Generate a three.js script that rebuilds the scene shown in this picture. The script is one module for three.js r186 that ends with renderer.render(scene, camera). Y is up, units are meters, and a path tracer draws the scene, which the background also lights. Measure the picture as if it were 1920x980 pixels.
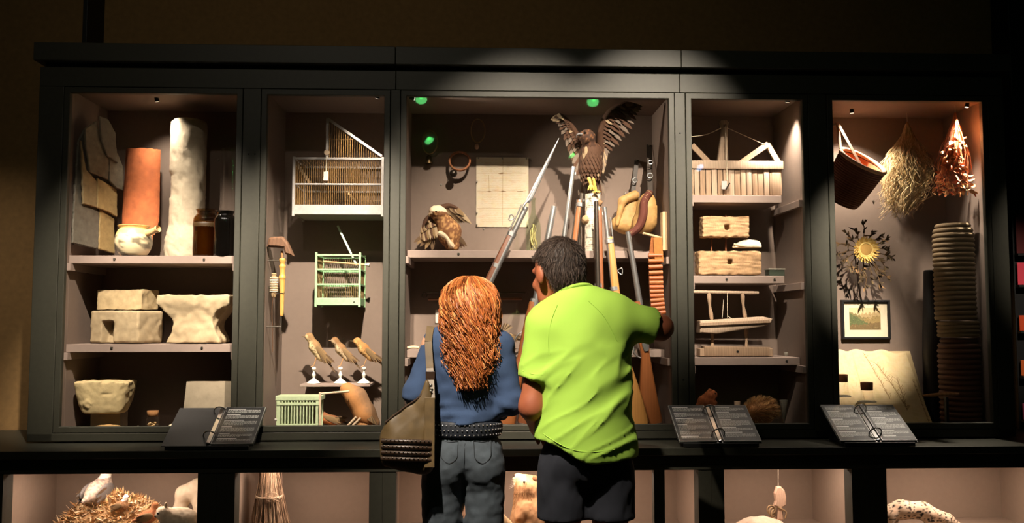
import * as THREE from 'three';
import { RoundedBoxGeometry } from 'three/addons/geometries/RoundedBoxGeometry.js';
import { mergeGeometries, mergeVertices, toCreasedNormals } from 'three/addons/utils/BufferGeometryUtils.js';
import { RectAreaLightUniformsLib } from 'three/addons/lights/RectAreaLightUniformsLib.js';
import { createNoise3D, createNoise2D, createNoise4D } from 'simplex-noise';
RectAreaLightUniformsLib.init();

// ---------------------------------------------------------------- camera, exposure
const scene = new THREE.Scene();
scene.background = new THREE.Color(0x000000);
const FPX = 1690, EYE = new THREE.Vector3(0, 1.5, 4);
const camera = new THREE.PerspectiveCamera(2 * Math.atan(490 / FPX) * 180 / Math.PI, 1920 / 980, 0.05, 60);
camera.position.copy(EYE);
camera.rotation.set(0.06844, -0.04025, 0, 'YXZ');
camera.updateMatrixWorld(true);
scene.add(camera);
const renderer = new THREE.WebGLRenderer({ antialias: true });
renderer.toneMapping = THREE.LinearToneMapping;
renderer.toneMappingExposure = 1.0;
renderer.shadowMap.enabled = true;
renderer.shadowMap.type = THREE.PCFSoftShadowMap;

// ---------------------------------------------------------------- lamps of the room (built further down, each with its fitting)
// gallery spots on the ceiling track: [x, y, z] of the lens, [x, y, z] it is aimed at, candela, half angle, penumbra
const GALLERY_SPOTS = [
  { at: [-1.80, 3.55, 1.75], to: [-1.30, 1.78, -0.2], cd: 44, angle: 0.19, pen: 0.6, aim: 'the limestone shaft' },
  { at: [-0.95, 3.55, 1.75], to: [-1.55, 1.45, -0.2], cd: 62, angle: 0.22, pen: 0.6, aim: 'the carved stones' },
  { at: [-0.30, 3.55, 1.75], to: [-0.72, 1.55, -0.2], cd: 98, angle: 0.22, pen: 0.6, aim: 'the bird cages' },
  { at: [0.45, 3.55, 1.75], to: [0.15, 1.80, -0.1], cd: 60, angle: 0.32, pen: 0.7, aim: 'the parchment sheet' },
  { at: [1.00, 3.55, 1.75], to: [0.76, 2.05, -0.1], cd: 58, angle: 0.27, pen: 0.7, aim: 'the buzzard' },
  { at: [0.62, 3.55, 1.75], to: [1.18, 1.70, -0.2], cd: 42, angle: 0.175, pen: 0.7, aim: 'the wooden traps' },
  { at: [1.55, 3.55, 1.75], to: [1.80, 1.50, -0.32], cd: 105, angle: 0.125, pen: 0.75, aim: 'the sunflower wreath' },
  { at: [-0.55, 3.55, 2.35], to: [0.05, 1.35, 0.8], cd: 66, angle: 0.26, pen: 0.8, aim: 'the couple' },
  { at: [-0.9, 3.6, 2.6], to: [-0.6, 2.0, -0.5], cd: 2.0, angle: 0.95, pen: 0.9, aim: 'the whole display' },
  { at: [-2.45, 3.55, 1.75], to: [-2.35, 1.5, -0.56], cd: 9, angle: 0.24, pen: 0.9, aim: 'the brown wall' },
  { at: [2.6, 3.55, 1.75], to: [2.62, 1.55, -0.3], cd: 26, angle: 0.13, pen: 0.9, aim: 'the folder rack' },
];
// small spots inside the cabinets, behind the top rail
const CASE_SPOTS = [
  { at: [-1.47, 2.52, -0.16], to: [-1.42, 2.0, -0.40], cd: 1.3, angle: 0.85, pen: 0.8 },
  { at: [-0.45, 2.52, -0.06], to: [-0.62, 1.9, -0.34], cd: 2.2, angle: 0.7, pen: 0.8 },
  { at: [-0.28, 2.52, -0.06], to: [0.48, 2.28, -0.15], cd: 2.4, angle: 0.5, pen: 0.8 },
  { at: [1.44, 2.52, -0.06], to: [1.38, 1.8, -0.28], cd: 4.5, angle: 0.7, pen: 0.8 },
  { at: [2.31, 2.515, -0.10], to: [2.18, 1.9, -0.15], cd: 20, angle: 0.45, pen: 0.7 },
  { at: [1.82, 2.515, -0.24], to: [1.86, 2.0, -0.30], cd: 5, angle: 0.95, pen: 0.9 },
];
const WARM = new THREE.Color().setRGB(1, 0.86, 0.70);
const LOWER_CASE_NITS = 78;      // RectAreaLight strips under the lids of the lower cases

// ---------------------------------------------------------------- helpers
const V = (x, y, z) => new THREE.Vector3(x, y, z);
function rng(seed) { let a = seed >>> 0; return () => { a = (a + 0x6D2B79F5) | 0; let t = Math.imul(a ^ (a >>> 15), 1 | a); t = (t + Math.imul(t ^ (t >>> 7), 61 | t)) ^ t; return ((t ^ (t >>> 14)) >>> 0) / 4294967296; }; }
const R = rng(20241), n3 = createNoise3D(rng(7)), n2 = createNoise2D(rng(11));
const lerp = (a, b, t) => a + (b - a) * t, clamp = (x, a = 0, b = 1) => Math.min(b, Math.max(a, x));
const sstep = (a, b, x) => { const t = clamp((x - a) / (b - a)); return t * t * (3 - 2 * t); };
// a point of the place from where it shows in the photograph and its depth z in metres
function at(px, py, z) {
  const d = V(px - 960, 490 - py, -FPX).applyQuaternion(camera.quaternion);
  return d.multiplyScalar((z - EYE.z) / d.z).add(EYE);
}
const taken = {};
function numbered(name) { const n = taken[name] = (taken[name] ?? -1) + 1; return n ? name + '_' + String(n).padStart(3, '0') : name; }
function finish(o) { o.traverse(m => { if (m.isMesh) { m.castShadow = true; m.receiveShadow = true; } }); return o; }
function thing(name, label, category, base = V(0, 0, 0), group) {
  const o = new THREE.Group(); o.name = numbered(name); o.position.copy(base); scene.add(o);
  o.userData = { label, category }; if (group) o.userData.group = group;
  o.L = (px, py, z) => at(px, py, z).sub(base);
  return o;
}
function struct(name, geos, m, parent) { const o = mesh(name, geos, m, parent ?? scene); if (!parent) o.userData.kind = 'structure'; return o; }
function boxUV(g) {
  g = g.index ? g.toNonIndexed() : g;
  const p = g.attributes.position, uv = new Float32Array(p.count * 2), a = V(), b = V(), c = V();
  for (let i = 0; i < p.count; i += 3) {
    a.fromBufferAttribute(p, i); b.fromBufferAttribute(p, i + 1).sub(a); c.fromBufferAttribute(p, i + 2).sub(a); b.cross(c);
    const x = Math.abs(b.x), y = Math.abs(b.y), z = Math.abs(b.z);
    for (let k = 0; k < 3; k++) {
      const X = p.getX(i + k), Y = p.getY(i + k), Z = p.getZ(i + k), j = (i + k) * 2;
      if (z >= x && z >= y) { uv[j] = X; uv[j + 1] = Y; } else if (x >= y) { uv[j] = Z; uv[j + 1] = Y; } else { uv[j] = X; uv[j + 1] = Z; }
    }
  }
  g.setAttribute('uv', new THREE.BufferAttribute(uv, 2));
  return g;
}
function prep(geos, keepUV) {
  geos = [].concat(geos);
  const anyColor = geos.some(g => g.attributes.color);
  const out = geos.map(g => {
    g = keepUV || g.userData.keepUV ? (g.index ? g.toNonIndexed() : g) : boxUV(g);
    for (const k of Object.keys(g.attributes)) if (!['position', 'normal', 'uv', 'color'].includes(k)) g.deleteAttribute(k);
    if (anyColor && !g.attributes.color) g.setAttribute('color', new THREE.BufferAttribute(new Float32Array(g.attributes.position.count * 3).fill(1), 3));
    g.morphAttributes = {};
    return g;
  });
  return out.length > 1 ? mergeGeometries(out) : out[0];
}
function mesh(name, geos, m, parent, keepUV) {
  const o = new THREE.Mesh(prep(geos, keepUV), m);
  o.name = parent === scene ? numbered(name) : name;
  parent.add(o); return o;
}
function solo(name, label, category, geos, m, base, group) {   // a thing that is one mesh; geometry given relative to base
  const o = mesh(name, geos, m, scene); o.position.copy(base ?? V(0, 0, 0)); o.userData = { label, category }; if (group) o.userData.group = group; return o;
}
const tr = (g, x = 0, y = 0, z = 0) => g.translate(x, y, z);
function box(w, h, d, x = 0, y = 0, z = 0, r = 0.002) {
  r = Math.min(r, w / 2.2, h / 2.2, d / 2.2);
  return tr(r > 0 ? new RoundedBoxGeometry(w, h, d, 1, r) : new THREE.BoxGeometry(w, h, d), x, y, z);
}
function boxAB(x0, x1, y0, y1, z0, z1, r = 0.002) { return box(x1 - x0, y1 - y0, z1 - z0, (x0 + x1) / 2, (y0 + y1) / 2, (z0 + z1) / 2, r); }
function bar(a, b, ra, rb = ra, n = 8, capped = true) {
  const d = b.clone().sub(a), g = new THREE.CylinderGeometry(rb, ra, d.length(), n, 1, !capped);
  return g.applyQuaternion(new THREE.Quaternion().setFromUnitVectors(V(0, 1, 0), d.normalize())).translate((a.x + b.x) / 2, (a.y + b.y) / 2, (a.z + b.z) / 2);
}
function beam(a, b, w, h, up = V(0, 0, 1), r = 0.001) {   // rectangular bar from a to b, h measured along 'up'
  const y = b.clone().sub(a), len = y.length(); y.normalize();
  const x = y.clone().cross(up).normalize(), z = x.clone().cross(y);
  const m = new THREE.Matrix4().makeBasis(x, y, z).setPosition(a.clone().add(b).multiplyScalar(0.5));
  return box(w, len, h, 0, 0, 0, r).applyMatrix4(m);
}
function tube(pts, rad, seg = 40, n = 8, closed = false, flat = 1) {
  const c = new THREE.CatmullRomCurve3(pts, closed, 'centripetal'), g = new THREE.TubeGeometry(c, seg, 1, n, closed), p = g.attributes.position, P = V();
  for (let i = 0; i <= seg; i++) {
    c.getPointAt(Math.min(1, i / seg), P); const t = i / seg, r = typeof rad === 'function' ? rad(t) : rad;
    for (let j = 0; j <= n; j++) { const k = i * (n + 1) + j; p.setXYZ(k, P.x + (p.getX(k) - P.x) * r, P.y + (p.getY(k) - P.y) * r * flat, P.z + (p.getZ(k) - P.z) * r); }
  }
  if (typeof rad === 'function' || flat !== 1) g.computeVertexNormals();
  return g;
}
function lathe(pts, n = 28) { return new THREE.LatheGeometry(pts.map(p => new THREE.Vector2(Math.max(p[0], 0.0001), p[1])), n); }
function latheS(pts, n = 28, m = 40) {   // smooth profile through the points
  const c = new THREE.SplineCurve(pts.map(p => new THREE.Vector2(Math.max(p[0], 0.0001), p[1])));
  const ys = pts.map(p => p[1]), y0 = Math.min(...ys), y1 = Math.max(...ys); return new THREE.LatheGeometry(c.getPoints(m).map(p => new THREE.Vector2(Math.max(p.x, 0.0001), clamp(p.y, y0, y1))), n);
}
function extrude(pts, depth, bevel = 0.002, holes = [], curve = 0) {   // pts [[x, y]...] in metres, front face at z = depth
  const s = new THREE.Shape(pts.map(p => new THREE.Vector2(p[0], p[1])));
  for (const h of holes) s.holes.push(new THREE.Path(h.map(p => new THREE.Vector2(p[0], p[1]))));
  const b = Math.min(bevel, depth / 2.1);
  return new THREE.ExtrudeGeometry(s, { depth: depth - 2 * b, bevelEnabled: b > 0, bevelThickness: b, bevelSize: b, bevelOffset: -b, bevelSegments: 1, curveSegments: 12 }).translate(0, 0, b);
}
function smoothLoop(pts, n = 60) { return new THREE.SplineCurve([...pts, pts[0]].map(p => new THREE.Vector2(p[0], p[1]))).getPoints(n).slice(0, n).map(p => [p.x, p.y]); }
function roughen(g, amp, freq, seed = 0, crease = 0.6) {   // weathered surface: moves vertices along their normals
  g = g.clone(); g.deleteAttribute('uv'); g.deleteAttribute('normal'); g = mergeVertices(g, 1e-5); g.computeVertexNormals();
  const p = g.attributes.position, n = g.attributes.normal;
  for (let i = 0; i < p.count; i++) {
    const x = p.getX(i), y = p.getY(i), z = p.getZ(i);
    const d = amp * (0.65 * n3(x * freq + seed, y * freq, z * freq) + 0.35 * n3(x * freq * 3.1, y * freq * 3.1 + seed, z * freq * 3.1));
    p.setXYZ(i, x + n.getX(i) * d, y + n.getY(i) * d, z + n.getZ(i) * d);
  }
  g.computeVertexNormals();
  return crease ? toCreasedNormals(g, crease) : g;
}
function dense(w, h, d, s = 0.012) { return new THREE.BoxGeometry(w, h, d, Math.max(2, Math.round(w / s)), Math.max(2, Math.round(h / s)), Math.max(2, Math.round(d / s))); }
// ---- signed distances meshed with surface nets
const smin = (a, b, k) => { const h = Math.max(k - Math.abs(a - b), 0) / k; return Math.min(a, b) - h * h * k * 0.25; };
function sdCap(p, a, b, ra, rb) {
  const bx = b.x - a.x, by = b.y - a.y, bz = b.z - a.z, px = p.x - a.x, py = p.y - a.y, pz = p.z - a.z;
  const h = clamp((px * bx + py * by + pz * bz) / (bx * bx + by * by + bz * bz + 1e-9)), dx = px - bx * h, dy = py - by * h, dz = pz - bz * h;
  return Math.sqrt(dx * dx + dy * dy + dz * dz) - lerp(ra, rb, h);
}
function sdEll(p, c, r, q) {   // q: inverse turn
  const v = sdEll.v.set(p.x - c.x, p.y - c.y, p.z - c.z); if (q) v.applyQuaternion(q);
  const k0 = Math.hypot(v.x / r.x, v.y / r.y, v.z / r.z), k1 = Math.hypot(v.x / (r.x * r.x), v.y / (r.y * r.y), v.z / (r.z * r.z));
  return k1 < 1e-9 ? -Math.min(r.x, r.y, r.z) : k0 * (k0 - 1) / k1;
}
sdEll.v = V();
function nets(f, lo, hi, cell, colour) {   // f(p) < 0 inside
  const nx = Math.ceil((hi.x - lo.x) / cell) + 1, ny = Math.ceil((hi.y - lo.y) / cell) + 1, nz = Math.ceil((hi.z - lo.z) / cell) + 1;
  const D = new Float32Array(nx * ny * nz), p = V(), id = (i, j, k) => i + nx * (j + ny * k);
  for (let k = 0; k < nz; k++) for (let j = 0; j < ny; j++) for (let i = 0; i < nx; i++) { p.set(lo.x + i * cell, lo.y + j * cell, lo.z + k * cell); D[id(i, j, k)] = f(p); }
  const pos = [], idx = [], vid = new Int32Array(nx * ny * nz).fill(-1);
  const cor = [[0, 0, 0], [1, 0, 0], [0, 1, 0], [1, 1, 0], [0, 0, 1], [1, 0, 1], [0, 1, 1], [1, 1, 1]], ed = [[0, 1], [2, 3], [4, 5], [6, 7], [0, 2], [1, 3], [4, 6], [5, 7], [0, 4], [1, 5], [2, 6], [3, 7]];
  for (let k = 0; k < nz - 1; k++) for (let j = 0; j < ny - 1; j++) for (let i = 0; i < nx - 1; i++) {
    const d = cor.map(c => D[id(i + c[0], j + c[1], k + c[2])]); let m = 0; for (const x of d) if (x < 0) m++;
    if (m === 0 || m === 8) continue;
    let x = 0, y = 0, z = 0, c = 0;
    for (const [a, b] of ed) if ((d[a] < 0) !== (d[b] < 0)) { const t = d[a] / (d[a] - d[b]); x += lerp(cor[a][0], cor[b][0], t); y += lerp(cor[a][1], cor[b][1], t); z += lerp(cor[a][2], cor[b][2], t); c++; }
    vid[id(i, j, k)] = pos.length / 3; pos.push(lo.x + (i + x / c) * cell, lo.y + (j + y / c) * cell, lo.z + (k + z / c) * cell);
  }
  const quad = (a, b, c, d, flip) => { if (a < 0 || b < 0 || c < 0 || d < 0) return; flip ? idx.push(a, c, b, a, d, c) : idx.push(a, b, c, a, c, d); };
  for (let k = 1; k < nz - 1; k++) for (let j = 1; j < ny - 1; j++) for (let i = 1; i < nx - 1; i++) {
    const s = D[id(i, j, k)] < 0;
    if (s !== (D[id(i + 1, j, k)] < 0)) quad(vid[id(i, j - 1, k - 1)], vid[id(i, j, k - 1)], vid[id(i, j, k)], vid[id(i, j - 1, k)], !s);
    if (s !== (D[id(i, j + 1, k)] < 0)) quad(vid[id(i - 1, j, k - 1)], vid[id(i - 1, j, k)], vid[id(i, j, k)], vid[id(i, j, k - 1)], !s);
    if (s !== (D[id(i, j, k + 1)] < 0)) quad(vid[id(i - 1, j - 1, k)], vid[id(i, j - 1, k)], vid[id(i, j, k)], vid[id(i - 1, j, k)], !s);
  }
  const g = new THREE.BufferGeometry();
  g.setAttribute('position', new THREE.Float32BufferAttribute(pos, 3)); g.setIndex(idx); g.computeVertexNormals();
  if (colour) { const col = [], c = new THREE.Color(), N = g.attributes.normal, n = V(); for (let i = 0; i < pos.length; i += 3) { p.set(pos[i], pos[i + 1], pos[i + 2]); n.fromBufferAttribute(N, i / 3); colour(p, c, n); col.push(c.r, c.g, c.b); } g.setAttribute('color', new THREE.Float32BufferAttribute(col, 3)); }
  return g;
}
function chainF(list, k = 0.02) {   // smooth union: bones [a, b, ra, rb], ellipsoids {c, r, q} (own k allowed as last entry)
  return p => { let d = 1e9; for (const s of list) d = smin(d, Array.isArray(s) ? sdCap(p, s[0], s[1], s[2], s[3]) : sdEll(p, s.c, s.r, s.q), (Array.isArray(s) ? s[4] : s.k) ?? k); return d; };
}
function boundsOf(list, pad) {
  const b = new THREE.Box3();
  for (const s of list) if (Array.isArray(s)) { b.expandByPoint(s[0].clone().subScalar(s[2])); b.expandByPoint(s[0].clone().addScalar(s[2])); b.expandByPoint(s[1].clone().subScalar(s[3])); b.expandByPoint(s[1].clone().addScalar(s[3])); } else { const m = Math.max(s.r.x, s.r.y, s.r.z); b.expandByPoint(s.c.clone().subScalar(m)); b.expandByPoint(s.c.clone().addScalar(m)); }
  return [b.min.subScalar(pad), b.max.addScalar(pad)];
}
function blob(list, cell, k, colour, warp) { const f = chainF(list, k), [lo, hi] = boundsOf(list, cell * 3 + 0.01); return nets(warp ? p => f(p) + warp(p) : f, lo, hi, cell, colour); }
const hookTo = (t, p) => bar(V(p.x, p.y, -0.4165 - t.position.z), p, 0.0035);   // peg from the cabinet's back panel to p
const eul = (x, y, z) => new THREE.Quaternion().setFromEuler(new THREE.Euler(x, y, z)).invert();

// ---- procedural materials; textures carry colour and relief only, uv in metres
const hex = h => new THREE.Color(h);
function tex(fn, n, srgb) {   // fn(u, v) tiles over 0..1
  const d = new Uint8Array(n * n * 4);
  for (let j = 0; j < n; j++) for (let i = 0; i < n; i++) { const c = fn(i / n, j / n), k = (j * n + i) * 4; d[k] = 255 * clamp(c[0]); d[k + 1] = 255 * clamp(c[1]); d[k + 2] = 255 * clamp(c[2]); d[k + 3] = 255; }
  const t = new THREE.DataTexture(d, n, n); t.wrapS = t.wrapT = THREE.RepeatWrapping; t.magFilter = THREE.LinearFilter; t.minFilter = THREE.LinearMipmapLinearFilter; t.generateMipmaps = true;
  if (srgb) t.colorSpace = THREE.SRGBColorSpace; t.needsUpdate = true; return t;
}
const TAU = Math.PI * 2;
const n4 = createNoise4D(rng(23)), tn = (u, v, f, s) => { const a = u * TAU, b = v * TAU, k = f / TAU; return n4(Math.cos(a) * k + s, Math.sin(a) * k, Math.cos(b) * k, Math.sin(b) * k + s * 1.7); };
const fbm = (u, v, f, s, o = 4) => { let a = 0, w = 0.55; for (let i = 0; i < o; i++) { a += w * tn(u, v, f, s + i * 3.3); f *= 2.1; w *= 0.52; } return a; };
const KINDS = {
  mottle: (u, v, s) => 0.5 + 0.55 * fbm(u, v, 4, s, 5),
  fine: (u, v, s) => 0.5 + 0.4 * fbm(u, v, 18, s, 3) + 0.15 * fbm(u, v, 3, s + 9, 2),
  wood: (u, v, s) => { const w = fbm(u, v, 2, s, 3) * 0.6; return 0.5 + 0.32 * Math.sin(TAU * (6 * u) + w * 7) * (0.6 + 0.4 * tn(u, v, 3, s + 4)) + 0.3 * tn(u * 1, v, 5, s + 8) * 0.5 + 0.2 * n2(u * 70 + s, v * 3 * 1); },
  weave: (u, v, s) => 0.5 + 0.25 * Math.sin(TAU * u * 32) * Math.sin(TAU * v * 32) + 0.25 * fbm(u, v, 5, s, 3),
  fibre: (u, v, s) => 0.5 + 0.3 * n2(u * 60 + s, v * 5) + 0.3 * n2(u * 140 + s, v * 9),
};
const TC = {};
function mat(o) {   // {c, c2, kind, tile (m), rough, bump (m), metal, n, seed, ...}
  const m = new THREE.MeshPhysicalMaterial({ roughness: o.rough ?? 0.8, metalness: o.metal ?? 0, side: o.side ?? THREE.FrontSide, vertexColors: !!o.vc });
  if (o.c2 !== undefined) {   // lighter of the two tones times a shared grey pattern
    const A = hex(o.c), B = hex(o.c2), la = A.r + A.g + A.b, lb = B.r + B.g + B.b, kind = o.kind ?? 'mottle';
    let q = Math.min(la, lb) / Math.max(la, lb); q = 1 - (1 - q) * (o.con ?? 1); q = [0.36, 0.5, 0.62, 0.74, 0.86].reduce((p, x) => Math.abs(x - q) < Math.abs(p - q) ? x : p);
    m.color.copy(la > lb ? A : B).lerp(la > lb ? B : A, 0.12);
    const sh = (key, fn, srgb) => { TC[key] ??= tex(fn, ['mottle', 'wood'].includes(kind) ? 512 : 256, srgb); const t = TC[key].clone(); t.repeat.set(1 / (o.tile ?? 0.3), 1 / (o.tileV ?? o.tile ?? 0.3)); t.offset.set((o.seed ?? 0) * 0.173 % 1, (o.seed ?? 0) * 0.311 % 1); t.needsUpdate = true; return t; };
    const h = (u, v) => clamp(KINDS[kind](u, v, 1.7));
    m.map = sh(kind + q, (u, v) => { const g = Math.pow(lerp(q, 1, h(u, v)), 1 / 2.2); return [g, g, g]; }, true);
    if (o.bump) { m.bumpMap = sh(kind + 'bump', (u, v) => { const t = h(u, v); return [t, t, t]; }); m.bumpScale = o.bump * 0.4; }
  } else m.color.copy(hex(o.c));
  for (const k of ['clearcoat', 'clearcoatRoughness', 'sheen', 'sheenRoughness', 'transmission', 'thickness', 'ior', 'attenuationDistance', 'specularIntensity']) if (o[k] !== undefined) m[k] = o[k];
  if (o.sheenColor !== undefined) m.sheenColor = hex(o.sheenColor);
  if (o.attenuationColor !== undefined) m.attenuationColor = hex(o.attenuationColor);
  return m;
}
const PANE = mat({ c: 0xffffff, rough: 0.02, transmission: 1, thickness: 0, ior: 1.45 });
const GLASS = mat({ c: 0xffffff, rough: 0.03, transmission: 1, thickness: 0, ior: 1.45 });
const M = {
  frame: mat({ c: 0x29291f, c2: 0x37362b, kind: 'fine', tile: 0.5, rough: 0.55, bump: 0.0002 }),
  inner: mat({ c: 0x6f5f55, c2: 0x79685c, kind: 'fine', tile: 0.6, rough: 0.8, con: 0.8 }),
  shelf: mat({ c: 0x85736a, c2: 0x8f7d72, kind: 'fine', tile: 0.6, rough: 0.8, con: 0.8 }),
  bolt: mat({ c: 0x8a8378, rough: 0.35, metal: 0.9 }),
  black: mat({ c: 0x0c0c0c, rough: 0.5 }),
  steel: mat({ c: 0xa9a9a6, c2: 0xc6c6c4, kind: 'fine', tile: 0.2, rough: 0.32, metal: 0.95 }),
  wood: mat({ c: 0x8a5a34, c2: 0xb8824f, kind: 'wood', tile: 0.12, tileV: 0.5, rough: 0.7, bump: 0.0006 }),
  woodPale: mat({ c: 0xb08a5e, c2: 0xd8b88a, kind: 'wood', tile: 0.1, tileV: 0.45, rough: 0.8, bump: 0.0008 }),
  string: mat({ c: 0xcdbfa5, rough: 0.9 }),
};

// ---------------------------------------------------------------- the room
const ZB = -0.42, YF = 0.992, YC = 2.535;                       // cabinet back, floor and ceiling
const wallM = mat({ c: 0x80623a, c2: 0x987648, kind: 'fine', tile: 0.7, rough: 0.95, bump: 0.001 });
const ceilM = mat({ c: 0x15130f, rough: 0.95 });
const floorM = mat({ c: 0x3a2e24, c2: 0x493a2d, kind: 'mottle', tile: 1.2, rough: 0.7 });
struct('floor', boxAB(-5.5, 5.5, -0.1, 0, -0.7, 6.4, 0), floorM);
struct('ceiling', boxAB(-5.5, 5.5, 4.1, 4.2, -0.7, 6.4, 0), ceilM);
struct('wall_back', boxAB(-5.5, 5.5, 0, 4.1, -0.7, -0.56, 0), wallM);
struct('wall_left', boxAB(-5.6, -5.5, 0, 4.1, -0.7, 6.4, 0), wallM);
struct('wall_right', boxAB(5.5, 5.6, 0, 4.1, -0.7, 6.4, 0), wallM);
struct('wall_front', boxAB(-5.5, 5.5, 0, 4.1, 6.3, 6.4, 0), wallM);
const xL = at(62, 485, 0).x, xR = at(1893, 485, 0).x;
struct('trim_1', boxAB(xL + 0.02, at(186, 60, -0.5).x, 2.735, 4.1, -0.56, -0.36, 0.003), M.black);   // black pier over the left end
struct('trim_2', boxAB(at(1913, 300, -0.35).x, at(1913, 300, -0.35).x + 0.9, 0, 4.1, -0.56, -0.40, 0.003), M.black);   // black wing wall at the right end

// ---------------------------------------------------------------- upper cabinets
const BAYS = [
  { x0: -1.793, x1: -1.064, label: 'leftmost upper display cabinet, holding roof slates and carved stones' },
  { x0: -0.930, x1: -0.411, label: 'narrow upper display cabinet with bird cages and small mounted birds' },
  { x0: -0.312, x1: 0.872, label: 'wide central upper display cabinet with muskets and a spread-winged buzzard' },
  { x0: 0.976, x1: 1.486, label: 'narrow upper display cabinet with wooden traps on three shelves' },
  { x0: 1.627, x1: 2.325, label: 'rightmost upper display cabinet with basket, dried bunches and open book' },
];
const Y0 = 1.055, Y1 = 2.517, DF = 0.026;
const surround = thing('cabinet_surround', 'dark grey painted frame of posts and rails around the five upper cabinets', 'frame', V(0, YF, 0));
{
  const add = (n, a, b, c, d, e, f, r = 0.003) => mesh(n, tr(boxAB(a, b, c, d, e, f, r), 0, -YF, 0), M.frame, surround);
  const xs = [xL, ...BAYS.flatMap(b => [b.x0 - DF - 0.002, b.x1 + DF + 0.002]), xR];
  for (let i = 0; i < 6; i++) {
    const p = add('post', xs[2 * i], xs[2 * i + 1], YF, 2.545, -0.06, 0);
    const n = i === 1 ? [[-0.012, 2.25], [0.016, 2.25]] : i === 3 ? [[0, 2.36], [0, 1.25]] : [];
    for (const [dx, y] of n) { const b = bar(V(0, 0, 0), V(0, 0, 0.004), 0.004, 0.003, 10).translate((xs[2 * i] + xs[2 * i + 1]) / 2 + dx, y - YF, 0); mesh('screw_hole', b, M.black, p); }
  }
  const cuts = [xL, -0.361, 0.925, xR];
  for (let i = 0; i < 3; i++) add('top_rail', cuts[i] + 0.0006, cuts[i + 1] - 0.0006, 2.545, 2.632, -0.06, 0);
  add('shadow_gap', xL + 0.01, xR - 0.01, 2.632, 2.655, -0.06, -0.03, 0);
  for (let i = 0; i < 3; i++) add('cornice', (i ? cuts[i] : xL - 0.015) + 0.0006, (i === 2 ? xR + 0.02 : cuts[i + 1]) - 0.0006, 2.652, 2.732, -0.50, 0.035);
  add('bottom_rail', xL, xR, YF, Y0 - DF - 0.002, -0.06, 0);
}
const shelfAt = (px, py, z, end = 0) => [at(px, py, z).y, z, end];
const SPECS = [
  [shelfAt(290, 479, -0.05), shelfAt(290, 645, -0.05)], [], [shelfAt(900, 469, -0.14), shelfAt(1225, 655, -0.17)],
  [shelfAt(1400, 366, -0.15, 1468), shelfAt(1400, 517, -0.15, 1470), shelfAt(1400, 670, -0.10, 1496)], [],
];
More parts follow.
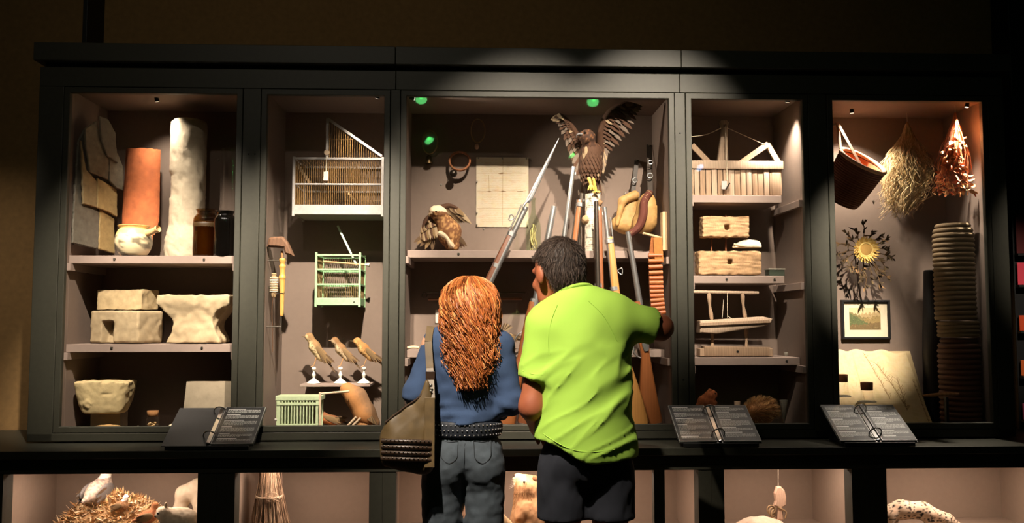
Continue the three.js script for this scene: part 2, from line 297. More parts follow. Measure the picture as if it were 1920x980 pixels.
const units = BAYS.map((b, i) => {
  const t = thing('display_cabinet', b.label, 'cabinet', V((b.x0 + b.x1) / 2, YF, 0), 'upper display cabinets');
  const dx = -(b.x0 + b.x1) / 2, add = (n, a, c, d, e, f, g, m = M.inner, par = t, r = 0.001) => mesh(n, tr(boxAB(a, c, d, e, f, g, r), dx, -YF, 0), m, par);
  const a0 = b.x0 - 0.006, a1 = b.x1 + (i === 4 ? 0.04 : 0.006);
  add('back_panel', a0 - 0.018, a1 + 0.018, YF - 0.002, YC + 0.02, ZB - 0.018, ZB);
  add('side_panel', a0 - 0.018, a0, YF, YC, ZB, -0.061);
  add('side_panel', a1, a1 + 0.018, YF, YC, ZB, -0.061);
  add('top_panel', a0 - 0.018, a1 + 0.018, YC, YC + 0.02, ZB, -0.061);
  add('floor_panel', a0 - 0.018, a1 + 0.018, YF - 0.006, YF, ZB, -0.061);
  // sides run on to the door between the posts
  add('side_panel', a0 - 0.018, a0, YF + 0.04, YC, -0.0605, -0.027); if (i !== 4) add('side_panel', a1, a1 + 0.018, YF + 0.04, YC, -0.0605, -0.027);
  // door: mitred metal frame with a pane
  const sh = [[b.x0 - DF, Y0 - DF], [b.x1 + DF, Y0 - DF], [b.x1 + DF, Y1 + DF], [b.x0 - DF, Y1 + DF]], ho = [[b.x0, Y0], [b.x0, Y1], [b.x1, Y1], [b.x1, Y0]];
  const d = mesh('door', extrude(sh, 0.026, 0.002, [ho]).translate(dx, -YF, -0.024), M.frame, t);
  add('glass_pane', b.x0 + 0.0005, b.x1 - 0.0005, Y0 + 0.0005, Y1 - 0.0005, -0.0125, -0.0124, PANE, d, 0);
  d.children[0].geometry = tr(new THREE.PlaneGeometry(b.x1 - b.x0, Y1 - Y0), (b.x0 + b.x1) / 2 + dx, (Y0 + Y1) / 2 - YF, -0.0125);
  for (const [y, z, px] of SPECS[i]) {
    const e = px > 500 ? at(px, 500, z).x : a1 - 0.002;
    const s = add('shelf', a0 + 0.002, e, y - 0.035, y, ZB + 0.001, z, M.shelf, t, 0.002);
    const w = e - a0, bolts = i === 3 ? (y > 2 ? [] : y > 1.5 ? [0.42, 0.9] : [0.88]) : i === 2 ? [0.2, 0.52] : [0.27, 0.8];
    for (const u of bolts) { const bx = a0 + w * u + dx; const r = mesh('bolt', [bar(V(bx, y - 0.016 - YF, z), V(bx, y - 0.016 - YF, z + 0.005), 0.006, 0.005, 10)], M.bolt, s); mesh('bolt_hole', bar(V(bx, y - 0.016 - YF, z + 0.005), V(bx, y - 0.016 - YF, z + 0.0055), 0.0025, 0.0025, 8), M.black, s); }
    for (const sd of [0, 1]) mesh('shelf_rail', tr(boxAB(sd ? a1 - 0.018 : a0, sd ? a1 : a0 + 0.018, y - 0.068, y - 0.036, ZB + 0.002, -0.03, 0.001), dx, -YF, 0), M.shelf, t);
  }
  if (i === 1) { // small ledge for the three birds
    const p0 = at(568, 718, -0.30), p1 = at(698, 718, -0.30);
    mesh('ledge', tr(boxAB(p0.x, p1.x, p0.y - 0.012, p0.y, ZB + 0.001, -0.22), dx, -YF, 0), M.shelf, t);
  }
  // wall screws in the back panel
  const sc = { 0: [[384, 370], [299 + 110, 300]], 1: [[644, 635]], 2: [[827, 346], [907, 429], [1172, 362]], 3: [[1507, 300]], 4: [[1637, 377]] }[i];
  if (i !== 3) for (const [px, py] of sc) { const q = at(px, py, ZB); mesh('wall_screw', bar(V(q.x + dx, q.y - YF, ZB), V(q.x + dx, q.y - YF, ZB + 0.004), 0.006, 0.0045, 10), M.bolt, t); }
  return t;
});
const shelfY = (i, k) => SPECS[i][k][0];

// ---------------------------------------------------------------- counter and lower cases
const ZC = 0.2, YT = 0.887, YLF = 0.565;
const counterM = mat({ c: 0x2a2a22, c2: 0x3a3a30, kind: 'fine', tile: 0.6, rough: 0.45, bump: 0.0002 });
const xA = at(-160, 930, ZC).x, xZ = at(2080, 930, ZC).x;
const counter = thing('counter', 'long dark grey counter ledge running below the upper cabinets', 'counter', V(0, 0.887, 0));
mesh('ledge_board', tr(boxAB(xA - 0.05, xZ + 0.05, 0.953, 0.985, -0.5, 0.25, 0.003), 0, -0.887, 0), counterM, counter);
mesh('apron', tr(boxAB(xA, xZ, 0.912, 0.953, 0.122, ZC + 0.012), 0, -0.887, 0), M.frame, counter); mesh('apron_strip', tr(boxAB(xA, xZ, YT, 0.911, 0.122, ZC + 0.004), 0, -0.887, 0), M.frame, counter);
const LOW = [[-155, 5], [5, 370, 'lower display case with straw nest, birds and pale animals'], [440, 692, 'lower display case holding a hanging fibre bundle'], [742, 1310, 'lower display case with a beaver, partly behind the couple'], [1358, 1598, 'lower display case with hanging carved figure'], [1663, 2000, 'rightmost lower display case with a spotted animal']].slice(1);
const lowInner = mat({ c: 0x94806f, c2: 0x9e8a78, kind: 'fine', tile: 0.6, rough: 0.85, con: 0.8 });
const lowX = LOW.map(l => [at(l[0], 930, ZC).x, at(l[1], 930, ZC).x]);
solo('plinth', 'dark grey plinth on the floor under the lower display cases', 'plinth', boxAB(xA, xZ, 0, 0.248, -0.36, ZC), M.frame, V(0, 0, 0));
LOW.forEach((l, i) => {
  const [a, b] = lowX[i], c = (a + b) / 2, t = thing('lower_display_case', l[2], 'display case', V(c, 0.25, 0), 'lower display cases');
  const add = (n, x0, x1, y0, y1, z0, z1, m = lowInner) => mesh(n, tr(boxAB(x0, x1, y0, y1, z0, z1, 0), -c, -0.25, 0), m, t);
  const e = 0.03; // inside a little wider than the opening
  add('back_panel', a - e, b + e, 0.25, 0.95, -0.36, -0.34); add('side_panel', a - e - 0.008, a - e, 0.25, 0.95, -0.34, 0.118); add('side_panel', b + e, b + e + 0.008, 0.25, 0.95, -0.34, 0.118);
  add('top_panel', a - e, b + e, 0.94, 0.9525, -0.34, 0.118); add('floor_panel', a - e, b + e, YLF - 0.012, YLF, -0.34, 0.118); add('front_panel', a, b, 0.25, YLF - 0.02, ZC - 0.04, ZC - 0.02, M.frame);
  if (i !== 2) { const g = mesh('glass_pane', tr(new THREE.PlaneGeometry(b - a - 0.001, YT - YLF + 0.018), 0, (YT + YLF - 0.02) / 2 - 0.25, ZC - 0.03), PANE, t); }
  else for (const [p, q] of [[a, at(1227, 930, ZC).x], [at(1247, 930, ZC).x, b]]) mesh('glass_pane', tr(new THREE.PlaneGeometry(q - p - 0.001, YT - YLF + 0.018), (p + q) / 2 - c, (YT + YLF - 0.02) / 2 - 0.25, ZC - 0.03), PANE, t);
  const prev = i ? (lowX[i - 1][1] + a) / 2 : xA, next = i < 4 ? (lowX[i + 1][0] + b) / 2 : xZ;
  add('post', prev + 0.0005, a, 0.25, YT - 0.0005, 0.12, ZC, M.frame); add('post', b, next - 0.0005, 0.25, YT - 0.0005, 0.12, ZC, M.frame);
  if (i === 2) add('mullion', at(1227, 930, ZC).x, at(1247, 930, ZC).x, YLF - 0.018, YT - 0.0005, 0.15, ZC - 0.005, M.frame);
  // lamp strip under the lid
  const w = (b - a) * 0.7, s = mesh('lamp_strip', tr(boxAB(-w / 2, w / 2, 0.92, 0.938, 0.02, 0.07, 0.002), 0, -0.25, 0), M.frame, t);
  mesh('lamp_diffuser', tr(boxAB(-w / 2 + 0.01, w / 2 - 0.01, 0.917, 0.9199, 0.03, 0.06, 0), 0, -0.25, 0), Object.assign(new THREE.MeshStandardMaterial({ color: 0xffffff }), { emissive: new THREE.Color(1, 0.8, 0.6), emissiveIntensity: 1.2 }), s);
  const L = new THREE.RectAreaLight(new THREE.Color().setRGB(1, 0.76, 0.62), LOWER_CASE_NITS, w - 0.02, 0.03); L.position.set(0, 0.915 - 0.25, 0.045); L.rotation.x = -Math.PI / 2; t.add(L);
});

// ---------------------------------------------------------------- lamps
const lensM = Object.assign(new THREE.MeshStandardMaterial({ color: 0xffffff, roughness: 0.3 }), { emissive: new THREE.Color(1, 0.85, 0.65), emissiveIntensity: 2 });
const trackY = 3.95;
const track = solo('light_track', 'black lighting track mounted under the dark ceiling', 'track', box(5.6, 0.05, 0.04, 0, 0, 0), M.black, V(0.2, 4.1 - 0.025, 1.75));
function spotHead(par, p, to, size, cd, angle, pen, soft) {   // can with glowing lens, and its light in front of the lens
  const dir = V(...to).sub(p).normalize();
  const can = mesh('housing', [bar(dir.clone().multiplyScalar(-size * 2.2), dir.clone().multiplyScalar(-size * 0.1), size * 0.8, size, 16)], M.black, par);
  mesh('lens', bar(dir.clone().multiplyScalar(-size * 0.09), V(0, 0, 0), size * 0.8, size * 0.8, 16), lensM, par);
  const L = new THREE.SpotLight(WARM, cd, 0, angle, pen, 2); L.position.copy(dir.clone().multiplyScalar(0.01)); L.target.position.copy(V(...to).sub(p)); par.add(L); par.add(L.target);
  L.castShadow = true; L.shadow.mapSize.set(1024, 1024); L.shadow.radius = soft; L.shadow.camera.near = 0.05; L.shadow.camera.far = 7;
}
GALLERY_SPOTS.forEach((s, i) => {
  const p = V(...s.at), t = thing('track_spotlight', 'black ceiling spotlight aimed at ' + s.aim, 'spotlight', p, 'gallery spotlights');
  mesh('stem', bar(V(0, 0.06, 0), V(0, 4.1 - p.y - (Math.abs(p.z - 1.75) < 0.01 ? 0.05 : 0), 0), 0.008), M.black, t);
  spotHead(t, p, s.to, 0.045, s.cd, s.angle, s.pen, 1.2);
});
CASE_SPOTS.forEach((s, i) => {
  const p = V(...s.at), t = thing('case_spotlight', ['tiny spotlight over the carved stones', 'tiny spotlight at the top right corner of the cage cabinet', 'tiny spotlight at the top left corner of the musket cabinet', 'tiny spotlight at the top right of the trap cabinet', 'tiny spotlight over the reddish dried bunch', 'tiny spotlight beside the hanging basket'][i], 'spotlight', p);
  mesh('stem', bar(V(0, 0, 0), V(0, YC - p.y, 0), 0.003), M.steel, t);
  spotHead(t, p, s.to, 0.011, s.cd, s.angle, s.pen, 0.5);
});
// green emergency lamps on the wall behind the viewer, mirrored in the panes
const greenM = Object.assign(new THREE.MeshStandardMaterial({ color: 0x2a5a30, roughness: 0.4 }), { emissive: new THREE.Color(0.16, 1, 0.25), emissiveIntensity: 15 });
const blueM = Object.assign(new THREE.MeshStandardMaterial({ color: 0x30405a, roughness: 0.4 }), { emissive: new THREE.Color(0.35, 0.6, 1), emissiveIntensity: 14 });
[[790, 187, 11, 0, 'green'], [1111, 192, 11, 0, 'green'], [805, 264, 9, 0.6, 'green'], [1072, 293, 6, 0.3, 'green'], [1311, 315, 8, 1, 'blue']].forEach(([px, py, r, tilt, col], i) => {
  const q = at(px, py, -6.325); q.z = 6.3 ; const rad = r * 10.3 / FPX;
  const t = thing('emergency_lamp', `${['round green lamp mirrored at the top left of the musket cabinet', 'round green lamp mirrored above the spread-winged buzzard', 'small green lamp mirrored within the hanging snare ring', 'small green lamp mirrored on the wing of the buzzard', 'small bluish lamp mirrored on the slatted crate'][i]}`, 'lamp', q);
  mesh('housing', bar(V(0, 0, 0), V(0, 0, -0.02), rad * 1.1, rad * 1.1, 24), M.black, t);
  const s = new THREE.SphereGeometry(rad, 20, 10, 0, TAU, 0, Math.PI / 2).rotateX(-Math.PI / 2); s.scale(1, tilt ? 0.62 : 0.85, 0.5); if (tilt) s.rotateZ(tilt);
  mesh('lamp_dome', s.translate(0, 0, -0.02), col === 'green' ? greenM : blueM, t);
  const P = new THREE.PointLight(col === 'green' ? 0x40ff60 : 0x80a0ff, 0.03); P.position.set(0, 0, -0.12); t.add(P);
});

// ---------------------------------------------------------------- cabinet 1: slates, tile, pottery, stones
const put = (px, py, z, y) => { const p = at(px, py, z); return V(p.x, y, z); };          // foot of a thing on a surface at height y
const S10 = shelfY(0, 0) + 0.0006, S11 = shelfY(0, 1) + 0.0006, FL = YF + 0.0006;
const slateMs = [[0x4f4a3e, 0x7a705c], [0x665840, 0x94805a], [0x74613e, 0xa88f5c], [0x4a4840, 0x6d675a]].map(([a, b], i) => mat({ c: a, c2: b, tile: 0.16, rough: 0.75, bump: 0.003, seed: i * 3.1 }));
{
  const zOf = px => lerp(-0.030, -0.31, (px - 126) / 87), A = at(126, 470, zOf(126)), B = at(213, 470, zOf(213));
  const t = thing('slate_sheet', 'sheet of overlapping weathered slates leaning on the left wall', 'slates', V(A.x + 0.013, S10, A.z));
  const turn = Math.atan2(-(B.z - A.z), B.x - A.x), cs = Math.cos(turn), sn = Math.sin(turn);
  const C = (cx, cy) => { const px = 100 + cx * 0.347, py = 160 + cy * 0.347, p = at(px, py, zOf(px)); return [(p.x - A.x) * cs - (p.z - A.z) * sn, Math.max(0.009, p.y - S10)]; };
  const polys = [
    [0, 3, [[85, 535], [115, 640], [216, 682], [215, 884], [76, 850]]],
    [0, 2, [[217, 670], [300, 720], [306, 908], [216, 884]]],
    [1, 1, [[102, 300], [130, 455], [190, 520], [191, 662], [116, 640]]],
    [1, 2, [[190, 500], [300, 565], [302, 712], [262, 690], [191, 662]]],
    [2, 0, [[108, 240], [168, 198], [200, 330], [240, 400], [240, 512], [136, 466], [112, 330]]],
    [2, 0, [[238, 380], [286, 366], [318, 438], [324, 572], [286, 560], [243, 516]]],
    [3, 3, [[172, 170], [222, 190], [262, 258], [278, 424], [216, 384], [184, 300]]],
    [-1, 3, [[98, 560], [110, 300], [140, 240], [280, 400], [298, 700], [290, 890], [95, 860]]],
  ];
  polys.forEach(([lay, m, pts], i) => {
    const p = pts.map(c => C(...c)), rag = [];
    p.forEach((a, k) => { const b = p[(k + 1) % p.length], n = Math.max(2, Math.round(Math.hypot(b[0] - a[0], b[1] - a[1]) / 0.012)); for (let j = 0; j < n; j++) rag.push([lerp(a[0], b[0], j / n) + (j ? 0.003 * n2(i * 9 + j * 1.3 + k * 7, 3) : 0), lerp(a[1], b[1], j / n) + (j ? 0.003 * n2(i * 5 + j * 1.7, k * 4) : 0)]); });
    mesh(lay < 0 ? 'backing_slate' : 'slate', extrude(rag, 0.011, 0.003).translate(0, 0, lay * 0.013 + (i % 2) * 0.002).rotateX(-0.012).rotateY(turn), slateMs[m], t);
  });
}
{
  const z = -0.22, f = put(260, 470, z, S10), xTop = at(266, 272, -0.31).x - f.x, t = thing('terracotta_tile', 'terracotta barrel roof tile with broken lower corner', 'tile', f);
  const yt = at(262, 272, z).y - f.y, h = yt, N = 22, K = 34, pos = [], idx = [];
  // half-pipe shell, wider at the foot, leaning back; corner broken away
  const P = (u, v, r0) => { const w = lerp(0.090, 0.083, v) - r0, a = Math.PI * (0.06 + 0.88 * u), x = -Math.cos(a) * w + lerp(0, xTop, v), y = v * h; return [x + 0.0015 * n3(u * 9, v * 14, 2), y + (v > 0.99 ? 0.004 * n2(u * 8, 4) : 0), Math.sin(a) * w * 0.62 - v * 0.10 - 0.02 + 0.0015 * n3(u * 9, v * 14, 5)]; };
  const gone = (u, v) => u > 0.60 && v < lerp(-0.05, 0.36, (u - 0.60) / 0.4) + 0.02 * n2(u * 12, 1);
  for (const r0 of [0, 0.014]) for (let j = 0; j <= K; j++) for (let i = 0; i <= N; i++) { let u = i / N, v = j / K; pos.push(...P(u, v, r0)); }
  const o = (N + 1) * (K + 1), id = (i, j) => j * (N + 1) + i, keep = (i, j) => i >= 0 && j >= 0 && i < N && j < K && !gone((i + 0.5) / N, (j + 0.5) / K);
  for (let j = 0; j < K; j++) for (let i = 0; i < N; i++) if (keep(i, j)) {
    const a = id(i, j), b = id(i + 1, j), c = id(i + 1, j + 1), d = id(i, j + 1);
    idx.push(a, b, c, a, c, d, o + a, o + c, o + b, o + a, o + d, o + c);
    if (!keep(i - 1, j)) idx.push(d, o + d, o + a, d, o + a, a); if (!keep(i + 1, j)) idx.push(b, o + b, o + c, b, o + c, c);
    if (!keep(i, j - 1)) idx.push(a, o + a, o + b, a, o + b, b); if (!keep(i, j + 1)) idx.push(c, o + c, o + d, c, o + d, d);
  }
  const g = new THREE.BufferGeometry(); g.setAttribute('position', new THREE.Float32BufferAttribute(pos, 3)); g.setIndex(idx); g.computeVertexNormals();
  mesh('tile_shell', toCreasedNormals(g, 0.9), mat({ c: 0x8a3f20, c2: 0xbb6636, tile: 0.22, rough: 0.9, bump: 0.003, n: 512 }), t);
}
{ // pipkin with pouring handle; burnt patches are stains
  const z = -0.10, f = put(250, 470, z, S10), t = thing('pipkin_pot', 'small round cream glazed pot with side handle and burnt patches', 'pot', f), s = 0.00243;
  const g = latheS([[0, 0.001], [0.048, 0.002], [0.066, 0.018], [0.079, 0.05], [0.078, 0.085], [0.068, 0.112], [0.061, 0.122], [0.064, 0.130], [0.070, 0.136], [0.064, 0.137], [0.056, 0.128], [0.058, 0.115], [0.066, 0.085], [0.064, 0.045], [0.045, 0.015], [0, 0.012]], 40, 70);
  const P = g.attributes.position, col = [], c = new THREE.Color(), A = hex(0xd9c7a0), B = hex(0x3a342c), E = hex(0xe8c47c);
  for (let i = 0; i < P.count; i++) { const x = P.getX(i), y = P.getY(i), zz = P.getZ(i); const b = sstep(0.1, 0.5, n3(x * 13 + 3.2, y * 22, zz * 13 + 1.5) + 0.3 * n3(x * 60, y * 60, zz * 60) - Math.abs(y - 0.062) * 9 + 0.42); c.copy(A).lerp(E, sstep(0.092, 0.1, y + 0.006 * n3(x * 40, 3, zz * 40))).lerp(B, y < 0.093 ? b * 0.8 : 0); col.push(c.r, c.g, c.b); }
  g.setAttribute('color', new THREE.Float32BufferAttribute(col, 3));
  const pm = mat({ c: 0xffffff, rough: 0.35, vc: true, clearcoat: 0.4, clearcoatRoughness: 0.25 });
  mesh('pot_body', g, pm, t);
  mesh('handle', tube([V(0.05, 0.10, 0.02), V(0.085, 0.105, 0.035), V(0.115, 0.115, 0.05), V(0.128, 0.12, 0.055)], u => lerp(0.016, 0.012, u) + (u > 0.85 ? 0.004 : 0), 20, 12), mat({ c: 0xdcb985, c2: 0xc49a62, tile: 0.08, rough: 0.4 }), t);
}
{ // broken column shaft
  const z = -0.295, f = put(349, 470, z, S10), t = at(349, 226, z).y - f.y;
  const prof = [[0, 0], [0.096, 0.0], [0.099, 0.02], [0.097, 0.09], [0.086, 0.135], [0.080, 0.15], [0.081, t * 0.5], [0.083, t * 0.62], [0.083, t - 0.03], [0.081, t - 0.01], [0.070, t - 0.001], [0, t]];
  const pts = []; for (let i = 0; i < prof.length - 1; i++) { const n = Math.max(1, Math.round(Math.hypot(prof[i + 1][0] - prof[i][0], prof[i + 1][1] - prof[i][1]) / 0.012)); for (let k = 0; k < n; k++) pts.push([lerp(prof[i][0], prof[i + 1][0], k / n), lerp(prof[i][1], prof[i + 1][1], k / n)]); } pts.push(prof.at(-1));
  const g = lathe(pts, 44), P = g.attributes.position;
  for (let i = 0; i < P.count; i++) { const x = P.getX(i), y = P.getY(i), zz = P.getZ(i), a = Math.atan2(zz, x); const chip = sstep(0.3, 0.6, n3(x * 14 + 4, y * 9, zz * 14)) * 0.004 + (Math.abs(y - t * 0.52) < 0.06 ? 0.007 * Math.max(0, -Math.cos(a)) : 0); const rough = y < 0.17 ? 0.005 * n3(x * 40, y * 40, zz * 40) : 0.001 * n3(x * 60, y * 60, zz * 60); const k = 1 + (rough - (y > 0.15 ? chip : 0)) / Math.max(0.03, Math.hypot(x, zz)); P.setX(i, x * k); P.setZ(i, zz * k); }
  g.computeVertexNormals();
  solo('limestone_shaft', 'tall pale limestone column shaft with rough chipped foot', 'column', g, mat({ c: 0xa39580, c2: 0xb5a78f, tile: 0.12, rough: 0.95, bump: 0.0025, n: 512 }), f);
}
// glass jars
const amberM = mat({ c: 0xb08a48, rough: 0.05, transmission: 1, thickness: 0, ior: 1.5 }), darkGlassM = mat({ c: 0x050403, rough: 0.12 });
function jar(name, label, px, z, r, h, m, fill) {
  const f = put(px, 470, z, S10), t = thing(name, label, 'jar', f, 'stoneware and glass jars');
  mesh('jar_body', latheS([[0.001, 0.001], [r * 0.8, 0.001], [r, 0.012], [r, h * 0.5], [r, h * 0.78], [r * 0.84, h * 0.87], [r * 0.72, h * 0.91], [r * 0.74, h * 0.95], [r * 0.82, h * 0.985], [r * 0.74, h]], 32, 60), m, t);
  if (fill) mesh('contents', latheS([[0.001, 0.004], [r * 0.78, 0.004], [r * 0.96, 0.014], [r * 0.96, h * 0.5], [r * 0.96, h * 0.74], [0.001, h * 0.745]], 28, 40), fill, t);
  return t;
}
jar('amber_jar', 'amber brown glass jar beside the stone column', 385, -0.17, 0.056, 0.222, amberM, mat({ c: 0x33240f, c2: 0x463216, tile: 0.1, rough: 0.5 }));
jar('dark_jar', 'nearly black glossy glass jar right of the amber jar', 421, -0.09, 0.049, 0.205, darkGlassM);
{
  const f = put(432, 470, -0.30, S10), h = at(432, 280, -0.30).y - f.y;
  solo('glass_cylinder', 'tall clear glass cylinder standing behind the dark jar', 'glass', [lathe([[0.001, 0.001], [0.05, 0.001], [0.05, h], [0.046, h], [0.046, 0.008], [0.001, 0.008]], 32)], GLASS, f);
}
// carved stones
const stoneM = mat({ c: 0x9b8766, c2: 0xb8a380, tile: 0.2, rough: 0.95, bump: 0.003, n: 512 }), stoneM2 = mat({ c: 0xa28a62, c2: 0xc2aa80, tile: 0.16, rough: 0.95, bump: 0.003, seed: 5 }), stoneG = mat({ c: 0x837663, c2: 0x978a74, tile: 0.2, rough: 0.95, bump: 0.002, seed: 8 });
{
  const z = -0.20, f = put(237, 640, z, S11), s = 4.12 / FPX, h = 59 * s;   // lower block, turned: a corner towards the viewer
  const w = 0.272, d = 0.16;
  // block with a square socket: bars round the socket, meshed as one distance field
  const sock = V(-0.036, h * 0.53, d / 2), F = p => { const bx = Math.max(Math.abs(p.x) - w / 2 + 0.008, Math.abs(p.y - h / 2) - h / 2 + 0.008, Math.abs(p.z) - d / 2 + 0.008), q = V(Math.max(Math.abs(p.x) - w / 2 + 0.008, 0), Math.max(Math.abs(p.y - h / 2) - h / 2 + 0.008, 0), Math.max(Math.abs(p.z) - d / 2 + 0.008, 0)); const b = Math.min(bx, 0) + q.length() - 0.008; const c = Math.max(Math.abs(p.x - sock.x) - 0.034, p.y - sock.y - 0.022, 0.0 - p.y - 0.02, Math.abs(p.z - sock.z) - 0.07 - (p.y - sock.y) * 0.4); return Math.max(b + 0.002 * n3(p.x * 22, p.y * 22, p.z * 22), -c); };
  const o = solo('socketed_stone', 'squared sandstone block with a square socket, under the smaller block', 'stone', nets(F, V(-w / 2 - 0.02, -0.012, -d / 2 - 0.02), V(w / 2 + 0.02, h + 0.02, d / 2 + 0.02), 0.006).translate(0, 0.004, 0), stoneM, f); o.rotation.y = -0.38;
  const f2 = put(240, 580, z, S11 + h + 0.006), o2 = solo('loaf_stone', 'smaller worn sandstone block resting on the socketed stone', 'stone', roughen(dense(0.235, 36 * s, 0.12, 0.01), 0.005, 16, 3, 0.9).translate(0, 18 * s + 0.004, 0), stoneM2, f2); o2.rotation.y = -0.30;
}
{ // column capital lying on its side: flaring block with hollowed flanks
  const z = -0.17, f = put(373, 640, z, S11), s = 4.1 / FPX, h = 88 * s;
  const F = p => { const v = p.y / h, flare = v > 0.80 ? 0.158 : 0.092 + 0.066 * Math.pow(sstep(0.25, 0.86, v), 2) + 0.028 * Math.pow(1 - sstep(0, 0.4, v), 2); const fz = 0.085 + 0.02 * sstep(0.5, 0.9, v); const hollow = 0.05 - Math.hypot(p.x - 0.135, (p.y - h * 0.45) * 0.8, p.z - 0.085); const groove = 0.006 - Math.hypot((p.y - h * 0.70), (p.z - 0.108)) - Math.abs(p.x) * 0.01; return Math.max(Math.abs(p.x) - flare, Math.abs(p.z) - fz, p.y - h, -p.y, hollow, groove) * 0.7 + 0.0028 * n3(p.x * 18, p.y * 18, p.z * 18); };
  solo('stone_capital', 'flaring carved sandstone capital on the middle shelf', 'stone', nets(F, V(-0.19, -0.01, -0.13), V(0.19, h + 0.02, 0.15), 0.0065).translate(0, 0.004, 0), stoneM, f);
}
{ // stone mortar raised on a small block
  const z = -0.15, s = 4.15 / FPX, f = put(205, 790, z, FL), y1 = at(205, 780, z).y - f.y, y2 = at(205, 720, z).y - f.y;
  const t = thing('stone_support', 'small grey block carrying the round-bottomed stone trough', 'block', put(205, 790, z - 0.05, FL)); mesh('support_block', roughen(dense(0.13, y1 + 0.012, 0.09, 0.015), 0.002, 20, 2, 0.7).translate(0, (y1 + 0.012) / 2 + 0.002, 0), stoneG, t);
  const hh = y2 - y1, F = p => { const v = clamp(p.y / hh), w = lerp(0.082, 0.120, Math.pow(v, 0.55)), dd = lerp(0.06, 0.10, Math.pow(v, 0.6)); const q = Math.pow(Math.pow(Math.abs(p.x) / w, 4) + Math.pow(Math.abs(p.z) / dd, 4), 0.25) - 1; const knob = 0.008 - Math.abs(Math.hypot(p.x + 0.048, p.y - 0.045) - 0.010); const gash = 0.010 - Math.hypot((p.y - hh * 0.62 - 0.03 * (p.x - 0.07)) * 1.6, p.z - 0.095) - Math.max(0, 0.02 - p.x) ; return Math.max(q * 0.08, p.y - hh + 0.006 * n3(p.x * 14, 1, p.z * 14), -p.y, p.z > 0.02 ? gash : -1) * 0.9 + 0.0014 * n3(p.x * 26, p.y * 26, p.z * 26) + (p.z > 0 && knob > 0 ? -0.003 : 0); };
  solo('stone_trough', 'pale chunky stone trough with a knob on its front', 'stone', nets(F, V(-0.14, -0.01, -0.12), V(0.14, hh + 0.02, 0.12), 0.0055), mat({ c: 0xc4aa78, c2: 0xdcc592, tile: 0.14, rough: 0.95, bump: 0.003, seed: 2 }), V(f.x - 0.02, f.y + y1 + 0.016, z));
  const g = blob([{ c: V(0, 0.028, 0), r: V(0.082, 0.028, 0.038) }], 0.006, 0.01, null, p => 0.002 * n3(p.x * 30, p.y * 30, p.z * 30));
  solo('flat_stone', 'flat rounded ochre stone lying in front of the trough support', 'stone', g.translate(0, 0.004, 0), mat({ c: 0xa5804a, c2: 0xc09a62, tile: 0.1, rough: 0.95, bump: 0.002 }), put(203, 795, -0.107, FL));
}
{ // cork-stoppered specimen jar and pale fragments
  const z = -0.10, f = put(286, 795, z, FL), y = at(286, 779, z).y - f.y, t = thing('cork_jar', 'small cork-stoppered jar of grain on the cabinet floor', 'jar', f);
  mesh('jar_body', latheS([[0.001, 0.001], [0.027, 0.001], [0.029, 0.006], [0.029, y * 0.75], [0.024, y * 0.9], [0.024, y]], 24, 30), GLASS, t);
  mesh('cork', lathe([[0.001, 0], [0.022, 0], [0.025, 0.026], [0.001, 0.026]], 20).translate(0, y - 0.003, 0), mat({ c: 0xa87646, c2: 0x8a5c34, tile: 0.03, rough: 0.9 }), t);
  const r = rng(4), gs = []; for (let i = 0; i < 60; i++) { const a = r() * TAU, q = Math.sqrt(r()) * 0.019; gs.push(new THREE.SphereGeometry(0.0055, 6, 5).scale(1, 0.8, 1).translate(Math.cos(a) * q, 0.008 + r() * (y * 0.62), Math.sin(a) * q)); }
  const gr = mesh('grain', gs, mat({ c: 0xc99a5a, c2: 0xe2c08a, tile: 0.02, rough: 0.8 }), t); gr.userData.kind = 'stuff';
  [[262, 0.024, 'pale shell fragment left of the cork jar'], [325, 0.03, 'pale shell fragment right of the cork jar']].forEach(([px, s, l], i) => solo('shell_fragment', l, 'shell', roughen(new THREE.IcosahedronGeometry(s, 3).scale(1.1, 0.8, 0.8), s * 0.5, 0.9 / s, i * 4, 0.5).translate(0, s * 0.8 + 0.012, 0), mat({ c: 0xcfc0a0, c2: 0xe0d4b8, tile: 0.05, rough: 0.8 }), put(px, 795, -0.10, FL)));
}
{
  const z = -0.20, f = put(396, 790, z, FL), h = at(396, 716, z).y - f.y;
  solo('standing_stone', 'plain grey stone slab standing behind the left binder', 'stone', roughen(dense(0.225, h, 0.08, 0.014), 0.002, 14, 9, 0.7).applyMatrix4(new THREE.Matrix4().set(1, 0.08, 0, 0, 0, 1, 0, 0, 0, 0, 1, 0, 0, 0, 0, 1)).translate(0, h / 2 + 0.006, 0), stoneG, f);
}

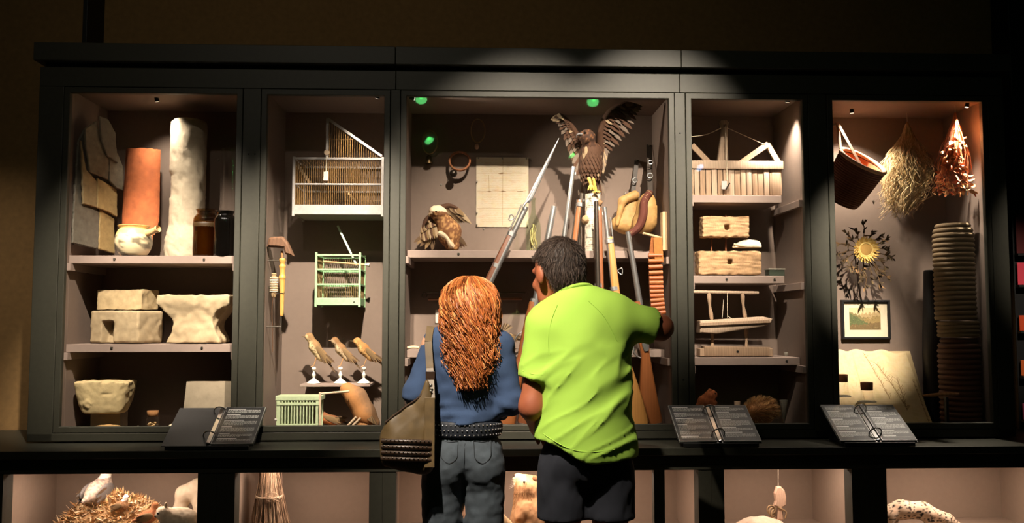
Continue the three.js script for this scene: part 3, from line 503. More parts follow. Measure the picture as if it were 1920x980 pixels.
// ---------------------------------------------------------------- cabinet 2: cages and small birds
const whitePaint = mat({ c: 0x97908b, c2: 0xaca6a1, kind: 'mottle', tile: 0.1, rough: 0.6 }), wireM = mat({ c: 0x9c7a4e, rough: 0.45, metal: 0.7 }), greenPaint = mat({ c: 0x83b47e, c2: 0x9dcb96, tile: 0.1, rough: 0.55 }), rustW = mat({ c: 0x8f7a52, rough: 0.5, metal: 0.6 });
{ // large cage: box of wires in a painted frame with a raised triangular wing
  const zb = -0.41, zf = -0.17, F = at(549, 405, zf), t = thing('white_bird_cage', 'large white framed wire bird cage with raised triangular wing', 'bird cage', F);
  const P = (px, py, z) => t.L(px, py, z), x0 = P(550, 400, zf).x, x1 = P(717, 400, zf).x, yb = P(600, 402, zf).y, y1 = P(600, 384, zf).y, ym = P(600, 345, zf).y, yt = P(600, 297, zf).y, r = 0.005, dz = zb - zf;
  const edge = (n, a, b, w = 0.010) => mesh(n, beam(a, b, w, w, Math.abs(b.z - a.z) > 0.05 ? V(0, 1, 0) : V(0, 0, 1)), whitePaint, t);
  for (const x of [x0, x1]) for (const z of [0, dz]) edge('corner_post', V(x, yb - 0.008, z), V(x, yt + 0.008, z), 0.012);
  for (const z of [0, dz]) { edge('frame_bar', V(x0, yt, z), V(x1, yt, z)); edge('frame_bar', V(x0, ym, z), V(x1, ym, z), 0.008); }
  for (const x of [x0, x1]) for (const y of [yt, ym]) edge('frame_bar', V(x, y, 0), V(x, y, dz), 0.008);
  mesh('tray_front', box(x1 - x0, y1 - yb, 0.006, (x0 + x1) / 2, (yb + y1) / 2, 0.001), whitePaint, t); mesh('tray_back', box(x1 - x0, y1 - yb, 0.006, (x0 + x1) / 2, (yb + y1) / 2, dz), whitePaint, t);
  for (const x of [x0, x1]) mesh('tray_side', box(0.006, y1 - yb, -dz, x, (yb + y1) / 2, dz / 2), whitePaint, t);
  mesh('tray_floor', box(x1 - x0, 0.005, -dz, (x0 + x1) / 2, yb + 0.006, dz / 2), whitePaint, t);
  const wr = 0.0016, N = 46, wire = (a, b, par = t) => mesh('wire', bar(a, b, wr, wr, 4, false), wireM, par);
  for (let i = 1; i < N; i++) { const x = lerp(x0, x1, i / N); wire(V(x, y1, 0), V(x, yt, 0)); wire(V(x, y1, dz), V(x, yt, dz)); if (i % 2) wire(V(x, yt, 0), V(x, yt, dz)); }
  for (let i = 1; i < 20; i++) for (const x of [x0, x1]) wire(V(x, y1, dz * i / 20), V(x, yt, dz * i / 20));
  wire(V(x0, lerp(y1, ym, 0.55), dz), V(x1, lerp(y1, ym, 0.55), dz)); wire(V(x0, lerp(ym, yt, 0.62), dz), V(x1, lerp(ym, yt, 0.62), dz));
  // raised wing, hinged at the right end
  const A = P(614, 222, -0.2), B = P(716, 293, -0.2), C = V(A.x, yt, A.z);
  A.z = B.z = C.z = -0.035;
  mesh('wing_post', beam(C, A, 0.012, 0.012), whitePaint, t); mesh('wing_slope', beam(A, B, 0.012, 0.012), whitePaint, t);
  for (let i = 1; i < 24; i++) { const u = i / 24, x = lerp(A.x, B.x, u), y = lerp(A.y, B.y, u); if (y - yt > 0.012) wire(V(x, yt, A.z), V(x, y, A.z)); }
  wire(V(A.x, lerp(yt, A.y, 0.5), A.z), V(lerp(A.x, B.x, 0.5), lerp(yt, A.y, 0.5), A.z));
  // diagonal brace, pulley and tag
  mesh('brace', beam(P(553, 302, zf - 0.03), P(581, 343, zf - 0.03), 0.014, 0.004), mat({ c: 0xa88f70, rough: 0.7 }), t);
  const k = P(613, 286, zf + 0.012); mesh('pulley', bar(k, k.clone().add(V(0, 0, 0.008)), 0.012, 0.012, 20), mat({ c: 0xb59d82, rough: 0.7 }), t);
  mesh('cord', bar(k, P(611, 322, zf + 0.012), 0.0015), M.string, t);
  const g = P(611, 330, zf + 0.012); mesh('tag', box(0.022, 0.042, 0.003, g.x, g.y, g.z), mat({ c: 0xcfc6b8, rough: 0.8 }), t);
  mesh('perch', bar(V(lerp(x0, x1, 0.62), lerp(y1, ym, 0.55), 0), V(lerp(x0, x1, 0.62), lerp(y1, ym, 0.5), dz), 0.005), M.woodPale, t);
  mesh('wall_hook', [bar(V(lerp(x0, x1, 0.5), yt - 0.01, dz - 0.004), V(lerp(x0, x1, 0.5), yt - 0.01, dz - 0.0095), 0.006)], M.bolt, t);
}
{ // hanging hand tool: carved cap over turned handle with a wound bobbin
  const z = -0.085, F = at(528, 622, z), t = thing('bird_lure', 'turned wooden handle with carved cap and string bobbin on the wall', 'tool', F), P = (x, y, d = 0) => t.L(x, y, z + d);
  const cap = [[503, 463], [507, 447], [514, 445], [532, 444], [541, 455], [552, 480], [537, 477], [534, 466], [520, 464]].map(([x, y]) => { const q = P(x, y); return [q.x, q.y]; });
  const g = extrude(cap, 0.055, 0.008).translate(0, 0, -0.02); mesh('cap', g, mat({ c: 0x5e402c, c2: 0x7e5a40, kind: 'wood', tile: 0.1, rough: 0.7, bump: 0.002 }), t);
  const a = P(528, 484), b = P(528, 592), h = a.y - b.y, s = 4.25 / FPX;
  mesh('handle', latheS([[0.001, 0], [0.0075, 0], [0.010, h * 0.3], [0.0125, h * 0.6], [0.016, h * 0.66], [0.0125, h * 0.72], [0.0125, h * 0.8], [0.015, h * 0.86], [0.011, h * 0.9], [0.015, h * 0.96], [0.013, h], [0.001, h]], 20, 60).translate(b.x, b.y, b.z), mat({ c: 0xc08a3e, c2: 0xdca95a, kind: 'wood', tile: 0.06, tileV: 0.3, rough: 0.45 }), t);
  mesh('neck', bar(P(529, 486), P(529, 470), 0.006), M.wood, t);
  mesh('spike', bar(P(527, 592), P(527, 628), 0.004, 0.0015), M.bolt, t);
  const c = P(514, 513), d = P(516, 558); mesh('bobbin', latheS([[0.001, 0], [0.009, 0.002], [0.014, 0.02], [0.017, 0.05], [0.015, 0.085], [0.010, 0.10], [0.012, 0.106], [0.007, 0.112], [0.001, 0.112]], 18, 40).translate(c.x, d.y, c.z), mat({ c: 0x8a6a48, c2: 0xb79a70, kind: 'fibre', tile: 0.02, rough: 0.9 }), t);
  for (let i = 0; i < 9; i++) { const y = lerp(d.y + 0.03, d.y + 0.09, i / 8); mesh('string_turn', new THREE.TorusGeometry(0.0168, 0.0022, 6, 20).rotateX(Math.PI / 2 + 0.1).translate(c.x, y, c.z), M.string, t); }
  mesh('string', tube([P(514, 545, 0.015), P(510, 580), P(511, 615), P(511, 660)], 0.0015, 20, 5), mat({ c: 0x5a3a22, rough: 0.9 }), t);
  mesh('tie', bar(P(514, 550, 0.012), P(534, 549, 0.012), 0.0012), M.black, t);
  mesh('wall_peg', [P(527, 612), P(528, 488)].map(q => bar(q, V(BAYS[1].x0 - 0.0055 - F.x, q.y, q.z), 0.003)), M.bolt, t);
}
{ // green cage
  const zb = -0.40, zf = -0.22, F = at(590, 578, zf), t = thing('green_bird_cage', 'pale green wooden bird cage with long stick through its top', 'bird cage', F), P = (x, y, z = zf) => t.L(x, y, z);
  const x0 = P(592, 570).x, x1 = P(674, 570).x, ys = [478, 505, 533].map(y => P(630, y).y), yt = P(630, 476).y, yb = P(630, 572).y, yp = P(630, 558).y, dz = zb - zf;
  for (const x of [x0, x1]) for (const z of [0, dz]) mesh('corner_post', beam(V(x, yb - 0.008, z), V(x, yt + 0.008, z), 0.010, 0.010), greenPaint, t);
  for (const y of ys) { for (const z of [0, dz]) mesh('frame_bar', beam(V(x0, y, z), V(x1, y, z), 0.008, 0.008), greenPaint, t); for (const x of [x0, x1]) mesh('frame_bar', beam(V(x, y, 0), V(x, y, dz), 0.008, 0.008, V(0, 1, 0)), greenPaint, t); }
  mesh('tray', [box(x1 - x0, yp - yb, 0.006, (x0 + x1) / 2, (yb + yp) / 2, 0.001), box(x1 - x0, yp - yb, 0.006, (x0 + x1) / 2, (yb + yp) / 2, dz), box(0.006, yp - yb, -dz, x0, (yb + yp) / 2, dz / 2), box(0.006, yp - yb, -dz, x1, (yb + yp) / 2, dz / 2), box(x1 - x0, 0.004, -dz, (x0 + x1) / 2, yb + 0.004, dz / 2)], greenPaint, t);
  const k = P(664, 566); mesh('latch', bar(k, k.clone().add(V(0, 0, 0.006)), 0.005, 0.004, 10), M.bolt, t);
  const wire = (a, b) => mesh('wire', bar(a, b, 0.0014, 0.0014, 4, false), rustW, t);
  for (let i = 1; i < 22; i++) { const x = lerp(x0, x1, i / 22); wire(V(x, yp, dz), V(x, yt, dz)); wire(V(x, yt, 0), V(x, yt, dz)); }
  for (let i = 1; i < 14; i++) for (const x of [x0, x1]) wire(V(x, yp, dz * i / 14), V(x, yt, dz * i / 14));
  for (let i = 1; i < 22; i++) { const x = lerp(x0, x1, i / 22); wire(V(x, yp, 0), V(x, ys[2], 0)); }
  mesh('stick', beam(P(633, 423, zf - 0.05), P(669, 497, zf - 0.02), 0.009, 0.009), mat({ c: 0xb9cbb2, rough: 0.6 }), t);
  const a = P(607, 490, zf - 0.02), b = P(684, 496, zf - 0.02); mesh('perch', bar(a, b, 0.005, 0.005, 10), mat({ c: 0xb98e66, rough: 0.7 }), t);
  mesh('perch_knob', latheS([[0.001, 0], [0.004, 0], [0.005, 0.008], [0.009, 0.016], [0.008, 0.022], [0.001, 0.022]], 14, 20).rotateZ(-Math.PI / 2 - 0.05).translate(b.x, b.y, b.z), mat({ c: 0xcfc6b4, rough: 0.6 }), t);
  mesh('wall_hook', bar(V((x0 + x1) / 2, yt - 0.01, dz), V((x0 + x1) / 2, yt - 0.01, ZB - zf + 0.0005), 0.005), M.bolt, t);
}
// small songbirds on turned white stands
function feather(len, w, bend = 0, n = 6) {   // a blade along +x, flat in y, slightly cupped
  const pos = [], idx = [];
  for (let i = 0; i <= n; i++) { const u = i / n, hw = w / 2 * Math.sin(Math.PI * Math.pow(clamp(u * 0.96 + 0.04), 0.7)) ** 0.6 * (u > 0.85 ? 1 - (u - 0.85) * 3.5 : 1); for (const s of [-1, 0, 1]) pos.push(len * u, s * hw, bend * u * u * len - Math.abs(s) * hw * 0.18); }
  for (let i = 0; i < n; i++) for (const k of [0, 1]) { const a = i * 3 + k, b = a + 1, c = a + 3, d = a + 4; idx.push(a, c, b, b, c, d); }
  const m = pos.length / 3; for (let i = 0; i < m; i++) pos.push(pos[i * 3], pos[i * 3 + 1], pos[i * 3 + 2] - 0.0006);
  const L = idx.length; for (let i = 0; i < L; i += 3) idx.push(idx[i] + m, idx[i + 2] + m, idx[i + 1] + m);
  const g = new THREE.BufferGeometry(); g.setAttribute('position', new THREE.Float32BufferAttribute(pos, 3)); g.setIndex(idx); g.computeVertexNormals(); return g;
}
const along = (g, a, dir, up) => { const x = dir.clone().normalize(), y = up.clone().cross(x).normalize(), z = x.clone().cross(y); return g.applyMatrix4(new THREE.Matrix4().makeBasis(x, y, z).setPosition(a)); };
const birdVC = mat({ c: 0xffffff, rough: 0.85, vc: true, sheen: 0.3 }), hornM = mat({ c: 0x6a5236, rough: 0.5 }), legM = mat({ c: 0xb58a5c, rough: 0.7 }), eyeM = mat({ c: 0x080604, rough: 0.1, clearcoat: 1 });
const wingM = mat({ c: 0x5d452c, c2: 0x8d7048, kind: 'fibre', tile: 0.04, rough: 0.85 }), wingDark = mat({ c: 0x3d2d1e, c2: 0x6a5034, kind: 'fibre', tile: 0.04, rough: 0.85 });
// songbird standing on foot point (0,0,0); faces -x; slant of the back in radians, size in metres
function songbird(t, foot, S, slant, tailLen, bellyC, backC, speck, headUp = 0) {
  const d = V(-Math.cos(slant), Math.sin(slant), 0), n = V(Math.sin(slant), Math.cos(slant), 0).multiplyScalar(-1), o = foot.clone().add(V(S * 0.16, S * 0.36, 0));
  const Q = (a, b, c = 0) => o.clone().addScaledVector(d, a * S).addScaledVector(n, b * S).add(V(0, 0, c * S));
  const hd = Q(0.50, -0.02).add(V(-0.02 * S, headUp * S, 0));
  const list = [[Q(0.22, 0.03), Q(-0.10, 0.02), 0.155 * S, 0.13 * S], [Q(-0.1, 0.0), Q(-0.38, -0.05), 0.12 * S, 0.045 * S], [Q(0.25, 0.0), hd, 0.12 * S, 0.085 * S], { c: hd, r: V(0.10 * S, 0.092 * S, 0.085 * S) }];
  const A = hex(bellyC), B = hex(backC), K = hex(speck);
  mesh('body', blob(list, S * 0.022, S * 0.09, (p, c) => { const v = p.clone().sub(o).dot(n) / S, s = n3(p.x * 90 / S * 0.12, p.y * 90 / S * 0.12, p.z * 90 / S * 0.12); c.copy(B).lerp(A, sstep(-0.02, 0.06, v + 0.02 * s)); if (s > 0.25 && v > 0 && p.y < hd.y - 0.06 * S) c.lerp(K, 0.75); }), birdVC, t);
  mesh('beak', bar(hd.clone().add(V(-0.08 * S, 0.0, 0)), hd.clone().add(V(-0.21 * S, 0.012 * S, 0)), 0.026 * S, 0.003 * S, 8), hornM, t);
  for (const s of [-1, 1]) {
    mesh('eye', new THREE.SphereGeometry(0.017 * S, 10, 8).translate(hd.x - 0.035 * S, hd.y + 0.02 * S, hd.z + s * 0.078 * S), eyeM, t);
    const w = mesh('wing', blob([{ c: Q(-0.02, -0.03, s * 0.135), r: V(0.24 * S, 0.085 * S, 0.03 * S), q: eul(0, 0, Math.PI - slant).clone() }], S * 0.018, 0.01), wingM, t);
    for (let k = 0; k < 5; k++) mesh('feather', along(feather(0.34 * S, 0.05 * S), Q(0.0 - k * 0.03, 0.02 - k * 0.03, s * (0.158 - k * 0.004)), d.clone().negate().addScaledVector(n, 0.12 - k * 0.08), V(0, 0, s)), k % 2 ? wingM : wingDark, w);
    mesh('leg', bar(Q(-0.02, 0.12, s * 0.05), foot.clone().add(V(0, 0.02 * S, s * 0.035 * S)), 0.018 * S, 0.011 * S, 6), legM, t);
    for (const a of [-0.5, 0, 0.5]) mesh('toe', bar(foot.clone().add(V(0, 0.02 * S, s * 0.035 * S)), foot.clone().add(V(-0.085 * S * Math.cos(a), -0.002, s * 0.035 * S + 0.07 * S * Math.sin(a))), 0.01 * S, 0.006 * S, 5), legM, t);
  }
  for (let k = -2; k <= 2; k++) mesh('tail_feather', along(feather(tailLen * S, 0.075 * S), Q(-0.34, -0.05 + 0.004 * Math.abs(k), k * 0.012), d.clone().negate().add(V(0, -0.06, k * 0.03)), V(0, 1, 0.3 * k)), k % 2 ? wingM : wingDark, t);
}
{
  const ledge = at(568, 718, -0.30).y + 0.0006, z = -0.265;
  [[588, 633, 0.172, 0.95, 0.34, 0.02, 'slender pale breasted songbird with upright head', 0xd8bd8e, 0x8a6a44, 0x4c3a24, 690],
   [638, 645, 0.155, 0.85, 0.30, 0.02, 'plump brown backed songbird between the two others', 0xc2a884, 0x7d5a36, 0x5a4328, 690],
   [682, 648, 0.160, 0.78, 0.36, 0.0, 'ruddy songbird with downturned beak at the ledge end', 0xc79a5e, 0x9a6a38, 0x5e3f20, 690]].forEach(([px, top, S, sl, tail, hu, lab, a, b, c], i) => {
    const f = put(px, 717, z, ledge), sh = 0.078, st = thing('bird_stand', ['white turned stand under the slender pale breasted songbird', 'white turned stand under the plump brown songbird', 'white turned stand under the ruddy songbird'][i], 'stand', f, 'white turned bird stands');
    mesh('turned_stand', latheS([[0.001, 0], [0.029, 0.001], [0.028, 0.006], [0.018, 0.014], [0.008, 0.022], [0.005, 0.028], [0.009, 0.040], [0.005, 0.050], [0.004, 0.058], [0.010, 0.066], [0.0095, 0.074], [0.001, 0.0775]], 24, 60), mat({ c: 0xe2dccf, rough: 0.4, clearcoat: 0.3 }), st);
    const t = thing('songbird', lab, 'bird', V(f.x, f.y + sh, f.z), 'songbirds on white stands');
    songbird(t, V(0, 0.002, 0), S, sl, tail, a, b, c, hu);
    t.rotation.y = [0.12, 0.2, 0.1][i];
  });
}
{ // little green box cage on the floor
  const zf = -0.13, f = put(559, 795, zf, FL), t = thing('green_box_cage', 'small pale green slatted cage on the cabinet floor', 'bird cage', f), s = 4.13 / FPX;
  const x0 = -39 * s, x1 = 40 * s, h = at(559, 742, zf).y - FL, d = 0.10, gp = mat({ c: 0x93a67a, c2: 0xaebc96, tile: 0.08, rough: 0.7 });
  mesh('roof_board', box(x1 - x0 + 0.012, 0.02, d + 0.01, 0, h - 0.01, -d / 2), gp, t); mesh('floor_board', box(x1 - x0 + 0.012, 0.018, d + 0.01, 0, 0.010, -d / 2), gp, t);
  mesh('rail', box(x1 - x0, 0.012, 0.012, 0, h * 0.28, 0), gp, t); mesh('rail', box(x1 - x0, 0.012, 0.012, 0, h * 0.80, 0), gp, t);
  for (const x of [x0 + 0.006, x1 - 0.012]) for (const z of [-0.004, -d + 0.006]) mesh('corner_post', box(0.018, h - 0.03, 0.014, x, h / 2, z), gp, t);
  for (let i = 1; i < 12; i++) { const x = lerp(x0 + 0.01, x1 - 0.02, i / 12); mesh('slat', box(0.0065, h - 0.036, 0.006, x, h / 2, 0), gp, t); mesh('slat', box(0.0065, h - 0.036, 0.006, x, h / 2, -d), gp, t); }
  const k = V(x0 - 0.004, h * 0.42, 0.006); mesh('latch', new THREE.SphereGeometry(0.006, 10, 8).translate(k.x, k.y, k.z), whitePaint, t);
}
{ // stick frame, thrush lying behind it
  const z = -0.072, f = put(602, 795, z, FL), t = thing('stick_trap', 'simple trap of pale sticks beside the small green cage', 'trap', f), P = (x, y, d = 0) => at(x, y, z + d).sub(f);
  const sm = mat({ c: 0xb89a7a, c2: 0xd4bb9c, kind: 'wood', tile: 0.04, rough: 0.8 });
  mesh('upright', beam(V(P(601, 795).x, 0.001, 0), P(600, 735), 0.009, 0.009), sm, t); mesh('arm', bar(P(601, 738), P(655, 733), 0.005), sm, t);
  mesh('ground_stick', bar(P(633, 797).setY(0.006), P(668, 781), 0.005), sm, t); mesh('ground_stick', bar(P(641, 797).setY(0.006), P(676, 783), 0.005), sm, t);
}
{
  const z = -0.15, f = put(665, 795, z, FL), t = thing('thrush', 'brown mounted bird leaning head up beside the stick trap', 'bird', f), P = (x, y, d = 0) => at(x, y, z + d).sub(f);
  const list = [[P(652, 731), P(668, 745), 0.030, 0.044], [P(668, 745), P(684, 775), 0.048, 0.05], [P(684, 775), P(700, 792), 0.045, 0.03], { c: P(651, 730), r: V(0.030, 0.026, 0.028) }];
  const A = hex(0xa5703e), B = hex(0x6e5136);
  mesh('body', blob(list, 0.006, 0.02, (p, c) => { c.copy(A).lerp(B, sstep(-0.01, 0.05, p.x - lerp(P(668, 745).x, P(684, 775).x, 0.5) + (p.y - P(675, 760).y) * 0.6 + 0.008 * n3(p.x * 60, p.y * 60, p.z * 60))); }), birdVC, t);
  mesh('beak', bar(P(644, 726), P(636, 722), 0.007, 0.001, 8), hornM, t); mesh('eye', new THREE.SphereGeometry(0.0045, 10, 8).translate(...P(649, 728, 0.026).toArray()), eyeM, t);
  for (let k = 0; k < 7; k++) mesh('feather', along(feather(0.105, 0.02), P(672 + k * 1.5, 748 + k * 3, 0.046 - k * 0.001), P(690 + k * 3, 790 + k).sub(P(670 + k * 1.5, 745 + k * 3)), V(0, 0, 1)), k % 2 ? wingM : wingDark, t);
  for (const s of [0.01, 0.03]) mesh('leg', bar(P(676, 781, s), P(668, 797, s).setY(0.002), 0.004, 0.003, 6), legM, t);
}
[['finch', 'small tan finch lying in the lower right corner of the cage cabinet', 689, 782, -0.088, 0xc89a66, 0x8a6238, 0.082], ['robin', 'orange breasted robin half hidden behind the small green cage', 613, 780, -0.27, 0xb4622c, 0x7a4a28, 0.13]].forEach(([n, l, px, py, z, a, b, S]) => {
  const f = put(px, 797, z, FL), t = thing(n, l, 'bird', f);
  songbird(t, V(-0.01, 0.004, 0), S * 1.25, 0.3, 0.3, a, b, 0x5a3a20);
});

// ---------------------------------------------------------------- cabinet 3: muskets, birds of prey, hunting gear
const S30 = shelfY(2, 0) + 0.0006, S31 = shelfY(2, 1) + 0.0006;
const gunWoods = [[0x74401f, 0x94582e], [0x9a6432, 0xbc8748], [0x5c321b, 0x774426], [0x6b3c20, 0x8b522e]].map(([a, b], i) => mat({ c: a, c2: b, kind: 'wood', tile: 0.08, tileV: 0.6, rough: 0.4, con: 0.7, clearcoat: 0.35, clearcoatRoughness: 0.3, seed: i * 2.2 }));
const gunSteel = mat({ c: 0xb2b2b0, c2: 0xc8c8c6, kind: 'fine', tile: 0.15, rough: 0.34, metal: 0.88 }), gunDark = mat({ c: 0x5a524a, c2: 0x746a60, kind: 'fine', tile: 0.15, rough: 0.35, metal: 0.9 }), brass = mat({ c: 0xb08a48, rough: 0.3, metal: 0.95 });
function sweep(secs) {   // sections along x: [x, y centre, half height, half width]
  const n = 14, pos = [], idx = [];
  secs.forEach(([x, y, h, w]) => { for (let j = 0; j < n; j++) { const a = j / n * TAU, c = Math.cos(a), s = Math.sin(a); pos.push(x, y + Math.sign(s) * Math.pow(Math.abs(s), 0.75) * h, Math.sign(c) * Math.pow(Math.abs(c), 0.75) * w); } });
  for (let i = 0; i < secs.length - 1; i++) for (let j = 0; j < n; j++) { const a = i * n + j, b = i * n + (j + 1) % n; idx.push(a, b + n, a + n, a, b, b + n); }
  const c0 = pos.length / 3; pos.push(secs[0][0], secs[0][1], 0); const c1 = c0 + 1; pos.push(secs.at(-1)[0], secs.at(-1)[1], 0);
  for (let j = 0; j < n; j++) { idx.push(c0, (j + 1) % n, j); const o = (secs.length - 1) * n; idx.push(c1, o + j, o + (j + 1) % n); }
  const g = new THREE.BufferGeometry(); g.setAttribute('position', new THREE.Float32BufferAttribute(pos, 3)); g.setIndex(idx); g.computeVertexNormals(); return toCreasedNormals(g, 0.9);
}
function musket(label, A, B, o = {}) {   // A muzzle, B butt heel; side: which way the underside points in x
  const dir = A.clone().sub(B), L = dir.length(); dir.normalize();
  const t = thing(o.name ?? 'musket', label, 'gun', B.clone(), 'long guns propped in the central cabinet'), up = V(o.up ?? -1, 0, 0.35);
  const fit = g => along(g, V(0, 0, 0), dir, (() => { const z = V(0, 0, 1).addScaledVector(dir, -dir.z).normalize(); return z; })());
  const w = o.wood ?? 0, u = o.up ?? -1, fore = o.fore ?? 0.84, k = o.thick ?? 1;
  // local axes: x along the gun, y sideways in the picture (u: side of the barrel), z towards the viewer
  const Y = y => u * y;
  mesh('stock', fit(sweep([[0, Y(-0.028), 0.052 * k, 0.02], [0.012, Y(-0.028), 0.055 * k, 0.022], [0.12, Y(-0.022), 0.043 * k, 0.022], [0.24, Y(-0.010), 0.029 * k, 0.019], [0.31, Y(-0.002), 0.021 * k, 0.017], [0.37, Y(0.0), 0.024 * k, 0.02], [0.50, Y(0.002), 0.024 * k, 0.02], [0.56, Y(0.003), 0.020 * k, 0.018], [L * fore - 0.01, Y(0.004), 0.017 * k, 0.015], [L * fore, Y(0.004), 0.014 * k, 0.013]])), gunWoods[w], t);
  const by = Y(0.012), br = o.bore ?? 0.0095, steel = o.dark ? gunDark : gunSteel;
  for (const dz of o.twin ? [-0.011, 0.011] : [0]) mesh('barrel', fit(bar(V(0.42, by, dz + 0.003), V(L - (o.bayonet ?? 0), by, dz + 0.003), br * 1.35, br, 14)), steel, t);
  for (const f of o.bands ?? [0.55, 0.7, 0.82]) mesh('band', fit(sweep([[L * f - 0.009, Y(0.007), 0.021 * k, 0.0185], [L * f + 0.009, Y(0.007), 0.0205 * k, 0.018]])), o.brass ? brass : gunSteel, t);
  mesh('ramrod', fit(bar(V(0.5, Y(-0.012), 0.006), V(L * Math.min(0.97, fore + 0.09), Y(-0.010), 0.006), 0.0035, 0.0035, 8)), o.rod === 'wood' ? gunWoods[0] : steel, t);
  const lock = mesh('lock_plate', fit(sweep([[0.33, Y(0.004), 0.010, 0.003], [0.36, Y(0.004), 0.016, 0.004], [0.44, Y(0.006), 0.015, 0.004], [0.47, Y(0.008), 0.008, 0.003]]).translate(0, 0, 0.021)), gunSteel, t);
  mesh('hammer', fit(tube([V(0.40, Y(0.004), 0.026), V(0.385, Y(0.028), 0.028), V(0.40, Y(0.042), 0.027), V(0.425, Y(0.036), 0.024)], s => 0.006 - 0.002 * s, 14, 8)), gunSteel, lock);
  mesh('frizzen', fit(box(0.006, 0.03, 0.014, 0.445, Y(0.028), 0.022, 0.001)), gunSteel, lock);
  mesh('trigger_guard', fit(tube([V(0.30, Y(-0.022), 0), V(0.32, Y(-0.045), 0), V(0.36, Y(-0.05), 0), V(0.40, Y(-0.04), 0), V(0.42, Y(-0.02), 0)], 0.0035, 20, 6)), o.brass ? brass : gunSteel, t);
  mesh('butt_plate', fit(sweep([[-0.004, Y(-0.028), 0.05 * k, 0.02], [0.001, Y(-0.028), 0.053 * k, 0.0215]])), o.brass ? brass : gunSteel, t);
  if (o.bayonet) { const b0 = L - o.bayonet; mesh('bayonet', [fit(sweep([[b0 - 0.05, by, 0.013, 0.013], [b0 - 0.01, by, 0.013, 0.013]])), fit(tube([V(b0 - 0.02, by, 0.012), V(b0 - 0.005, by + Y(-0.012), 0.014), V(b0 + 0.03, by + Y(-0.004), 0.008)], 0.005, 14, 8)), fit(sweep([[b0 + 0.02, by + Y(-0.004), 0.010, 0.004], [b0 + 0.05, by, 0.012, 0.005], [L - 0.12, by, 0.008, 0.004], [L - 0.002, by, 0.0008, 0.0008]]))], gunSteel, t); }
  else mesh('front_sight', fit(box(0.012, 0.005, 0.003, L - 0.03, by + Y(0.011), 0.003, 0.0005)), gunSteel, t);
  if (o.swivel) mesh('sling_swivel', fit(tube([V(L * 0.7, Y(-0.016), 0.008), V(L * 0.7 - 0.02, Y(-0.032), 0.012), V(L * 0.7 + 0.01, Y(-0.036), 0.012)], 0.0028, 14, 6, true)), gunSteel, t);
  return t;
}
const floorAt = (px, z, lift = 0.056) => { const p = at(px, 797, z); return V(p.x, FL + lift, z); };
musket('long musket with fixed bayonet slanting behind the red-haired woman', at(1044, 256, -0.125), floorAt(788, -0.075, 0.068), { bayonet: 0.36, wood: 2, up: -1, bore: 0.012, fore: 0.66, bands: [0.42, 0.54, 0.65], swivel: true });
musket('short musket slanting up beside the man\'s head', at(1034, 386, -0.115), floorAt(955, -0.07, 0.055), { wood: 0, up: -1, bands: [0.42, 0.56], fore: 0.44, bore: 0.013 });
musket('bright steel barrelled musket rising behind the man\'s head', at(1071, 312, -0.125), floorAt(1003, -0.10, 0.05), { wood: 2, up: -1, fore: 0.55, bands: [0.5] });
musket('slim brown barrelled gun beside the birch post', at(1087, 362, -0.085), floorAt(1035, -0.05, 0.045), { wood: 0, dark: true, up: -1, fore: 0.97, bands: [0.5, 0.95], thick: 0.75, name: 'hunting_gun' });
musket('thin reddish stocked gun standing almost upright', at(1090, 397, -0.115), floorAt(1100, -0.11, 0.045), { wood: 2, dark: true, up: 1, fore: 0.74, bands: [0.73], thick: 0.7, bore: 0.007, name: 'hunting_gun' });
musket('double barrelled brown shotgun standing upright before the birch post', at(1122, 378, -0.10), floorAt(1131, -0.05, 0.05), { wood: 3, dark: true, twin: true, up: 1, fore: 0.96, bands: [0.62], rod: 'wood', name: 'shotgun' });
musket('light honey brown musket behind the man\'s right shoulder', at(1138, 388, -0.105), floorAt(1183, -0.052, 0.05), { wood: 1, up: 1, fore: 0.86, bands: [0.62, 0.84], swivel: true });
musket('rightmost musket with bare steel barrel beside the cartridge belt', at(1172, 435, -0.105), floorAt(1232, -0.115, 0.055), { wood: 0, up: -1, fore: 0.52, bands: [0.5], bore: 0.0115 });

{ // birch post
  const z = -0.235, f = put(1112, 470, z, S30), h = at(1112, 364, z).y - S30, r = rng(5);
  const bark = tex((u, v) => { let k = 0.88 + 0.1 * fbm(u, v, 6, 3, 3); const d = fbm(u * 1, v, 7, 9, 2) + 0.55 * tn(u, v * 1, 30, 2); if (tn(u, v, 3, 5) > 0.1 && Math.abs(tn(0.2, v, 26, 1)) < 0.12) k -= 0.45; if (d > 0.72) k -= 0.5; return [k, k * 0.94, k * 0.84]; }, 256, true);
  bark.repeat.set(3, 3); const bm = new THREE.MeshStandardMaterial({ map: bark, roughness: 0.85 });
  const g = new THREE.CylinderGeometry(0.036, 0.04, h, 24, 8).translate(0, h / 2, 0); g.userData.keepUV = true;
  const t = thing('birch_post', 'upright birch log with white bark under the buzzard', 'log', f);
  mesh('trunk', g, bm, t); mesh('knot', roughen(new THREE.SphereGeometry(0.022, 14, 10), 0.006, 60, 2, 0).translate(-0.032, h * 0.55, 0.012), mat({ c: 0x9a7a58, rough: 0.9 }), t);
  mesh('knot', roughen(new THREE.SphereGeometry(0.015, 12, 8), 0.004, 60, 5, 0).translate(0.03, h * 0.84, 0.02), mat({ c: 0x8a6a4a, rough: 0.9 }), t);
}
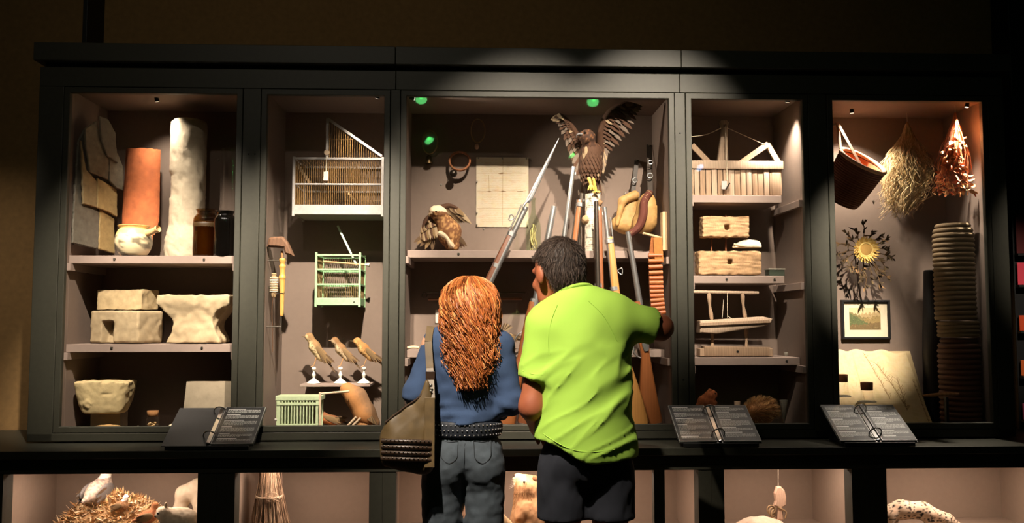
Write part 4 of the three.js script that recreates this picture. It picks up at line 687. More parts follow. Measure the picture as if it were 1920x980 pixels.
// buzzard with raised wings
const buzzBrown = mat({ c: 0x33200f, c2: 0x593820, kind: 'fibre', tile: 0.05, rough: 0.85, bump: 0.001 }), buzzPale = mat({ c: 0x7a6048, c2: 0xa8906e, kind: 'fibre', tile: 0.04, rough: 0.85 }), buzzGrey = mat({ c: 0x4c3e34, c2: 0x7c6a5a, kind: 'weave', tile: 0.05, rough: 0.85 });
{
  const z = -0.20, f = put(1117, 364, z, at(1112, 364, -0.235).y + 0.002), t = thing('buzzard', 'mounted brown buzzard with wings raised, perched on the birch post', 'bird', f), P = (x, y, d = 0) => at(x, y, z + d).sub(f);
  const list = [[P(1110, 290, 0.02), P(1107, 315, 0.0), 0.050, 0.056], [P(1107, 315), P(1106, 342, -0.03), 0.054, 0.035], [P(1108, 284, 0.03), P(1102, 261, 0.055), 0.036, 0.029], { c: P(1100, 255, 0.062), r: V(0.036, 0.031, 0.034) }, [P(1118, 284), P(1129, 276, -0.01), 0.034, 0.026], [P(1099, 288), P(1091, 281, -0.01), 0.034, 0.026]];
  const A = hex(0x3c2312), B = hex(0x744a28), C = hex(0x24150b);
  mesh('body', blob(list, 0.006, 0.022, (p, c) => { const s = n3(p.x * 70, p.y * 45, p.z * 70), q = n3(p.x * 26, p.y * 26, p.z * 26); c.copy(A).lerp(B, sstep(0.0, 0.7, s) * (p.y > P(1107, 275).y ? 0.9 : 0.45)).lerp(C, sstep(0.2, 0.7, q) * 0.6); }, p => 0.0035 * n3(p.x * 55, p.y * 38, p.z * 55)), birdVC, t);
  // breast feathers, overlapping downwards
  const r = rng(31);
  for (let row = 0; row < 9; row++) for (let k = 0; k < 7; k++) { const u = (k - 3 + (row % 2) * 0.5) / 3.6, a = u * 1.15, y = lerp(282, 338, row / 8), R0 = [0.048, 0.052, 0.055, 0.057, 0.058, 0.057, 0.054, 0.049, 0.041][row], c = P(lerp(1108, 1106, row / 8), y, lerp(0.03, -0.02, row / 8)); mesh('breast_feather', along(feather(0.034 + r() * 0.008, 0.020, -0.1, 4), V(c.x + Math.sin(a) * R0, c.y + 0.01, c.z + Math.cos(a) * R0 * 1.0 + 0.001), V(Math.sin(a) * 0.12, -1, -0.02 + Math.cos(a) * 0.12), V(Math.sin(a), 0.1, Math.cos(a))), r() < 0.12 ? buzzPale : buzzBrown, t); }
  const hd = P(1100, 255, 0.062);
  mesh('beak', tube([hd.clone().add(V(-0.026, 0.004, 0.014)), hd.clone().add(V(-0.046, 0.002, 0.022)), hd.clone().add(V(-0.052, -0.014, 0.024))], u => 0.011 * (1 - u * 0.9), 12, 8), mat({ c: 0x3a3430, rough: 0.35 }), t);
  mesh('eye', new THREE.SphereGeometry(0.006, 10, 8).translate(hd.x - 0.012, hd.y + 0.008, hd.z + 0.032), eyeM, t);
  const wing = (bs, es, n, zz) => {
    const bc = new THREE.CatmullRomCurve3(bs.map(([x, y, d]) => P(x, y, d))), ec = new THREE.CatmullRomCurve3(es.map(([x, y, d]) => P(x, y, d)));
    const arm = mesh('wing', tube(bs.map(([x, y, d]) => P(x, y, d)), u => lerp(0.024, 0.010, u), 26, 10), buzzBrown, t);
    for (const [row, m, k0, k1, dz] of [[0, buzzGrey, 1, n, 0], [1, buzzBrown, 0.62, n + 4, 0.007], [2, buzzPale, 0.34, n + 6, 0.013]]) for (let i = 0; i < k1; i++) {
      const u = (i + 0.5) / k1, a = bc.getPoint(u), e = ec.getPoint(u), d = e.clone().sub(a), len = d.length() * k0 * (0.94 + 0.1 * r()); a.z += dz;
      const mm = row === 0 ? (u > 0.82 ? buzzPale : i % 2 ? buzzGrey : buzzBrown) : row === 2 ? (u > 0.8 || r() < 0.2 ? buzzPale : buzzBrown) : (i % 3 ? buzzBrown : buzzGrey);
      mesh('feather', along(feather(len, lerp(0.030, 0.022, u) * (row ? 0.9 : 1.15), 0.04, 7), a, d, V(0.05 * (r() - 0.5), 0.25, 1)), mm, arm);
    }
  };
  wing([[1127, 280, 0.0], [1128, 243, 0.04], [1143, 210, 0.08], [1168, 195, 0.10], [1180, 195, 0.105]], [[1138, 298, 0.0], [1150, 280, 0.02], [1170, 264, 0.04], [1187, 238, 0.06], [1198, 214, 0.08], [1207, 198, 0.10]], 15);
  wing([[1092, 283, -0.01], [1077, 248, 0.03], [1062, 226, 0.06], [1049, 215, 0.08]], [[1080, 314, -0.01], [1072, 302, 0.0], [1062, 280, 0.01], [1052, 248, 0.03], [1042, 232, 0.05], [1029, 224, 0.08]], 13);
  // left side coverts and tail
  for (let i = 0; i < 9; i++) mesh('tail_feather', along(feather(0.105, 0.03, 0, 6), P(1098 + i * 2.2, 328, -0.03 - 0.004 * Math.abs(i - 4)), P(1085 + i * 6.2, 366, -0.035).sub(P(1098 + i * 2.2, 328, -0.03)), V(0, 0, 1)), i % 2 ? buzzBrown : buzzGrey, t);
  for (let i = 0; i < 6; i++) mesh('flank_feather', along(feather(0.07, 0.026), P(1088 + i, 285 + i * 6, 0.01), P(1070 + i * 4, 312 + i * 6, 0.01).sub(P(1088 + i, 285 + i * 6, 0.01)), V(0, 0, 1)), i % 2 ? buzzBrown : buzzGrey, t);
  for (let i = 0; i < 6; i++) mesh('flank_feather', along(feather(0.065, 0.022), P(1130, 270 + i * 6, 0.02), P(1141 - i * 2, 298 + i * 5, 0.02).sub(P(1130, 270 + i * 6, 0.02)), V(0, 0, 1)), i % 2 ? buzzPale : buzzGrey, t);
  const yl = mat({ c: 0xc9a23a, c2: 0xd9b858, tile: 0.03, rough: 0.6 });
  for (const [a, b, sp] of [[P(1112, 334, 0.03), P(1118, 362, 0.01), 1], [P(1104, 334, 0.045), P(1108, 346, 0.075), 0.7]]) {
    const lg = mesh('leg', bar(a, b, 0.009, 0.007, 8), yl, t);
    for (const q of [-0.9, -0.1, 0.7]) { const e = b.clone().add(V(Math.sin(q) * 0.026 * sp, sp < 1 ? -0.026 : 0.001, sp < 1 ? 0.005 : 0.024 * Math.cos(q))); mesh('toe', tube([b, b.clone().lerp(e, 0.55).add(V(0, 0.004, 0.003)), e], u => 0.006 - 0.002 * u, 10, 7), yl, lg); mesh('claw', bar(e, e.clone().add(V(0, -0.008, 0.007)), 0.004, 0.0006, 6), eyeM, lg); }
  }
}
{ // small kite mantling on the shelf
  const z = -0.26, f = put(835, 470, z, S30 + 0.012), t = thing('kestrel', 'hunched pale headed bird of prey mantling on the shelf', 'bird', f), P = (x, y, d = 0) => at(x, y, z + d).sub(f);
  const list = [[P(826, 405, 0.03), P(842, 435), 0.034, 0.055], [P(842, 435), P(848, 460), 0.05, 0.035], { c: P(819, 396, 0.045), r: V(0.036, 0.028, 0.034) }];
  const A = hex(0x6e4626), B = hex(0xb08452), C = hex(0xd8c4a4);
  mesh('body', blob(list, 0.006, 0.03, (p, c) => { c.copy(A).lerp(B, sstep(-0.1, 0.6, n3(p.x * 60, p.y * 40, p.z * 60))); if (p.y > P(0, 394, 0.045).y) c.copy(C); }, p => 0.0025 * n3(p.x * 55, p.y * 45, p.z * 55) + 20 * Math.max(0, -0.006 - p.y)), birdVC, t);
  const hd = P(817, 399, 0.06); mesh('beak', tube([hd.clone().add(V(-0.018, -0.004, 0.018)), hd.clone().add(V(-0.03, -0.01, 0.026)), hd.clone().add(V(-0.028, -0.022, 0.028))], u => 0.008 * (1 - u * 0.85), 10, 7), hornM, t); mesh('eye', new THREE.SphereGeometry(0.005, 8, 6).translate(hd.x + 0.002, hd.y + 0.004, hd.z + 0.018), eyeM, t);
  const r = rng(8);
  const w = (bs, es, n, nm) => { const bc = new THREE.CatmullRomCurve3(bs.map(q => P(...q))), ec = new THREE.CatmullRomCurve3(es.map(q => P(...q))), arm = mesh('wing', tube(bs.map(q => P(...q)), u => lerp(0.018, 0.008, u), 18, 8), buzzBrown, t); for (const [k, dz, off] of [[1, 0, 0], [0.5, 0.006, 1]]) for (let i = 0; i < n; i++) { const u = (i + 0.5) / n, a = bc.getPoint(u), d = ec.getPoint(u).sub(a); a.z += dz; mesh('feather', along(feather(d.length() * k, 0.022, 0.05, 6), a, d, V(0, 0.4, 1)), (i + off) % 3 === 0 ? buzzPale : (i + off) % 3 === 1 ? wingM : buzzBrown, arm); } };
  w([[828, 390, 0.03], [842, 386, 0.03], [858, 391, 0.03]], [[848, 424, 0.0], [862, 420, 0.0], [874, 418, 0.02], [886, 421, 0.03]], 10);
  w([[815, 402, 0.02], [800, 412, 0.02], [793, 428, 0.02]], [[822, 448, 0.04], [808, 450, 0.04], [796, 453, 0.03], [788, 448, 0.02]], 10);
  for (let i = 0; i < 6; i++) mesh('tail_feather', along(feather(0.085, 0.022), P(844 + i * 2, 438, 0.03), P(846 + i * 6, 462, 0.0).sub(P(844 + i * 2, 438, 0.03)), V(0, 0, 1)), i % 2 ? wingDark : buzzBrown, t);
  for (let i = 0; i < 5; i++) mesh('tail_feather', along(feather(0.09, 0.026), P(806 + i * 2, 435, 0.02), P(776 + i * 9, 454, 0.02).sub(P(806 + i * 2, 435, 0.02)), V(0, 0, 1)), i % 2 ? wingM : wingDark, t);
  mesh('perch', tube([P(822, 436, 0.07), P(836, 444, 0.075), P(845, 458, 0.07), P(849, 462, 0.06)], u => 0.011 + 0.002 * Math.sin(u * 9), 16, 9), mat({ c: 0xb89a76, c2: 0xd8c2a2, tile: 0.03, rough: 0.9 }), t);
  for (const s of [0, 8]) mesh('leg', bar(P(838 + s, 448, 0.04), P(842 + s, 462, 0.06), 0.007, 0.005, 7), legM, t);
}
{ // clear bottle with dried straw
  const z = -0.23, f = put(1000, 470, z, S30), h = at(1000, 371, z).y - S30, t = thing('straw_bottle', 'clear glass bottle holding dried yellow straw flowers', 'bottle', f);
  mesh('bottle_glass', latheS([[0.001, 0.002], [0.030, 0.002], [0.035, 0.012], [0.035, h * 0.45], [0.030, h * 0.56], [0.015, h * 0.68], [0.010, h * 0.78], [0.010, h * 0.95], [0.013, h * 0.97], [0.013, h]], 26, 50), mat({ c: 0xe6efe4, rough: 0.03, transmission: 1, thickness: 0, ior: 1.45 }), t);
  const r = rng(12), sm = mat({ c: 0xb8985c, c2: 0xcdb684, tile: 0.02, rough: 0.85 });
  for (let i = 0; i < 26; i++) { const a = r() * TAU, q = r() * 0.02, y = 0.008 + r() * h * 0.25; mesh('straw', tube([V(Math.cos(a) * q, y, Math.sin(a) * q), V(Math.cos(a + 1) * 0.015, y + 0.035, Math.sin(a + 1) * 0.015), V(Math.cos(a + 2.2) * 0.012 * r(), y + 0.06, Math.sin(a + 2) * 0.01)], 0.0025, 8, 5), sm, t); }
}
{ // parchment under an acrylic sheet
  const z = ZB + 0.006, c = at(942, 360, z), a = at(893, 294, z), b = at(991, 425, z), w = b.x - a.x, h = a.y - b.y, t = thing('parchment', 'old creased parchment sheet pinned under clear acrylic', 'document', c);
  const cv = document.createElement('canvas'); cv.width = 384; cv.height = 512; const x = cv.getContext('2d'); x.fillStyle = '#b9ad97'; x.fillRect(0, 0, 384, 512);
  const r = rng(77); for (let i = 0; i < 900; i++) { x.fillStyle = `rgba(${150 + r() * 60},${120 + r() * 50},${70 + r() * 40},${0.03 + r() * 0.05})`; x.fillRect(r() * 384, r() * 512, 4 + r() * 40, 2 + r() * 20); }
  x.strokeStyle = 'rgba(110,84,48,0.55)'; x.lineWidth = 2.5; for (const y of [115, 248, 375]) { x.beginPath(); x.moveTo(8, y + r() * 4); for (let i = 1; i < 9; i++) x.lineTo(i * 46, y + r() * 6 - 3); x.stroke(); } x.beginPath(); x.moveTo(196, 8); x.lineTo(192, 500); x.moveTo(92, 130); x.lineTo(95, 260); x.stroke();
  x.strokeStyle = 'rgba(90,66,36,0.30)'; x.lineWidth = 1.2; for (let y = 40; y < 480; y += 13) { x.beginPath(); x.moveTo(40, y); for (let i = 0; i < 40; i++) x.lineTo(40 + i * 7.5, y + (r() - 0.5) * 5); x.stroke(); }
  x.fillStyle = 'rgba(84,60,34,0.6)'; for (const [X, Y] of [[192, 115], [195, 248], [200, 250], [310, 252], [330, 250], [180, 120], [96, 250]]) { x.beginPath(); x.ellipse(X, Y, 9 + r() * 10, 3, 0, 0, 7); x.fill(); }
  const tx = new THREE.CanvasTexture(cv); tx.colorSpace = THREE.SRGBColorSpace;
  const g = new THREE.PlaneGeometry(w, h, 24, 32), p = g.attributes.position; for (let i = 0; i < p.count; i++) p.setZ(i, 0.0015 * n2(p.getX(i) * 20, p.getY(i) * 20)); g.computeVertexNormals(); g.userData.keepUV = true;
  mesh('sheet', g, new THREE.MeshStandardMaterial({ map: tx, roughness: 0.9, side: THREE.DoubleSide }), t);
  mesh('acrylic_cover', new THREE.PlaneGeometry(w + 0.012, h + 0.012).translate(0, 0, 0.008), PANE, t);
  for (const [sx, sy] of [[-0.92, 0.97], [0, 0.97], [0.92, 0.97], [-0.97, -0.94], [0.97, -0.94], [-0.97, 0.3], [-0.97, -0.6]]) mesh('stud', bar(V(sx * w / 2, sy * h / 2, -0.005), V(sx * w / 2, sy * h / 2, 0.011), 0.004, 0.0035, 10), M.bolt, t);
}
// snares and collars on the back panel
const cordM = mat({ c: 0x86694a, c2: 0xa58862, kind: 'fibre', tile: 0.02, rough: 0.85 }), bellM = mat({ c: 0x6a563a, rough: 0.4, metal: 0.85 });
function wallThing(name, label, cat, px, py) { const p = at(px, py, ZB + 0.002); return thing(name, label, cat, p); }
{
  const ring = (t, P, c, rx, ry, r, m, turn = 0) => { const k = []; for (let i = 0; i < 24; i++) { const a = i / 24 * TAU; const x = Math.cos(a) * rx, y = Math.sin(a) * ry; k.push(P(c[0] + x * Math.cos(turn) - y * Math.sin(turn), c[1] + x * Math.sin(turn) + y * Math.cos(turn), 0.02 + 0.012 * Math.sin(a * 2))); } return tube(k, r, 60, 7, true); };
  { const t = wallThing('bell_collar', 'thin cord loop with small bell hanging at upper left', 'collar', 805, 245), P = (x, y, d) => t.L(x, y, ZB + d); mesh('loop', ring(t, P, [806, 266], 14, 22, 0.0036, cordM), cordM, t); const b = P(804, 300, 0.03); mesh('bell', latheS([[0.001, 0.044], [0.006, 0.043], [0.012, 0.036], [0.014, 0.018], [0.018, 0.002], [0.016, 0]], 18, 24).translate(b.x, b.y - 0.018, b.z), bellM, t); mesh('hook', bar(P(806, 244, 0.001), P(806, 244, 0.028), 0.003), M.bolt, t); }
  { const t = wallThing('bead_snare', 'narrow cord loop ending in a pale bead', 'snare', 896, 226), P = (x, y, d) => t.L(x, y, ZB + d); mesh('loop', ring(t, P, [896, 245], 13, 22, 0.0032, cordM), cordM, t); const b = P(894, 275, 0.025); mesh('bead', new THREE.SphereGeometry(0.011, 16, 12).scale(1, 1.25, 1).translate(b.x, b.y, b.z), mat({ c: 0xb8967a, rough: 0.6 }), t); mesh('cord_end', bar(P(895, 266, 0.022), P(894, 272, 0.025), 0.002), cordM, t); mesh('hook', bar(P(896, 224, 0.001), P(896, 224, 0.028), 0.003), M.bolt, t); }
  { const t = wallThing('leather_collar', 'wide reddish leather collar with dark bell', 'collar', 862, 285), P = (x, y, d) => t.L(x, y, ZB + d); const k = [], r2 = []; for (let i = 0; i < 24; i++) { const a = i / 24 * TAU; k.push(P(862 + Math.cos(a) * 19, 302 + Math.sin(a) * 17, 0.045 + 0.025 * Math.sin(a))); } const lm = mat({ c: 0x6e3e22, c2: 0x94582e, tile: 0.04, rough: 0.6 });
    for (const dz of [-0.008, 0, 0.008]) mesh('strap', tube(k.map(q => q.clone().add(V(0, 0, dz))), 0.0055, 60, 7, true), lm, t); const b = P(850, 325, 0.075); mesh('bell', new THREE.SphereGeometry(0.019, 18, 14).translate(b.x, b.y, b.z), mat({ c: 0x39322a, rough: 0.35, metal: 0.8 }), t); mesh('bell_ring', new THREE.TorusGeometry(0.009, 0.002, 6, 16).translate(b.x, b.y + 0.024, b.z), bellM, t); mesh('hook', bar(P(862, 286, 0.001), P(862, 286, 0.03), 0.003), M.bolt, t); }
  { const t = wallThing('ramrod', 'slender iron rod with ring end mounted above the lower shelf', 'rod', 890, 550), P = (x, y, d) => t.L(x, y, ZB + d); mesh('shaft', bar(P(800, 548, 0.02), P(985, 549, 0.02), 0.004, 0.004, 8), gunDark, t); const q = P(796, 553, 0.02); mesh('ring_end', new THREE.TorusGeometry(0.012, 0.0025, 6, 20).translate(q.x, q.y, q.z), gunDark, t); for (const x of [830, 960]) mesh('clip', bar(P(x, 549, 0.001), P(x, 549, 0.022), 0.004), M.bolt, t); }
  { const t = wallThing('cleaning_rod', 'brown wooden rod mounted under the iron rod', 'rod', 890, 560), P = (x, y, d) => t.L(x, y, ZB + d); mesh('shaft', bar(P(803, 561, 0.02), P(979, 560, 0.02), 0.006, 0.006, 8), gunWoods[0], t); for (const x of [840, 955]) mesh('clip', bar(P(x, 560, 0.001), P(x, 560, 0.022), 0.004), M.bolt, t); }
  { const c = at(826, 593, ZB + 0.004); const t = thing('label_card', 'small white card on the back panel behind the woman', 'card', c); mesh('card', box(0.05, 0.065, 0.006), mat({ c: 0xd8d0c2, c2: 0xe2dcd0, tile: 0.05, rough: 0.9 }), t); }
}
{ // small striped bird and twigs on the lower shelf, next to the woman's hair
  const z = -0.25, f = put(944, 650, z, S31), t = thing('jay', 'small mounted bird with raised striped wing on the lower shelf', 'bird', f), P = (x, y, d = 0) => at(x, y, z + d).sub(f);
  songbird(t, V(-0.005, 0.004, 0), 0.15, 0.35, 0.35, 0xd8c8ae, 0x8a7458, 0x3a3028);
  for (let i = 0; i < 6; i++) mesh('feather', along(feather(0.06, 0.016), P(940, 628 - i, 0.05), P(948 + i * 1.6, 600 + i * 4, 0.05).sub(P(940, 628, 0.05)), V(0, 0, 1)), i % 2 ? buzzPale : wingDark, t);
  const t2 = thing('twig', 'thin pale twig lying along the lower shelf', 'twig', put(940, 652, -0.19, S31)); mesh('stem', tube([V(-0.05, 0.004, 0), V(0, 0.012, 0.004), V(0.05, 0.016, 0)], 0.003, 12, 6), cordM, t2); mesh('stem', tube([V(-0.04, 0.004, 0.006), V(0.0, 0.008, 0.008), V(0.045, 0.007, 0.006)], 0.0025, 12, 6), cordM, t2);
  const f3 = put(772, 650, -0.22, S31), t3 = thing('bone_whistle', 'small pale bone whistle at the end of the lower shelf', 'whistle', f3); mesh('tube', tube([V(-0.02, 0.008, 0), V(0.01, 0.011, 0.005), V(0.035, 0.008, 0.01)], 0.007, 12, 8), mat({ c: 0xcbb795, rough: 0.7 }), t3);
}
// hunting pouches
const tanM = mat({ c: 0x9a6d38, c2: 0xc59a5c, kind: 'mottle', tile: 0.14, rough: 0.65, bump: 0.002 }), strapM = mat({ c: 0x2a241e, c2: 0x40362c, tile: 0.06, rough: 0.6 }), netM = mat({ c: 0x4a2218, c2: 0x6e3626, kind: 'weave', tile: 0.03, rough: 0.8, bump: 0.001 });
{
  const z = -0.362, t = thing('hunting_pouch', 'pale tan leather pouch hanging left of the netted pouch', 'pouch', at(1190, 300, ZB + 0.003)), P = (x, y, d = 0) => t.L(x, y, z + d);
  const g = blob([[P(1184, 374), P(1165, 422, 0.01), 0.026, 0.036], [P(1183, 376), P(1184, 418, 0.01), 0.026, 0.038], [P(1160, 418, 0.01), P(1184, 426, 0.01), 0.028, 0.028]], 0.007, 0.035, null, p => 0.004 * n3(p.x * 14, p.y * 6, p.z * 14) + 0.0015 * n3(p.x * 50, p.y * 20, p.z * 50)); mesh('pouch_body', g, tanM, t);
  mesh('flap', blob([[P(1168, 375, 0.04), P(1190, 366, 0.035), 0.02, 0.024], [P(1166, 380, 0.045), P(1157, 420, 0.05), 0.018, 0.01]], 0.005, 0.02), tanM, t);
  mesh('strap', beam(P(1186, 368, 0.0), P(1194, 300, ZB + 0.01 - z), 0.022, 0.005), strapM, t); const b = P(1190, 338, 0.0); mesh('buckle', new THREE.TorusGeometry(0.011, 0.0025, 6, 18).translate(b.x, b.y, b.z + 0.008), M.steel, t);
  mesh('hook', hookTo(t, P(1194, 300, ZB - z + 0.03)), M.bolt, t);
}
{
  const z = -0.225, t = thing('netted_pouch', 'rounded leather pouch crossed by a dark red net band', 'pouch', at(1218, 270, ZB + 0.003)), P = (x, y, d = 0) => t.L(x, y, z + d);
  const list = [[P(1213, 374), P(1211, 412), 0.035, 0.044], [P(1209, 390), P(1203, 422), 0.035, 0.040], [P(1219, 385), P(1218, 418), 0.026, 0.028]];
  mesh('pouch_body', blob(list, 0.007, 0.035, null, p => 0.004 * n3(p.x * 13, p.y * 6, p.z * 13) + 0.0015 * n3(p.x * 50, p.y * 20, p.z * 50)), tanM, t);
  const band = [P(1219, 359, 0.035), P(1208, 378, 0.048), P(1206, 402, 0.058), P(1198, 425, 0.055), P(1180, 440, 0.045)];
  mesh('net_band', tube(band, u => 0.016 + 0.004 * Math.sin(u * 3), 40, 10), netM, t);
  for (let i = 0; i < 12; i++) { const c = new THREE.CatmullRomCurve3(band).getPoint(0.05 + i * 0.08); mesh('net_cord', new THREE.TorusGeometry(0.017, 0.0018, 5, 14).rotateX(1.2).rotateZ(i % 2 ? 0.7 : -0.7).translate(c.x, c.y, c.z), cordM, t); }
  mesh('strap', beam(P(1219, 362, 0.01), P(1217, 272, ZB + 0.01 - z), 0.026, 0.005), strapM, t); const b = P(1218, 330, -0.03); mesh('buckle', new THREE.TorusGeometry(0.012, 0.0028, 6, 18).translate(b.x, b.y, b.z + 0.012), M.steel, t);
  const c = P(1219, 305, -0.06); mesh('buckle', new THREE.TorusGeometry(0.010, 0.0025, 6, 18).translate(c.x, c.y, c.z + 0.012), M.steel, t); mesh('fringe', bar(P(1230, 385, 0.02), P(1231, 410, 0.02), 0.006, 0.003), tanM, t);
  mesh('hook', hookTo(t, P(1217, 272, ZB - z + 0.03)), M.bolt, t);
}
{ // wooden board with peg, and the cartridge belt hung on it
  const z = -0.10, xw = 0.878, t = thing('peg_board', 'upright pale wooden board with peg on the right cabinet wall', 'board', V(xw, at(1247, 470, z).y, z)), P = (x, y, d = 0) => t.L(x, y, z + d);
  const y1 = at(1247, 398, z).y - t.position.y; mesh('board', box(0.022, y1, 0.05, -0.0125, y1 / 2, 0), M.woodPale, t);
  mesh('peg', bar(P(1246, 448, 0.0), P(1206, 437, 0.04), 0.007, 0.006, 9), M.woodPale, t);
  const b = thing('cartridge_belt', 'brown leather cartridge belt hanging from the wooden peg', 'belt', at(1232, 600, z + 0.03)), Q = (x, y, d = 0) => b.L(x, y, z + d), lm = mat({ c: 0x84471f, c2: 0xa8632f, tile: 0.08, rough: 0.55 });
  const pts = [Q(1231, 446, 0.055), Q(1228, 470, 0.045), Q(1229, 520, 0.035), Q(1231, 560, 0.04), Q(1236, 598, 0.045)];
  const c = new THREE.CatmullRomCurve3(pts), n = 30; for (let i = 0; i < n; i++) { if (i % 1 === 0) { } }
  const strip = []; for (let i = 0; i < n; i++) strip.push(beam(c.getPoint(i / n), c.getPoint((i + 1.05) / n), 0.05, 0.006)); mesh('strap', strip, lm, b);
  mesh('strap_end', beam(Q(1233, 445, 0.062), Q(1236, 492, 0.052), 0.04, 0.005), mat({ c: 0x9a5a2a, c2: 0xb87638, tile: 0.08, rough: 0.5 }), b);
  for (let i = 0; i < 13; i++) { const u = 0.30 + i * 0.052, p = c.getPoint(u), q = c.getTangent(u), s = V(-q.y, q.x, 0).normalize(); mesh('cartridge', bar(p.clone().addScaledVector(s, 0.031).add(V(0, 0, 0.008)), p.clone().addScaledVector(s, -0.031).add(V(0, 0, 0.008)), 0.0105, 0.0105, 12), i % 2 ? lm : mat({ c: 0x9c5228, rough: 0.5 }), b); }
}

// ---------------------------------------------------------------- cabinet 4: wooden traps
const S40 = shelfY(3, 0) + 0.0006, S41 = shelfY(3, 1) + 0.0006, S42 = shelfY(3, 2) + 0.0006;
const trapWood = [[0x8f7458, 0xb3967a], [0x9a8066, 0xbca38a], [0x80674e, 0xa3866a]].map(([a, b], i) => mat({ c: a, c2: b, kind: 'wood', tile: 0.07, tileV: 0.4, rough: 0.85, bump: 0.001, seed: i * 4, con: 0.8 }));
{ // slatted crate with post, brace frames and strings
  const z = -0.19, f = put(1380, 365, z, S40), t = thing('slatted_crate', 'slatted wooden crate trap with post, braces and strings on the top shelf', 'trap', f), P = (x, y, d = 0) => at(x, y, z + d).sub(f), s = (4 - z) / FPX, h = at(1380, 303, z).y - S40;
  const x0 = P(1290, 360).x, x1 = P(1464, 360).x, xs = [];
  for (let i = 0; i < 16; i++) { const w = (x1 - x0) / 16, x = x0 + w * (i + 0.5), wd = w - 0.003 - R() * 0.003, hh = h * 0.80; mesh('slat', roughen(box(i === 15 ? w * 1.6 : wd, hh, 0.012, i === 15 ? x - w * 0.3 : x, hh / 2 + 0.002, (R() - 0.5) * 0.004, 0.001), 0.0008, 40, i, 0.7), trapWood[i % 3], t); if (i < 15) mesh('slat', box(wd, hh, 0.01, x, hh / 2 + 0.002, -0.16, 0.001), trapWood[(i + 1) % 3], t); }
  mesh('top_board', roughen(box(x1 - x0 + 0.02, h * 0.24, 0.02, (x0 + x1) / 2, h * 0.9, 0.004), 0.001, 30, 2, 0.7), trapWood[1], t); mesh('top_board', box(x1 - x0, h * 0.2, 0.014, (x0 + x1) / 2, h * 0.9, -0.16), trapWood[2], t);
  for (const x of [x0, x1]) mesh('end_board', box(0.012, h * 0.9, 0.16, x, h * 0.5, -0.08), trapWood[0], t); mesh('floor_board', box(x1 - x0, 0.01, 0.16, (x0 + x1) / 2, 0.008, -0.08), trapWood[2], t);
  const A = P(1357, 226, -0.04), B = P(1355, 306, -0.04);
  mesh('post', extrude([[B.x - 0.028, B.y], [B.x + 0.024, B.y], [A.x + 0.014, A.y - 0.045], [A.x + 0.020, A.y - 0.01], [A.x + 0.012, A.y], [A.x - 0.014, A.y], [A.x - 0.020, A.y - 0.012], [A.x - 0.012, A.y - 0.045]], 0.03, 0.004, [smoothLoop([[A.x - 0.005, A.y - 0.022], [A.x + 0.005, A.y - 0.022], [A.x + 0.005, A.y - 0.032], [A.x - 0.005, A.y - 0.032]], 10)]).translate(0, 0, A.z - 0.015), trapWood[1], t);
  for (const [a, b] of [[P(1385, 308, -0.03), P(1440, 270, -0.03)], [P(1438, 270, -0.05), P(1462, 310, -0.05)], [P(1297, 272, -0.05), P(1330, 306, -0.05)]]) mesh('brace', beam(a, b, 0.026, 0.016), trapWood[0], t);
  const st = (...q) => mesh('string', tube(q, 0.0016, 16, 5), M.string, t); st(P(1352, 240, -0.02), P(1325, 252, -0.02), P(1290, 257, -0.02)); st(P(1364, 240, -0.02), P(1400, 256, -0.025), P(1436, 272, -0.02)); st(P(1360, 236, -0.008), P(1362, 290, 0.02), P(1363, 338, 0.03));
  const g = P(1358, 347, 0.03); mesh('tag', box(0.026, 0.04, 0.003, g.x, g.y, g.z), whitePaint, t); const g2 = P(1364, 348, 0.03); mesh('trigger_stick', bar(g2.clone().add(V(-0.008, -0.02, 0)), g2.clone().add(V(0.008, 0.012, 0.01)), 0.004), gunDark, t);
}
